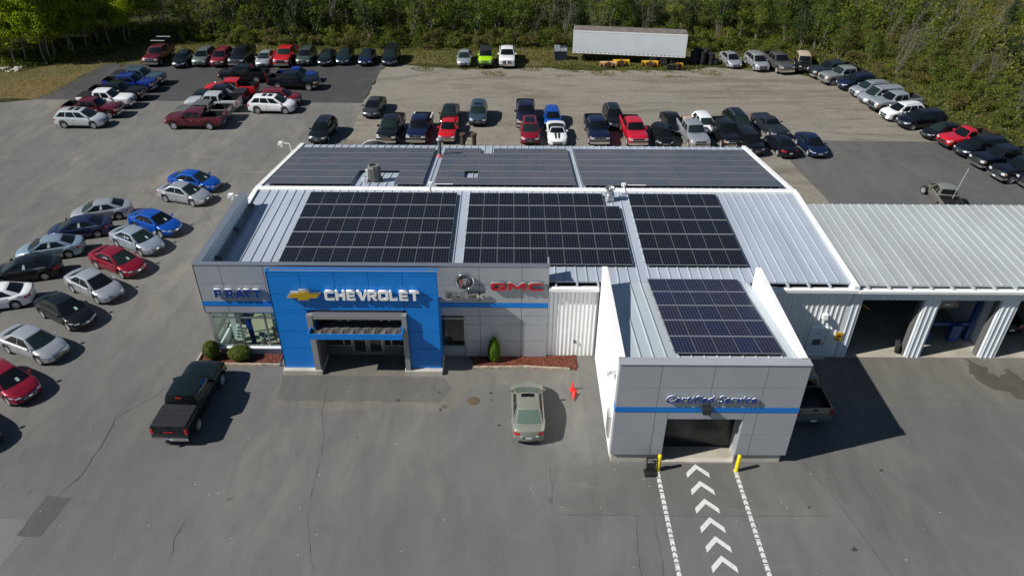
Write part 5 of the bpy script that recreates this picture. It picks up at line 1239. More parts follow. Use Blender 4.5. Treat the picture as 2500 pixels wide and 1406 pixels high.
        g.add([(-c.L/2-.08,-yb_,z),(-c.L/2-.08,yb_,z),(-c.L/2+.02,yb_,z),(-c.L/2+.02,-yb_,z)], [(0,3,2,1)])
        put('rear_bumper', g, 'chrome', None, 50)
        g = MB(); yb_ = c.hw*.76; c.pf(g, -1, -yb_, -yb_+.012, .72, c.d(-c.L/2+.04)-.03, .004, n=1); c.pf(g, -1, yb_-.012, yb_, .72, c.d(-c.L/2+.04)-.03, .004, n=1); c.pf(g, -1, -yb_, yb_, .72, .735, .004); c.pf(g, -1, -.14, .14, c.d(-c.L/2+.1)-.16, c.d(-c.L/2+.1)-.08, .02, n=1)
        put('tailgate_seam', g, 'gap', None, None)
        if 'cover' in o or 'sail' in o:
            g = MB(); x0, x1 = c.bed; y = c.hw*.90; z = c.d(-2)+.004
            g.box(x0-.02, x1, -y, y, z-.03, z+.035)
            for k in (1, 2, 3): xx = x0+(x1-x0)*k/4; g.box(xx-.01, xx+.01, -y, y, z+.03, z+.045)
            put('bed_cover', g, 'black', None, None)
        else:
            g = MB(); x0, x1 = c.bed; y = c.hw*.87; zt = c.d(-2)-.002; zf_ = .80 if typ != 'spickup' else .66
            g.add([(x0,-y,zf_),(x1,-y,zf_),(x1,y,zf_),(x0,y,zf_),(x0,-y,zt),(x1,-y,zt),(x1,y,zt),(x0,y,zt)], [(0,1,2,3),(1,0,4,5),(2,1,5,6),(3,2,6,7),(0,3,7,4)])
            g.box(c.rx-.45, c.rx+.45, -y, -y+.18, zf_, zf_+.22); g.box(c.rx-.45, c.rx+.45, y-.18, y, zf_, zf_+.22)
            put('bed', g, 'black' if typ != 'spickup' else 'paint', None, None)
        if 'sail' in o:
            for sd in (1, -1):
                g = MB(); y = sd*.70; g.hexa([(-1.9,y-.04,1.29),(-1.0,y-.04,1.29),(-1.0,y+.04,1.29),(-1.9,y+.04,1.29)], [(-1.2,y-.03,1.80),(-1.0,y-.03,1.83),(-1.0,y+.03,1.83),(-1.2,y+.03,1.80)]); put('pillar', g, 'trimgrey', None, None)
        if 'paleRails' in o:
            for sd in (1, -1): g = MB(); g.box(c.bed[0], c.bed[1], sd*c.hw*.91-.06, sd*c.hw*.91+.06, c.d(-2)-.005, c.d(-2)+.03); put('bed_rail', g, 'platewhite', None, None)
        if 'rack' in o:
            g = MB()
            for x in (-2.5, -.6):
                for sd in (1, -1): g.tube((x, sd*.9, 1.25), (x+.05, sd*.80, 2.35), .03, 6)
            g.tube((-2.5,.8,2.33),(-.5,.8,2.33),.03,6); g.tube((-2.5,-.8,2.33),(-.5,-.8,2.33),.03,6); put('ladder_rack', g, 'black', None, None)
            g = MB(); g.box(-2.53,-2.45,-.90,.90,2.33,2.40); g.box(-.62,-.54,-.90,.90,2.33,2.40); put('rack_bar', g, 'platewhite', 'ladder_rack', None)
        if 'bigtruck' in o:
            g = MB(); c.pf(g, 1, -.08, .08, .66, .99, .025, n=1); put('grille_bar', g, 'white', 'grille', None)
    elif typ == 'jeep':
        g = MB(); c.pf(g, 1, -.42, .42, .66, 1.0, .008); put('grille', g, 'paint', None, None)
        g = MB()
        for k in range(7): y = -.36+.12*k; c.pf(g, 1, y-.03, y+.03, .70, .98, .016, n=1)
        put('grille_slot', g, 'grille', 'grille', None)
        for sd in (1, -1):
            for a in (c.fx, c.rx):
                g = MB(); g.hexa([(a-.62,sd*.90-.14,.80),(a+.55,sd*.90-.14,.80),(a+.55,sd*.90+.10,.80),(a-.62,sd*.90+.10,.80)], [(a-.45,sd*.90-.16,.98),(a+.38,sd*.90-.16,.98),(a+.38,sd*.90+.09,.96),(a-.45,sd*.90+.09,.96)]); put('fender', g, 'black' if 'hardtop' in o else 'paint', None, None)
        g = MB(); g.box(1.95,2.12,-.80,.80,.50,.66); put('front_bumper', g, 'black', None, None)
    else:
        up = 1 if typ in ('suv','xsuv') else 0
        z0, z1 = ((.62,.80) if up else (.50,.60))
        g = MB(); c.pf(g, 1, -yg, yg, z0, z1, .012); put('grille', g, 'grille', smooth=60)
        g = MB(); c.pf(g, 1, -yg, yg, z1-.015, z1+.012, .022, nz=1); c.pf(g, 1, -yg*.9, yg*.9, z0-.012, z0+.012, .022, nz=1); c.pf(g, 1, -.10, .10, (z0+z1)/2-.03, (z0+z1)/2+.03, .026, n=1, nz=1); put('grille_bar', g, 'chrome', 'grille', 60)
        g = MB(); c.pf(g, 1, -yg*.95, yg*.95, c.gc+.12, z0-.06, .010); put('lower_grille', g, 'grille', smooth=60)
        g = MB(); c.pf(g, -1, -.55, .55, c.gc+.12, c.gc+.20, .010); put('rear_valance', g, 'black', smooth=60)
        if up:
            g = MB()
            for sd in (1, -1):
                c.ps(g, sd, c.rx+c.ra+.02, c.fx-c.ra-.02, c.gc, c.gc+.10, .008, nz=1)
            put('rocker_trim', g, 'black', smooth=60)
        if typ == 'sedan' or typ == 'hatch':
            g = MB(); xs_ = c.cab
            for sd in ('left', 'right'): c.cp(g, sd, .08, .95, .07, .11, .014, nu=8, nv=1)
            put('window_trim', g, 'chrome', smooth=60)
    if 'rails' in o or (typ == 'suv' and 'glassroof' not in o and not o & {'sunroof1','boxy'}):
        for sd in (1, -1):
            g = MB(); pts = [c.P('roof', sd*.88, t, .06 if 0 < i < 6 else .0) for i, t in enumerate((.08,.12,.3,.5,.7,.86,.92))]
            for a, b in zip(pts, pts[1:]): g.tube(a, b, .022, 6)
            put('roof_rail', g, 'steel' if 'rails' in o else 'black', smooth=60)
    def roofpatch(name, role, u0, u1, v0, v1): g = MB(); g0 = [[tuple(c.P('roof', u0+(u1-u0)*q/4, v0+(v1-v0)*i/3, .012)) for q in range(5)] for i in range(4)]; c.grid(g, g0); put(name, g, role, smooth=60)
    if 'sunroof' in o: roofpatch('roof_window', 'glass', -.62, .62, .66, .86); roofpatch('roof_window', 'glass', -.62, .62, .38, .58)
    if 'sunroof1' in o: roofpatch('roof_window', 'glass', -.62, .62, .66, .90)
    if 'glassroof' in o: roofpatch('roof_window', 'glass', -.75, .75, .15, .92)
    if 'card' in o: g = MB(); c.cp(g, 'front', .08, .30, .20, .42, .02, 1, 1); put('window_card', g, 'card', 'windscreen', None)
    if 'sidecard' in o: g = MB(); c.cp(g, 'left', .50, .58, .2, .8, .02, 1, 1); put('window_card', g, 'card', None, None); g = MB(); c.cp(g, 'right', .50, .58, .2, .8, .02, 1, 1)
    if typ == 'sedan' and 'sunroof1' not in o: g = MB(); p = c.P('roof', 0, .12, 0); g.hexa([(p.x-.10,-.02,p.z),(p.x+.06,-.02,p.z),(p.x+.06,.02,p.z),(p.x-.10,.02,p.z)], [(p.x-.08,-.01,p.z+.07),(p.x-.04,-.01,p.z+.05),(p.x-.04,.01,p.z+.05),(p.x-.08,.01,p.z+.07)]); put('antenna', g, 'paint', smooth=None)
    g = MB(); z = c.gc+.28 if not c.truck else .48; c.pf(g, 1, -.16, .16, z, z+.14, .06 if c.truck else .03, n=1, nz=1)
    if 'plate' in o: put('licence_plate', g, 'platewhite', None, None)
    elif not c.truck: put('licence_plate', g, 'plategrey', None, None)
    g = MB(); z = (c.gc+.36) if not c.truck else .50; c.pf(g, -1, -.16, .16, z, z+.14, .09 if c.truck else .03, n=1, nz=1); put('licence_plate', g, 'platewhite', None, None)
    if typ == 'conv':
        for sd in (1, -1):
            g = MB(); rows = []
            for i in range(9):
                x = .98+(2.22-.98)*i/8; wd = .24-.07*i/8; y0 = sd*.06
                rows.append([(c.bow(x, y0), y0, c.d(x)+.034), (c.bow(x, y0+sd*wd), y0+sd*wd, c.d(x)+.030)])
            c.grid(g, rows, 0, sd > 0); put('stripe', g, 'gap', None, None)
        g = MB(); c.cp(g, 'front', -1, 1, .92, 1.0, .02); c.cp(g, 'front', -1, -.9, 0, 1, .02, 1); c.cp(g, 'front', .9, 1, 0, 1, .02, 1); put('screen_frame', g, 'paint', None, None)
    _cars[key] = (c, out); return _cars[key]
ROLE = {'black': M['black'], 'glass': M['carglass'], 'gap': M['gap'], 'chrome': M['chrome'], 'lamp': M['lamp'], 'tail': M['tail'], 'amber': M['amber'], 'grille': M['grille'], 'platewhite': M['platewhite'],
        'plategrey': M['graydark'], 'card': M['card'], 'steel': M['alu'], 'canvas': M['canvas'], 'white': PAINT['white'], 'trimgrey': M['steel']}
KIND = {'sedan': ('parked_sedan', 'car'), 'suv': ('parked_suv', 'SUV'), 'xsuv': ('parked_suv', 'SUV'), 'pickup': ('parked_pickup', 'pickup'), 'regpickup': ('parked_pickup', 'pickup'), 'spickup': ('parked_pickup', 'pickup'),
        'van': ('parked_minivan', 'minivan'), 'hatch': ('parked_hatchback', 'car'), 'conv': ('parked_convertible', 'convertible'), 'coupepickup': ('parked_coupe_pickup', 'pickup'), 'jeep': ('parked_offroader', 'off-roader')}
def make_car(typ, color, x, y, hd, opts, label, group='vehicles parked on the dealership lot'):
    c, parts = car_parts(typ, opts)
    root = thing(KIND[typ][0], label, KIND[typ][1], (x, y, .012), R(hd), group)
    named = {}
    for name, me, role, par in parts:
        o = link(name, me, named.get(par, root)); sl_ = o.material_slots[0]; sl_.link = 'OBJECT'
        sl_.material = PAINT[color] if role == 'paint' else (M['carglass_green'] if role == 'glass' and name == 'windscreen' and (int(x*7) % 3 == 0) else ROLE[role])
        named.setdefault(name, o)
    style = (int(abs(x)*3+abs(y)) % 3)
    ty, rm = wheel_meshes(c.r, style)
    for ax in (c.fx, c.rx):
        for sd in (1, -1):
            w_ = link('wheel', ty, root); w_.location = (ax, sd*(c.hw-.125), c.r); w_.rotation_euler = (0, (x*1.3+ax) % 1.2, 0 if sd > 0 else PI)
            if sd < 0: w_.rotation_euler = (0, (x*1.7+ax) % 1.2, PI)
            link('rim', rm, w_)
    return root
CARS = [
 ('pickup', 'maroon', -45.16, 94.77, 270.0, 'rack', 'maroon pickup with a pale ladder rack, at the left end of the back row'),
 ('hatch', 'black', -41.53, 93.36, 270.0, '', 'small black hatchback right of the maroon ladder rack pickup'),
 ('suv', 'sage', -39.15, 94.18, 270.0, 'rails', 'grey green SUV with a red badge grille in the back row'),
 ('suv', 'darkred', -36.82, 94.06, 270.0, '', 'dark red SUV between the grey green SUV and a black pickup'),
 ('pickup', 'black', -34.47, 94.66, 270.0, '', 'black pickup with bright grille in the back row by the silver sedan'),
 ('sedan', 'silver', -31.29, 94.05, 270.0, '', 'low silver sedan between the black and the bright red pickups of the back row'),
 ('pickup', 'red', -28.83, 94.61, 270.0, '', 'bright red pickup with white windscreen paper in the back row'),
 ('suv', 'sagedark', -26.3, 94.78, 270.0, '', 'dark sage green SUV beside the bright red pickup in the back row'),
 ('sedan', 'black', -23.66, 94.7, 270.0, '', 'black sedan right of the sage green SUV in the back row'),
 ('sedan', 'darkteal', -21.44, 95.16, 270.0, '', 'dark teal sedan with a white windscreen card in the back row'),
 ('sedan', 'navy', -18.56, 94.89, 270.0, '', 'navy sedan second from the gravel edge in the back row'),
 ('van', 'navyblack', -15.52, 95.12, 270.0, '', 'dark navy minivan standing right at the asphalt and gravel seam'),
 ('sedan', 'silver', -6.09, 94.89, 270.0, '', 'silver sedan left of the lime green off-roader at the wood edge'),
 ('jeep', 'lime', -3.36, 94.33, 270.0, 'hardtop', 'lime green boxy off-roader with black hard top'),
 ('pickup', 'white', -0.64, 95.02, 270.0, 'bigtruck', 'white pickup with chrome grille right of the lime green off-roader'),
 ('xsuv', 'silverw', -44.26, 72.61, 358.8, 'sunroof', 'silver crossover with two roof windows at the near end of the left truck column'),
 ('pickup', 'maroon', -44.3, 75.39, 0.0, '', 'maroon pickup right behind the silver crossover in the left truck column'),
 ('pickup', 'white', -44.15, 78.12, 0.0, 'cover', 'white pickup with a dark bed cover in the left truck column'),
 ('pickup', 'black', -43.99, 80.55, 0.0, '', 'black pickup between the white and the royal blue ones, left truck column'),
 ('pickup', 'royal', -43.87, 83.45, 0.0, '', 'royal blue pickup with open bed in the left truck column'),
 ('pickup', 'steelblue', -43.8, 85.72, 0.0, 'cover', 'steel blue pickup with covered bed, farthest of the left truck column'),
 ('pickup', 'maroon', -32.51, 72.5, 179.3, '', 'maroon pickup facing left with open bed, nearest of the middle truck column'),
 ('pickup', 'pewter', -32.45, 74.66, 180.0, '', 'pewter pickup behind the near maroon one in the middle truck column'),
 ('pickup', 'silverw', -32.32, 77.33, 180.0, '', 'pale silver pickup in the middle truck column'),
 ('pickup', 'navyblack', -32.25, 79.64, 180.0, 'sail', 'black pickup with raked rear pillars and a bed cover, middle truck column'),
 ('pickup', 'red', -31.76, 81.92, 180.0, '', 'bright red open bed pickup facing left in the middle truck column'),
 ('pickup', 'black', -31.98, 87.11, 180.0, '', 'black pickup facing left, farthest of the middle truck column'),
 ('xsuv', 'white', -25.81, 77.07, 358.2, 'sunroof', 'white crossover with two roof windows facing right'),
 ('suv', 'darkred', -25.61, 79.24, 0.0, '', 'dark red SUV just behind the white crossover with roof windows'),
 ('pickup', 'navyblack', -25.37, 84.71, 355.2, '', 'black extended pickup facing right beside the dark red SUV'),
 ('spickup', 'royal', -25.6, 87.16, 0.0, '', 'small royal blue pickup behind the black pickup facing right'),
 ('suv', 'black', -18.84, 69.99, 265.0, 'rails', 'black SUV with roof rails and a windscreen card behind the left roof corner'),
 ('sedan', 'graphite', -14.81, 76.98, 264.0, '', 'dark grey sedan standing alone on the gravel with white licence plate'),
 ('pickup', 'black', -12.1, 70.45, 267.0, '', 'black pickup behind the roof, left of the blue one with pale bed rails'),
 ('pickup', 'navy', -9.23, 70.59, 267.0, 'paleRails', 'navy pickup with pale bed rails behind the roof'),
 ('sedan', 'greenblack', -6.53, 74.83, 268.0, '', 'dark green black sedan behind the small red pickup'),
 ('spickup', 'red', -6.34, 70.57, 268.0, '', 'small red pickup right behind the two rusty stacks'),
 ('suv', 'slateblue', -3.52, 74.99, 270.0, 'sunroof1', 'slate blue SUV alone in front of the open gravel'),
 ('pickup', 'navypurple', 1.47, 74.78, 270.0, '', 'dark purple blue pickup behind the cherry red crossover'),
 ('suv', 'cherry', 1.82, 70.12, 270.0, 'glassroof', 'cherry red crossover with glass roof and bright grille'),
 ('hatch', 'blue', 4.25, 74.0, 270.0, '', 'bright blue retro hatchback behind the striped convertible'),
 ('conv', 'white', 4.5, 69.89, 270.0, '', 'white convertible with two black bonnet stripes and black soft top'),
 ('pickup', 'navy', 8.53, 70.47, 272.0, '', 'navy pickup between the striped convertible and the red pickup'),
 ('suv', 'black', 10.64, 74.16, 272.0, 'rails', 'black SUV with seven slot grille and white licence plate on the gravel'),
 ('pickup', 'redb', 12.21, 70.23, 273.0, '', 'cherry red pickup behind the back roof edge'),
 ('hatch', 'black', 14.96, 69.35, 272.0, '', 'small black hatchback between the cherry red and the silver pickups'),
 ('sedan', 'black', 16.61, 72.89, 276.0, '', 'black sedan behind the silver pickup with a box in its bed'),
 ('hatch', 'white', 19.79, 72.51, 275.0, '', 'white hatchback standing behind the silver pickup'),
 ('pickup', 'silver', 18.03, 69.62, 275.0, '', 'silver pickup with open bed behind the back roof edge'),
 ('pickup', 'black', 21.26, 69.86, 276.0, '', 'black pickup right of the silver pickup behind the roof'),
 ('xsuv', 'navyblack', 23.27, 72.49, 276.0, 'rails', 'dark SUV with silver roof rails near the long flat bonnet car'),
 ('suv', 'blackb', 23.12, 67.6, 276.0, 'boxy', 'black boxy SUV beside the right back roof corner'),
 ('coupepickup', 'matteblack', 26.55, 72.35, 280.0, '', 'matte black classic coupe pickup with a long flat bonnet'),
 ('sedan', 'navyblack', 26.13, 67.3, 98.0, '', 'black sedan parked tail first with red lamps towards the roof'),
 ('sedan', 'navy', 29.13, 67.41, 275.0, 'plate', 'navy sedan with white licence plate at the edge of the right hand asphalt'),
 ('sedan', 'silver', 28.01, 94.83, 276.0, '', 'silver rounded sedan left end of the row by the bank'),
 ('suv', 'silver', 31.02, 93.63, 276.0, 'rails', 'silver SUV with roof rails second in the row by the bank'),
 ('pickup', 'grey', 33.59, 93.26, 278.0, '', 'grey pickup with bright grille beside the tan topped off-roader'),
 ('jeep', 'black', 36.68, 92.88, 258.0, 'tantop', 'black off-roader with tan canvas top'),
 ('pickup', 'bluegrey', 39.28, 90.1, 192.0, '', 'dark blue grey pickup next to the tan topped off-roader'),
 ('pickup', 'champagne', 39.91, 87.92, 192.0, '', 'pale gold silver crew pickup in the row under the bank'),
 ('suv', 'navy', 40.66, 85.73, 192.0, '', 'navy SUV with chrome window line in the row under the bank'),
 ('suv', 'silver', 41.25, 83.17, 192.0, '', 'silver crossover in front of the silver minivan under the bank'),
 ('van', 'silver', 41.58, 81.18, 192.0, '', 'silver minivan between the silver crossover and the silver pickup'),
 ('pickup', 'silver', 42.15, 78.91, 192.0, 'blackface', 'silver pickup with a black front bumper and open bed under the bank'),
 ('suv', 'white', 41.84, 76.05, 192.0, 'rails', 'white crossover with roof rails under the bank'),
 ('xsuv', 'navyblack', 42.81, 73.82, 192.0, '', 'large dark navy SUV beside the white crossover'),
 ('sedan', 'black', 43.76, 70.89, 192.0, '', 'black sedan left of the red regular cab pickup'),
 ('regpickup', 'redb', 44.82, 68.75, 192.0, 'blackface', 'red regular cab pickup with black front bumper'),
 ('xsuv', 'navyblack', 45.24, 66.56, 192.0, '', 'black SUV right of the red regular cab pickup'),
 ('pickup', 'navyblack', 45.83, 64.0, 192.0, '', 'navy black pickup with chrome grille and amber lamp, plain wheels'),
 ('pickup', 'navyblack', 46.27, 61.34, 192.0, 'plate', 'navy black pickup with white front plate and five spoke wheels'),
 ('pickup', 'navyblack', 47.8, 59.66, 192.0, '', 'dark pickup cut by the right edge of the photo'),
 ('sedan', 'blue', -27.56, 58.38, 346.0, 'card', 'bright blue sedan farthest of the right facing sedans'),
 ('sedan', 'silver', -27.57, 55.99, 342.2, 'card', 'silver sedan with big black grille beside the farthest blue sedan'),
 ('sedan', 'blue', -28.0, 50.99, 334.0, 'card', 'vivid blue sedan between two silver sedans of the right facing row'),
 ('sedan', 'silverblue', -28.29, 48.25, 330.7, 'card', 'pale blue silver sedan between the vivid blue and the red ones'),
 ('sedan', 'crimson', -28.39, 45.22, 331.5, 'card', 'crimson sedan in the middle of the right facing row'),
 ('sedan', 'silver', -28.61, 42.11, 329.8, '', 'silver sedan between the crimson and the black ones, no card'),
 ('sedan', 'black', -29.06, 39.11, 329.7, 'card', 'black sedan with pale windscreen card in the right facing row'),
 ('sedan', 'silver', -29.27, 35.62, 336.9, '', 'large silver sedan next to the crimson one cut by the left edge'),
 ('sedan', 'crimson', -28.96, 32.18, 330.0, 'card', 'crimson sedan cut by the left edge of the photo'),
 ('sedan', 'graphite', -29.03, 28.44, 328.0, '', 'grey sedan whose nose just shows at the left edge below the crimson one'),
 ('sedan', 'silver', -33.07, 52.85, 197.0, 'sidecard', 'silver sedan facing left with a card in its side window'),
 ('sedan', 'indigo', -33.44, 49.99, 197.0, 'sidecard', 'indigo sedan facing left'),
 ('sedan', 'iceblue', -34.14, 46.95, 197.0, 'sidecard', 'ice blue sedan facing left'),
 ('sedan', 'black', -34.33, 43.97, 197.0, 'sidecard', 'black sedan facing left with dark glass and red tail lamps'),
 ('sedan', 'white', -34.42, 40.47, 197.0, '', 'white sedan facing left cut by the left edge'),
 ('pickup', 'greenblack', -17.74, 30.62, 88.7, 'cover chromebump', 'black crew pickup with covered bed and chrome bumper, alone in front of the shrubs'),
 ('sedan', 'champagnesilver', 0.97, 30.14, 91.0, 'sunroof1 rearplate', 'champagne silver sedan with dark sunroof facing the building, beside the cones'),
 ('pickup', 'tanpickup', 16.41, 32.29, 92.0, '', 'tan grey pickup parked in the shade behind the drive-in bay'),
]

car_objs = [make_car(t_, c_, x_, y_, h_, o_, l_) for t_, c_, x_, y_, h_, o_, l_ in CARS]
# a small board load in the silver pickup's bed, and the box between the cars
t = thing('box_load', 'tan cardboard load lying in the bed of the silver pickup', 'load', (18.0, 72.1, .78)); mb = MB(); mb.box(-.45,.45,-.3,.3,0,.6); mb.obj('box', M['canvas'], t); mb = MB(); mb.hexa([(-.47,-.32,.6),(.47,-.32,.6),(.47,.32,.6),(-.47,.32,.6)], [(-.4,-.25,.68),(.3,-.3,.64),(.4,.28,.66),(-.35,.3,.7)]); mb.obj('flap', M['canvas'], t)
# wrecked pickup behind the garage
c, parts = car_parts('spickup', '')
wr = thing('wrecked_pickup', 'wrecked tan pickup with a bare front wheel and a tall whip antenna behind the garage', 'pickup', (36.60, 56.1, .02), R(80)); wr.scale = (1.06, 1.06, 1.06)
for name, me, role, par in parts:
    if name in ('headlight', 'turn_lamp', 'grille', 'grille_bar', 'front_bumper', 'licence_plate', 'body'): continue
    if par: continue
    o = link(name, me, wr); sl_ = o.material_slots[0]; sl_.link = 'OBJECT'; sl_.material = PAINT['champagnesilver'] if role == 'paint' and name != 'bed' else ROLE.get(role, M['black'])
b_ = c.body(); v_ = []
for (x, y, z) in b_.v:
    if x > 1.15: k = (x-1.15); z -= .10*k*(1+math.sin(y*5)); x -= .35*k+.15*k*math.sin(y*3+1); y *= 1-.10*k
    v_.append((x, y, z))
b_.v = v_; b_.obj('body', PAINT['tanpickup'], wr, smooth=30)
ty, rm = wheel_meshes(c.r, 1)
for ax, sd, out_, tw in ((c.fx+.1, 1, .22, .5), (c.fx, -1, -.05, 0), (c.rx, 1, 0, 0), (c.rx, -1, 0, 0)):
    w_ = link('wheel', ty, wr); w_.location = (ax, sd*(c.hw-.12+out_), c.r); w_.rotation_euler = (0, 0, (0 if sd > 0 else PI)+tw); link('rim', rm, w_)
mb = MB(); mb.tube((-1.0,-.2,1.0),(-.6,-.75,3.4),.015,6); mb.obj('antenna', M['platewhite'], wr)
mb = MB(); mb.tube((1.0,.78,1.05),(2.2,.9,1.35),.03,6); mb.box(1.2,1.9,-.5,.5,.45,.8); mb.obj('bent_frame', M['rust'], wr)
# badge on the tailgate of the lone black pickup
blk = [o for o in car_objs if 'alone in front of the shrubs' in o['label']][0]
xq = 0
for ch, w_ in zip('gmc', (.15,.18,.15)):
    me = loops_mesh('badge', [(G[ch], 0, 0, w_, .09)], .02, M['red']); o_ = link('badge', me, blk); o_.location = (-2.955, .26-xq, .98); o_.rotation_euler = (0,0,-PI/2); xq += w_+.025
mb = MB(); mb.lathe([(.09,0),(.12,.12),(.0,.14)], 12, axis='x'); me = mb.mesh('hitch', M['black']); me.transform(Matrix.Rotation(PI, 4, 'Z')); o_ = link('hitch', me, blk); o_.location = (-2.98, .12, .5)
mb = MB(); mb.box(-1.2,-1.17,-.16,.16,1.78,1.84); mb.obj('brake_lamp', M['tail'], blk)
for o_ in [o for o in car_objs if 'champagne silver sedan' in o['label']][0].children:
    if o_.name.startswith('rear_window') or o_.name.startswith('windscreen'): o_.material_slots[0].material = M['carglass_lit_cabin']
aud = [o for o in car_objs if 'champagne silver sedan' in o['label']][0]
mb = MB(); mb.box(-2.36,-2.34,-.5,-.35,.72,.80); mb.box(-2.36,-2.34,.36,.5,.68,.78); mb.obj('sticker', M['platewhite'], aud)
# raised car on the lift
lc = make_car('suv', 'tanpickup', 26.7, 39.4, 92, '', 'grey SUV raised high on the blue lift in the second garage bay'); lc.location.z = 2.25
lc2 = make_car('sedan', 'navyblack', 31.9, 39.8, 90, '', 'dark sedan inside the third garage bay')
# ================================================================== VEGETATION
def leaf_mat(name, cols, tl=.35, var=.5):
    cols = [tuple(min(.5, v*1.55) for v in c) for c in cols]
    m_, t, b = newmat(name); out = t.nodes['Material Output']
    g_ = t.nodes.new('ShaderNodeNewGeometry'); oi = t.nodes.new('ShaderNodeObjectInfo')
    r_ = t.nodes.new('ShaderNodeValToRGB'); el = r_.color_ramp.elements
    el[0].position = 0; el[0].color = (*cols[0], 1); el[1].position = 1; el[1].color = (*cols[-1], 1)
    for i, c in enumerate(cols[1:-1]): e = el.new((i+1)/(len(cols)-1)); e.color = (*c, 1)
    n_ = noise(t, .55, 3, .6)
    f_ = math_(t, 'ADD', math_(t, 'MULTIPLY', g_.outputs['Random Per Island'], .45), math_(t, 'ADD', math_(t, 'MULTIPLY', ramp(t, n_, .3, .7), .25), math_(t, 'MULTIPLY', oi.outputs['Random'], .38)))
    t.links.new(ramp(t, f_, .05, 1.0), r_.inputs[0])
    t.links.new(r_.outputs[0], b.inputs['Base Color']); b.inputs['Roughness'].default_value = .65; b.inputs['Specular IOR Level'].default_value = .25
    tr = t.nodes.new('ShaderNodeBsdfTranslucent'); hs = t.nodes.new('ShaderNodeHueSaturation'); hs.inputs['Value'].default_value = 1.5; hs.inputs['Saturation'].default_value = 1.15
    t.links.new(r_.outputs[0], hs.inputs['Color']); t.links.new(hs.outputs[0], tr.inputs[0])
    mx = t.nodes.new('ShaderNodeMixShader'); mx.inputs[0].default_value = tl; t.links.new(b.outputs[0], mx.inputs[1]); t.links.new(tr.outputs[0], mx.inputs[2]); t.links.new(mx.outputs[0], out.inputs[0])
    return m_
LM = {
 'birch': leaf_mat('leaf_birch', [(.065,.10,.010),(.125,.175,.013),(.19,.245,.018),(.27,.28,.03)], .45),
 'alder': leaf_mat('leaf_alder', [(.020,.038,.006),(.042,.075,.009),(.078,.110,.012),(.12,.13,.020)]),
 'dark': leaf_mat('leaf_dark', [(.012,.022,.008),(.022,.038,.012),(.040,.055,.016)]),
 'autumn': leaf_mat('leaf_autumn', [(.075,.050,.022),(.10,.085,.03),(.075,.08,.022),(.12,.065,.025)]),
 'bushy': leaf_mat('leaf_bush', [(.030,.048,.008),(.060,.082,.012),(.10,.115,.018),(.155,.135,.035)]),
 'larch': leaf_mat('leaf_larch', [(.08,.10,.015),(.13,.145,.02),(.17,.17,.03)]),
 'gold': leaf_mat('leaf_gold', [(.10,.10,.015),(.22,.18,.02),(.34,.24,.02)]),
 'shrub': leaf_mat('leaf_shrub', [(.045,.062,.010),(.075,.095,.014),(.10,.115,.02)], .25),
 'cone': leaf_mat('leaf_cone', [(.04,.085,.008),(.07,.13,.012),(.10,.15,.02)], .25),
 'reddish': leaf_mat('leaf_reddish', [(.10,.03,.015),(.14,.06,.02),(.08,.05,.02)]),
}
M['bark'] = simple('bark_grey', (.22,.19,.16), .9, 0, .2, 0, .35, 6); M['barkpale'] = simple('bark_pale', (.24,.23,.20), .85, 0, .2, 0, .25, 8); M['twig'] = simple('twig', (.17,.155,.14), .9, 0, .2, 0, .3, 5)
def leaves(rs, centers, per, sig, size, squash=.75):
    """one quad per leaf cluster, scattered round given clump centres"""
    n = len(centers)*per; C_ = np.repeat(np.array(centers), per, 0)
    d = rs.normal(size=(n,3)); d /= np.linalg.norm(d, axis=1)[:,None]; rad = rs.uniform(.25,1,(n,1))**.5
    p = C_ + d*rad*np.array([sig, sig, sig*squash])
    nr = d*.7 + rs.normal(size=(n,3))*.6 + np.array([0,0,.5]); nr /= np.linalg.norm(nr, axis=1)[:,None]
    a = np.cross(nr, rs.normal(size=(n,3))); a /= np.linalg.norm(a, axis=1)[:,None]; b = np.cross(nr, a)
    s_ = (size*rs.uniform(.55,1.25,(n,1))); a *= s_; b *= s_*rs.uniform(.45,.8,(n,1))
    v = np.stack([p-a, p-b*.9, p+a, p+b*.9], 1).reshape(-1,3)
    return v
def leaf_mesh(name, V_, mat):
    n = len(V_)//4; me = bpy.data.meshes.new(name); me.vertices.add(len(V_)); me.vertices.foreach_set('co', V_.astype(np.float32).ravel())
    me.loops.add(n*4); me.loops.foreach_set('vertex_index', np.arange(n*4, dtype=np.int32)); me.polygons.add(n)
    me.polygons.foreach_set('loop_start', np.arange(0, n*4, 4, dtype=np.int32)); me.update(calc_edges=True); me.materials.append(mat); return me
def woody(mb, rs, p, q, r0, r1, seg=4, wob=.15, n=6):
    p, q = np.array(p, float), np.array(q, float); pts = [p]
    for i in range(1, seg): t = i/seg; pts.append(p+(q-p)*t+rs.normal(size=3)*wob*np.array([1,1,.3]))
    pts.append(q)
    for i in range(seg): mb.tube(pts[i], pts[i+1], r0+(r1-r0)*i/seg, n, r0+(r1-r0)*(i+1)/seg)
    return pts
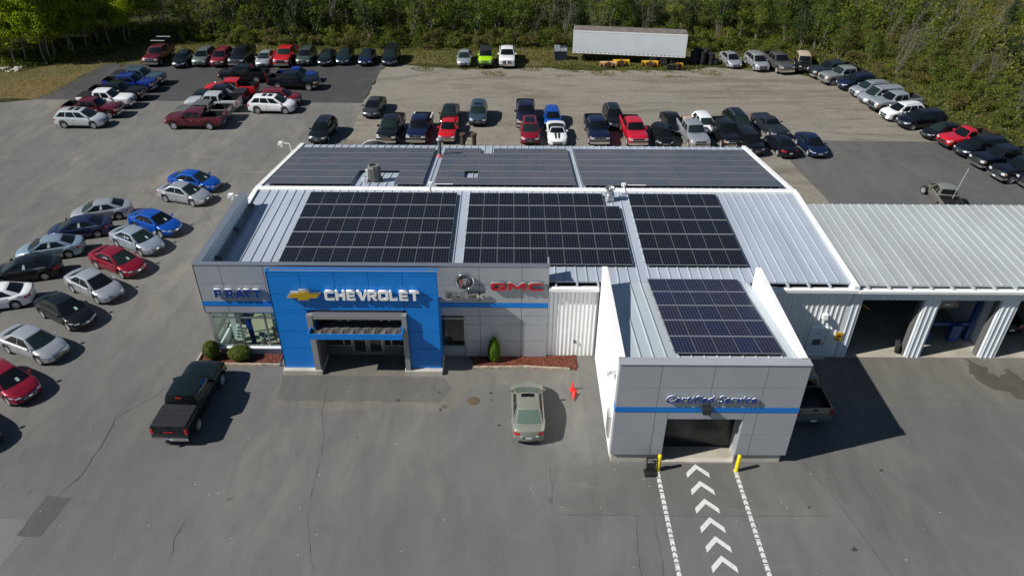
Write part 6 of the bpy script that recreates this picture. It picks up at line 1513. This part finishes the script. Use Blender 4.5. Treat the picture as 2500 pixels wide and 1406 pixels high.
def tree_proto(kind, seed):
    rs = np.random.RandomState(seed); tk = MB(); cs = []
    if kind == 'birch':
        H = rs.uniform(9.5, 12.5); lean = rs.normal(size=2)*.5; top = (lean[0], lean[1], H*.93)
        pts = woody(tk, rs, (0,0,0), top, .085, .02, 7, .10)
        for k in range(40):
            h = rs.uniform(.24, .92); a = rs.uniform(0, 6.28); r_ = (1.25-abs(h-.5)*1.3)*rs.uniform(.4,1.6)
            base = np.array(top)*h; tip = base+np.array([math.cos(a)*r_, math.sin(a)*r_, rs.uniform(.1,.9)]); tk.tube(base, tip, .025, 4, .008); cs.append(tip)
        V_ = leaves(rs, cs, 120, .85, .13); lm, bm_ = 'birch', 'barkpale'
    elif kind == 'alder':
        H = rs.uniform(5.0, 7.5); ns = rs.randint(3, 6)
        for s_ in range(ns):
            a = rs.uniform(0, 6.28); top = np.array([math.cos(a)*rs.uniform(.6,1.8), math.sin(a)*rs.uniform(.6,1.8), H*rs.uniform(.75,1)])
            woody(tk, rs, (math.cos(a)*.15, math.sin(a)*.15, 0), top, .07, .015, 5, .18, 5)
            for k in range(9):
                h = rs.uniform(.30, 1.02); b_ = rs.uniform(0, 6.28); r_ = rs.uniform(.3, 1.3); tip = top*h+np.array([math.cos(b_)*r_, math.sin(b_)*r_, rs.uniform(-.1,.5)]); tk.tube(top*h*.98, tip, .018, 4, .006); cs.append(tip)
        V_ = leaves(rs, cs, 62, .68, .12); lm, bm_ = ['alder','dark','alder','bushy'][seed % 4], 'bark'
    elif kind == 'bush':
        H = rs.uniform(1.6, 3.2); R_ = H*rs.uniform(.55,.8)
        for k in range(22):
            d = rs.normal(size=3); d /= np.linalg.norm(d); c_ = np.array([d[0]*R_*.75, d[1]*R_*.75, H*.5+d[2]*H*.42]); c_[2] = max(.25, c_[2]); cs.append(c_)
            if k % 2 == 0: tk.tube((d[0]*.1,d[1]*.1,0), c_, .03, 4, .008)
        V_ = leaves(rs, cs, 75, .52, .105); lm, bm_ = ['bushy','alder','bushy','autumn'][seed % 4], 'bark'
    elif kind == 'bare':
        H = rs.uniform(4.5, 7)
        for s_ in range(rs.randint(3, 6)):
            a = rs.uniform(0, 6.28); top = np.array([math.cos(a)*rs.uniform(.5,1.9)+.8, math.sin(a)*rs.uniform(.5,1.6), H*rs.uniform(.7,1)])
            woody(tk, rs, (0,0,0), top, .06, .012, 5, .16, 5)
            for k in range(13):
                h = rs.uniform(.3,1); b_ = rs.uniform(0, 6.28); r_ = rs.uniform(.4,1.5); st_ = top*h; tip = st_+np.array([math.cos(b_)*r_*.9+.3, math.sin(b_)*r_*.9, rs.uniform(.2,1.1)]); tk.tube(st_, tip, .013, 3, .004)
                if k % 2: tk.tube(st_+(tip-st_)*rs.uniform(.3,.9), tip+rs.normal(size=3)*.35+np.array([.1,0,.25]), .007, 3, .003)
        for k in range(16): cs.append(np.array([rs.normal()*.9+.3, rs.normal()*.9, rs.uniform(.3,H*.75)]))
        V_ = leaves(rs, cs, 34, .55, .085); lm, bm_ = 'autumn' if seed % 2 else 'bushy', 'twig'
    elif kind == 'larch':
        H = rs.uniform(8, 10.5); woody(tk, rs, (0,0,0), (rs.normal()*.3,0,H), .13, .02, 6, .06)
        for k in range(60):
            h = rs.uniform(.12,.99); a = rs.uniform(0,6.28); r_ = (1-h)*1.9+.15; tip = np.array([math.cos(a)*r_, math.sin(a)*r_, H*h-.25*r_]); tk.tube((0,0,H*h), tip, .02, 3, .006)
            for q in (.45,.75,1.0): cs.append(np.array([0,0,H*h])*(1-q)+tip*q)
        V_ = leaves(rs, cs, 16, .34, .085, .4); lm, bm_ = 'larch', 'bark'
    elif kind == 'spruce':
        H = rs.uniform(5, 9); woody(tk, rs, (0,0,0), (0,0,H), .12, .02, 4, .03)
        for k in range(90):
            h = rs.uniform(.06,.99); a = rs.uniform(0,6.28); r_ = (1-h)*H*.28+.1; tip = np.array([math.cos(a)*r_, math.sin(a)*r_, H*h-.18*r_])
            for q in (.35,.65,.95): cs.append(np.array([0,0,H*h])*(1-q)+tip*q)
        V_ = leaves(rs, cs, 14, .33, .09, .4); lm, bm_ = 'dark', 'bark'
    return tk.mesh('trunk', M[bm_]), leaf_mesh('crown', V_, LM[lm])
KINDS = {'birch': ('birch_tree', 'tree', 4), 'alder': ('alder_tree', 'tree', 6), 'bush': ('wild_bush', 'bush', 5), 'bare': ('leafless_shrub_tree', 'tree', 4), 'larch': ('larch_tree', 'tree', 2), 'spruce': ('spruce_tree', 'tree', 2)}
PROTO = {k: [tree_proto(k, 10*i+{'birch':1,'alder':2,'bush':3,'bare':4,'larch':5,'spruce':6}[k]+ (i if k in ('alder','bush','bare') else 0)) for i in range(v[2])] for k, v in KINDS.items()}
LB = {
 'birchL': ('slender pale stemmed birch with yellow green crown by the dry grass, left', 'birches at the left wood edge'),
 'alderL': ('dark leafy tree in the shaded wood behind the back row of vehicles', 'dark trees behind the back row'),
 'alderM': ('dense green tree in the wood behind the trailer and open gravel', 'trees behind the trailer'),
 'alderR': ('leafy small tree on the brushy bank right of the lot', 'leafy trees on the right bank'),
 'bushL': ('low green bush at the grass edge behind the back row of vehicles', 'bushes behind the back row'),
 'bushM': ('low green bush at the wood edge near the trailer', 'bushes near the trailer'),
 'bushR': ('yellow green bush on the brushy bank right of the lot', 'bushes on the right bank'),
 'bareR': ('leafless grey shrub tree leaning on the brushy bank', 'leafless trees on the right bank'),
 'bareM': ('bare stemmed grey tree among the leafy ones behind the lot', 'bare stemmed trees behind the lot'),
 'larch': ('feathery yellow green larch in the wood behind the lot', 'larches behind the lot'),
 'spruce': ('dark cone shaped spruce in the brush', 'spruces in the brush')}
prnd = random.Random(77)
PLANTED = []
def plant(kind, x, y, lab, s=1.0):
    tm, cm = prnd.choice(PROTO[kind]); nm, cat, _ = KINDS[kind]
    t = thing(nm, LB[lab][0], cat, (x, y, terrain(x, y)-.05), prnd.uniform(0, 6.28) if kind != 'bare' else prnd.uniform(-.5,.5), LB[lab][1]); k = s*prnd.uniform(.85, 1.15); t.scale = (k, k, k*prnd.uniform(.92,1.08))
    link('trunk', tm, t); link('crown', cm, t); PLANTED.append((t, lab))
def blocked(x, y, pts, d): return any((x-a)**2+(y-b)**2 < d*d for a, b in pts)
# birches, left
placed = []
for x, y in [(-62.5,92.5),(-62.0,94.2),(-59.1,93.4),(-58.9,94.2),(-58.3,98.2),(-56.4,98.8),(-56.4,101.7),(-59,95.6),(-64.5,95.5),(-66,92.8),(-54.6,101.5),(-53,104),(-61,99),(-65,99.5),(-58,104.5),(-69,94),(-69.5,99),(-62,104),(-55,107),(-66,105),(-50.5,107),(-60,101.5),(-63.5,101),(-57,96.5),(-60.6,96.6),(-67.5,97),(-56.5,104.6),(-52.5,101.8),(-59.5,107),(-64,108),(-53,109)]:
    plant('birch', x, y, 'birchL'); placed.append((x, y))
def scatter(n, kinds, xr, dr, lab, dmin, s=1.0):
    c_ = 0; tries = 0
    while c_ < n and tries < n*60:
        tries += 1; x = prnd.uniform(*xr); d = prnd.uniform(*dr); y = edge_y(x)+d
        if x > 30: y = prnd.uniform(40, 130); dd = edge_dist(x, y); 
        else: dd = edge_dist(x, y)
        if not (dr[0] <= dd <= dr[1]) or blocked(x, y, placed, dmin): continue
        if -56 < x < -49 and y > 110: continue                      # bare earth gap seen at the top left
        k = prnd.choice(kinds); plant(k, x, y, lab if isinstance(lab, str) else lab[k], s); placed.append((x, y)); c_ += 1
scatter(44, ['alder','alder','alder','alder','bare'], (-50,-4), (1.5,13), {'alder':'alderL','bare':'bareM'}, 2.0, 1.12)
scatter(3, ['larch'], (-42,-34), (2,7), 'larch', 1.6); scatter(2, ['larch'], (-48,-44), (3,9), 'larch', 1.6)
scatter(34, ['bush'], (-50,-4), (.2,3), 'bushL', 1.5, .8)
scatter(34, ['alder','alder','alder','bare'], (-4,30), (2,12), {'alder':'alderM','bare':'bareM'}, 2.1, .95)
scatter(26, ['bush'], (-4,30), (.4,3), 'bushM', 1.5, .85)
scatter(30, ['alder'], (28,42), (2,14), 'alderR', 1.9, .75); scatter(30, ['alder'], (40,72), (3,20), 'alderR', 2.0, .55)
scatter(74, ['bare'], (33,72), (2.5,22), 'bareR', 1.5, .72)
scatter(72, ['bush'], (30,66), (.8,16), 'bushR', 1.5, .75)
scatter(2, ['spruce'], (-30,-10), (5,10), 'spruce'  , 2)
plant('spruce', 57.5, 88.0, 'spruce', .75)
# the rest of the wood as one mass
rs = np.random.RandomState(5); cents = []; kinds_ = []
wood = {'alder': [], 'bushy': [], 'birch': [], 'gold': [], 'dark': []}
trunkmb = MB()
for k in range(3400):
    x = rs.uniform(-110, 115); y = rs.uniform(60, 175); d = edge_dist(x, y)
    if d < (5 if x < -46 else 9) or (-57 < x < -47 and y > 108 and rs.rand() < .9): continue
    if y > 150 and rs.rand() < .6: continue
    if x < -50: kind = 'birch' if rs.rand() < .75 else 'alder'; h = rs.uniform(6, 10)
    elif x < -2: kind = 'alder' if rs.rand() < .6 else 'dark'; h = rs.uniform(5, 8.5)
    elif x < 30:
        if rs.rand() < .22 and y > 116: continue
        kind = 'alder' if rs.rand() < .7 else 'bushy'; h = rs.uniform(3.5, 6)
    else:
        if rs.rand() < .2: continue
        kind = 'bushy' if rs.rand() < .5 else 'alder'; h = rs.uniform(2, 4.2)+(1.8 if x < 44 else 0)
    if x > 58 and y > 86 and rs.rand() < .85: continue
    if y > 145 and rs.rand() < .5: continue
    h *= .45 if x < -66 else 1
    z0 = terrain(x, y); r_ = h*.26
    for q in range(9):
        dd = rs.normal(size=3); dd /= np.linalg.norm(dd); wood[kind].append((x+dd[0]*r_, y+dd[1]*r_, z0+h*.6+dd[2]*h*.36))
    if rs.rand() < .5: trunkmb.tube((x,y,z0-.2), (x+rs.normal()*.5, y+rs.normal()*.5, z0+h), .07, 4, .02)
Vs = []; mats = []; mi = []
for i, (kk, cs) in enumerate(wood.items()):
    if not cs: continue
    V_ = leaves(rs, cs, 34, 1.0, .18); Vs.append(V_); mi += [len(mats)]*(len(V_)//4); mats.append(LM[kk])
allV = np.concatenate(Vs); me = leaf_mesh('woodland', allV, mats[0])
for m_ in mats[1:]: me.materials.append(m_)
me.polygons.foreach_set('material_index', np.array(mi, dtype=np.int32)); me.update()
tag(link('woodland', me), kind='stuff'); tag(trunkmb.obj('woodland_trunks', M['bark']), kind='stuff')
# undergrowth on the bank and below the trees, goldenrod, weeds
def cover(name, n, xr, yr, cond, mat, size, hgt, seed, per=14, sig=.45):
    rs = np.random.RandomState(seed); cs = []
    while len(cs) < n:
        x, y = rs.uniform(*xr), rs.uniform(*yr)
        if cond(x, y, rs): cs.append((x, y, terrain(x, y)+rs.uniform(0, hgt)))
    tag(link(name, leaf_mesh(name, leaves(rs, cs, per, sig, size, .6), mat)), kind='stuff')
cover('undergrowth', 7000, (26,90), (45,140), lambda x, y, r: -.4 < edge_dist(x, y) < 26, LM['bushy'], .10, .8, 1, 24, .55)
cover('undergrowth', 4600, (-80,28), (88,125), lambda x, y, r: -.2 < edge_dist(x, y) < 18 and not (-56 < x < -48 and y > 110), LM['alder'], .10, .6, 2, 20, .5)
cover('fallen_leaves', 700, (-60,40), (88,112), lambda x, y, r: -1.2 < edge_dist(x, y) < 4, LM['autumn'], .06, .12, 9, 14, .5)
cover('goldenrod', 620, (44,100), (70,140), lambda x, y, r: 5 < edge_dist(x, y) < 60 and math.sin(x*.21+1.3)*math.sin(y*.17)+.25*math.sin(x*.9)*math.sin(y*.8) > (.45 if x < 60 else -.05), LM['gold'], .09, .9, 3, 24, .55)
cover('goldenrod', 1500, (57,100), (84,150), lambda x, y, r: edge_dist(x, y) > 9 and math.sin(x*.33+.6)*math.sin(y*.27)+.5*math.sin(x*.9+y*.5) > -.15, LM['gold'], .10, .8, 13, 26, .7)
cover('goldenrod', 90, (33,52), (66,98), lambda x, y, r: .3 < edge_dist(x, y) < 4 and r.rand() < .5, LM['gold'], .07, .6, 4, 14, .3)
def tuft(name, n, cond, xr, yr, mat, h, seed):
    rs = np.random.RandomState(seed); out = []
    while len(out) < n:
        x, y = rs.uniform(*xr), rs.uniform(*yr)
        if cond(x, y): out.append((x, y, terrain(x, y)-.02))
    P_ = np.array(out); a = rs.uniform(0, 6.28, n); d = np.stack([np.cos(a), np.sin(a), np.zeros(n)], 1)*rs.uniform(.03,.09,(n,1)); up_ = np.stack([rs.normal(size=n)*.04, rs.normal(size=n)*.04, rs.uniform(.4,1.2,n)*h], 1)
    V_ = np.stack([P_-d, P_+d, P_+d*.3+up_, P_-d*.3+up_], 1).reshape(-1,3)
    tag(link(name, leaf_mesh(name, V_, mat)), kind='stuff')
GM = leaf_mat('grass_blade', [(.045,.065,.012),(.085,.10,.02),(.14,.12,.04),(.20,.155,.08)], .3)
def in_gravel_end(x): return interp([(-60,93.4),(-46,93.6),(-16,94.9),(-11,93.6),(5,93.4),(8,92.2),(22,92.6),(26,94.0),(33,92.9),(38,90.2),(43,86.5),(46,81),(47.5,73.5),(50,69)], x)
tuft('grass_tufts', 26000, lambda x, y: edge_dist(x, y) < 1.0 and y > in_gravel_end(x)+.4+1.5*(math.sin(x*.8)*math.sin(x*.31+y*.6))+.9*math.sin(x*2.3+y), (-58,50), (69,104), GM, .17, 5)
tuft('grass_tufts', 2600, lambda x, y: edge_dist(x, y) < 1.0 and x < -52 - (80.3-y)*-.0 + (y-80.3)*.12 and y > 80.9, (-72,-50), (81,96), leaf_mat('dry_blade', [(.20,.15,.06),(.14,.13,.04),(.09,.11,.025)], .3), .12, 6)
tuft('weeds', 2600, lambda x, y: math.sin(x*.7)*math.sin(y*1.1+x*.2) > .45 and abs(y-91.5) < 2.2 or (abs(x-15) < 9 and 91 < y < 93.6 and math.sin(x*2.1+y*3) > .1), (-14,30), (89,94), GM, .12, 7)
tuft('weeds', 1500, lambda x, y: math.sin(x*.45+2)*math.sin(y*.9) > .3, (-12,22), (65.9,67.6), GM, .07, 8)
# stones at the left wood edge
mb = MB(); rnd = random.Random(4)
for k in range(60):
    x, y = rnd.uniform(-67,-61), rnd.uniform(89.6,91.6); s_ = rnd.uniform(.08,.3); mb.lathe([(s_*.6,0),(s_,s_*.3),(s_*.5,s_*.6)], 6, (x,y,0))
tag(mb.obj('rubble', M['concrete']), kind='stuff')
mb = MB()
for k in range(90):
    t_ = rnd.random(); a, b_ = rnd.choice([((46.3,82),(51,68)),((33,98.3),(39.5,94.3)),((51,68),(55,60))]); x, y = a[0]+(b_[0]-a[0])*t_+rnd.uniform(-.8,.9), a[1]+(b_[1]-a[1])*t_+rnd.uniform(-.5,.5); s_ = rnd.uniform(.05,.22)
    mb.lathe([(s_*.6,-.05),(s_,s_*.3),(s_*.5,s_*.6)], 6, (x,y,terrain(x,y)))
tag(mb.obj('bank_stones', simple('stone', (.22,.19,.15), .9, 0, .2, 0, .3, 3)), kind='stuff')
# ---------------- clipped shrubs by the building
def clipped(label, x, y, rx, ry, h, shape, mat, seed):
    rs = np.random.RandomState(seed); n = 5200; pts = []; cen = []
    t = thing('clipped_shrub', label, 'shrub', (x, y, .05))
    u = rs.uniform(-1, 1, n); a = rs.uniform(0, 6.283, n)
    if shape == 'ball': r_ = np.sqrt(1-u*u); zz = h*.5+h*.5*u
    else: f_ = (u+1)/2; zz = h*(.04+.96*f_); r_ = np.interp(f_, [0,.12,.35,.6,.85,1], [.62,.92,1.0,.82,.48,.08])
    bump_ = 1+.05*np.sin(a*5+u*6)+rs.normal(size=n)*.035
    p = np.stack([rx*r_*np.cos(a)*bump_, ry*r_*np.sin(a)*bump_, zz], 1)
    nr = np.stack([np.cos(a)*r_, np.sin(a)*r_, u*.8+.2], 1)+rs.normal(size=(n,3))*.55; nr /= np.linalg.norm(nr, axis=1)[:,None]
    q = np.cross(nr, rs.normal(size=(n,3))); q /= np.linalg.norm(q, axis=1)[:,None]; w_ = np.cross(nr, q); s_ = rs.uniform(.02,.04,(n,1))
    V_ = np.stack([p-q*s_, p-w_*s_, p+q*s_, p+w_*s_], 1).reshape(-1,3)
    link('foliage', leaf_mesh('foliage', V_, mat), t)
    core = MB(); prof = [(.001,0)]+[((rx*.9)*(math.sqrt(max(0,1-k*k)) if shape == 'ball' else np.interp((k+1)/2, [0,.12,.35,.6,.85,1], [.62,.92,1,.82,.48,.05])), h*.5+h*.48*k if shape == 'ball' else h*(k+1)/2*.96) for k in np.linspace(-.98,.98,10)]
    core.lathe(prof, 14, cap=False); co = core.obj('inner_growth', mat, t, smooth=60); co.scale = (1, ry/rx, 1)
    mb = MB(); mb.tube((0,0,-.05),(0,0,h*.3),.05); mb.obj('trunk', M['bark'], t)
clipped('small round clipped shrub at the left corner of the building', -18.15, 35.0, .46, .46, 1.25, 'ball', LM['shrub'], 1)
clipped('wide low clipped shrub in the left mulch bed', -16.42, 34.92, .68, .52, .92, 'ball', LM['shrub'], 2)
clipped('tall egg shaped clipped evergreen in the right mulch bed', -.98, 34.95, .37, .37, 1.75, 'cone', LM['cone'], 3)

# ---------------- every plant gets a label of its own, by the landmark it stands behind
BACK = [(-66,'the left end of the dry grass'),(-61,'the dry grass strip'),(-57,'the corner of the dark asphalt'),(-51,'the bare strip left of the ladder rack pickup'),(-45.2,'the maroon ladder rack pickup'),(-41.5,'the small black hatchback'),(-39.2,'the grey green SUV'),(-36.8,'the dark red SUV'),(-34.5,'the black pickup of the back row'),(-31.3,'the low silver sedan'),
        (-28.8,'the bright red pickup'),(-26.3,'the dark sage SUV'),(-23.7,'the black back row sedan'),(-21.4,'the dark teal sedan'),(-18.6,'the navy back row sedan'),(-15.5,'the dark minivan'),(-10.8,'the grass gap right of the minivan'),(-6.1,'the silver sedan by the lime off-roader'),(-3.4,'the lime green off-roader'),(-.6,'the white chrome grille pickup'),
        (3.2,'the gap left of the dumpster'),(6.3,'the dumpster'),(9.5,'the left end of the trailer'),(13,'the left half of the trailer'),(16.5,'the trailer middle'),(20,'the right end of the trailer'),(24.5,'the tyre stacks'),(28,'the rounded silver sedan'),(31,'the railed silver SUV'),(33.6,'the grey pickup'),(36.7,'the tan topped off-roader')]
RIGHT = [(90.5,'the dark blue grey pickup'),(88,'the pale gold crew pickup'),(85.7,'the navy SUV'),(83.2,'the silver crossover'),(81.2,'the silver minivan'),(78.9,'the silver black bumper pickup'),(76,'the white crossover'),(73.8,'the large dark navy SUV'),(70.9,'the black sedan of the right row'),(68.7,'the red regular cab pickup'),(66.5,'the black SUV of the right row'),(63,'the navy black pickups')]
bins = {}
for t, lab in PLANTED:
    x, y = t.location.x, t.location.y
    lm_ = min(BACK, key=lambda b: abs(b[0]-x))[1] if x < 37.5 and y > 91 else min(RIGHT, key=lambda b: abs(b[0]-(y-max(0, x-40)*.35)))[1]
    bins.setdefault((lab, lm_), []).append((edge_dist(x, y), t))
ORD = ['nearest','second','third','fourth','fifth','sixth','seventh','eighth','ninth','tenth','eleventh','twelfth','thirteenth','fourteenth','fifteenth','sixteenth','seventeenth','eighteenth','nineteenth','twentieth','twenty first','twenty second','twenty third','twenty fourth','twenty fifth','farthest']
NOUN = {'birchL':'pale stemmed birch','alderL':'dark leafy tree','alderM':'dense green tree','alderR':'leafy small tree','bushL':'low green bush','bushM':'low wild bush','bushR':'yellow green bush','bareR':'leafless grey tree','bareM':'bare stemmed tree','larch':'feathery larch','spruce':'dark spruce'}
for (lab, lm_), L_ in bins.items():
    L_.sort(key=lambda e: e[0])
    for i, (_, t) in enumerate(L_): t['label'] = ('%s behind %s' % (NOUN[lab], lm_)) if len(L_) == 1 else '%s %s behind %s' % (ORD[min(i, 25)], NOUN[lab], lm_)
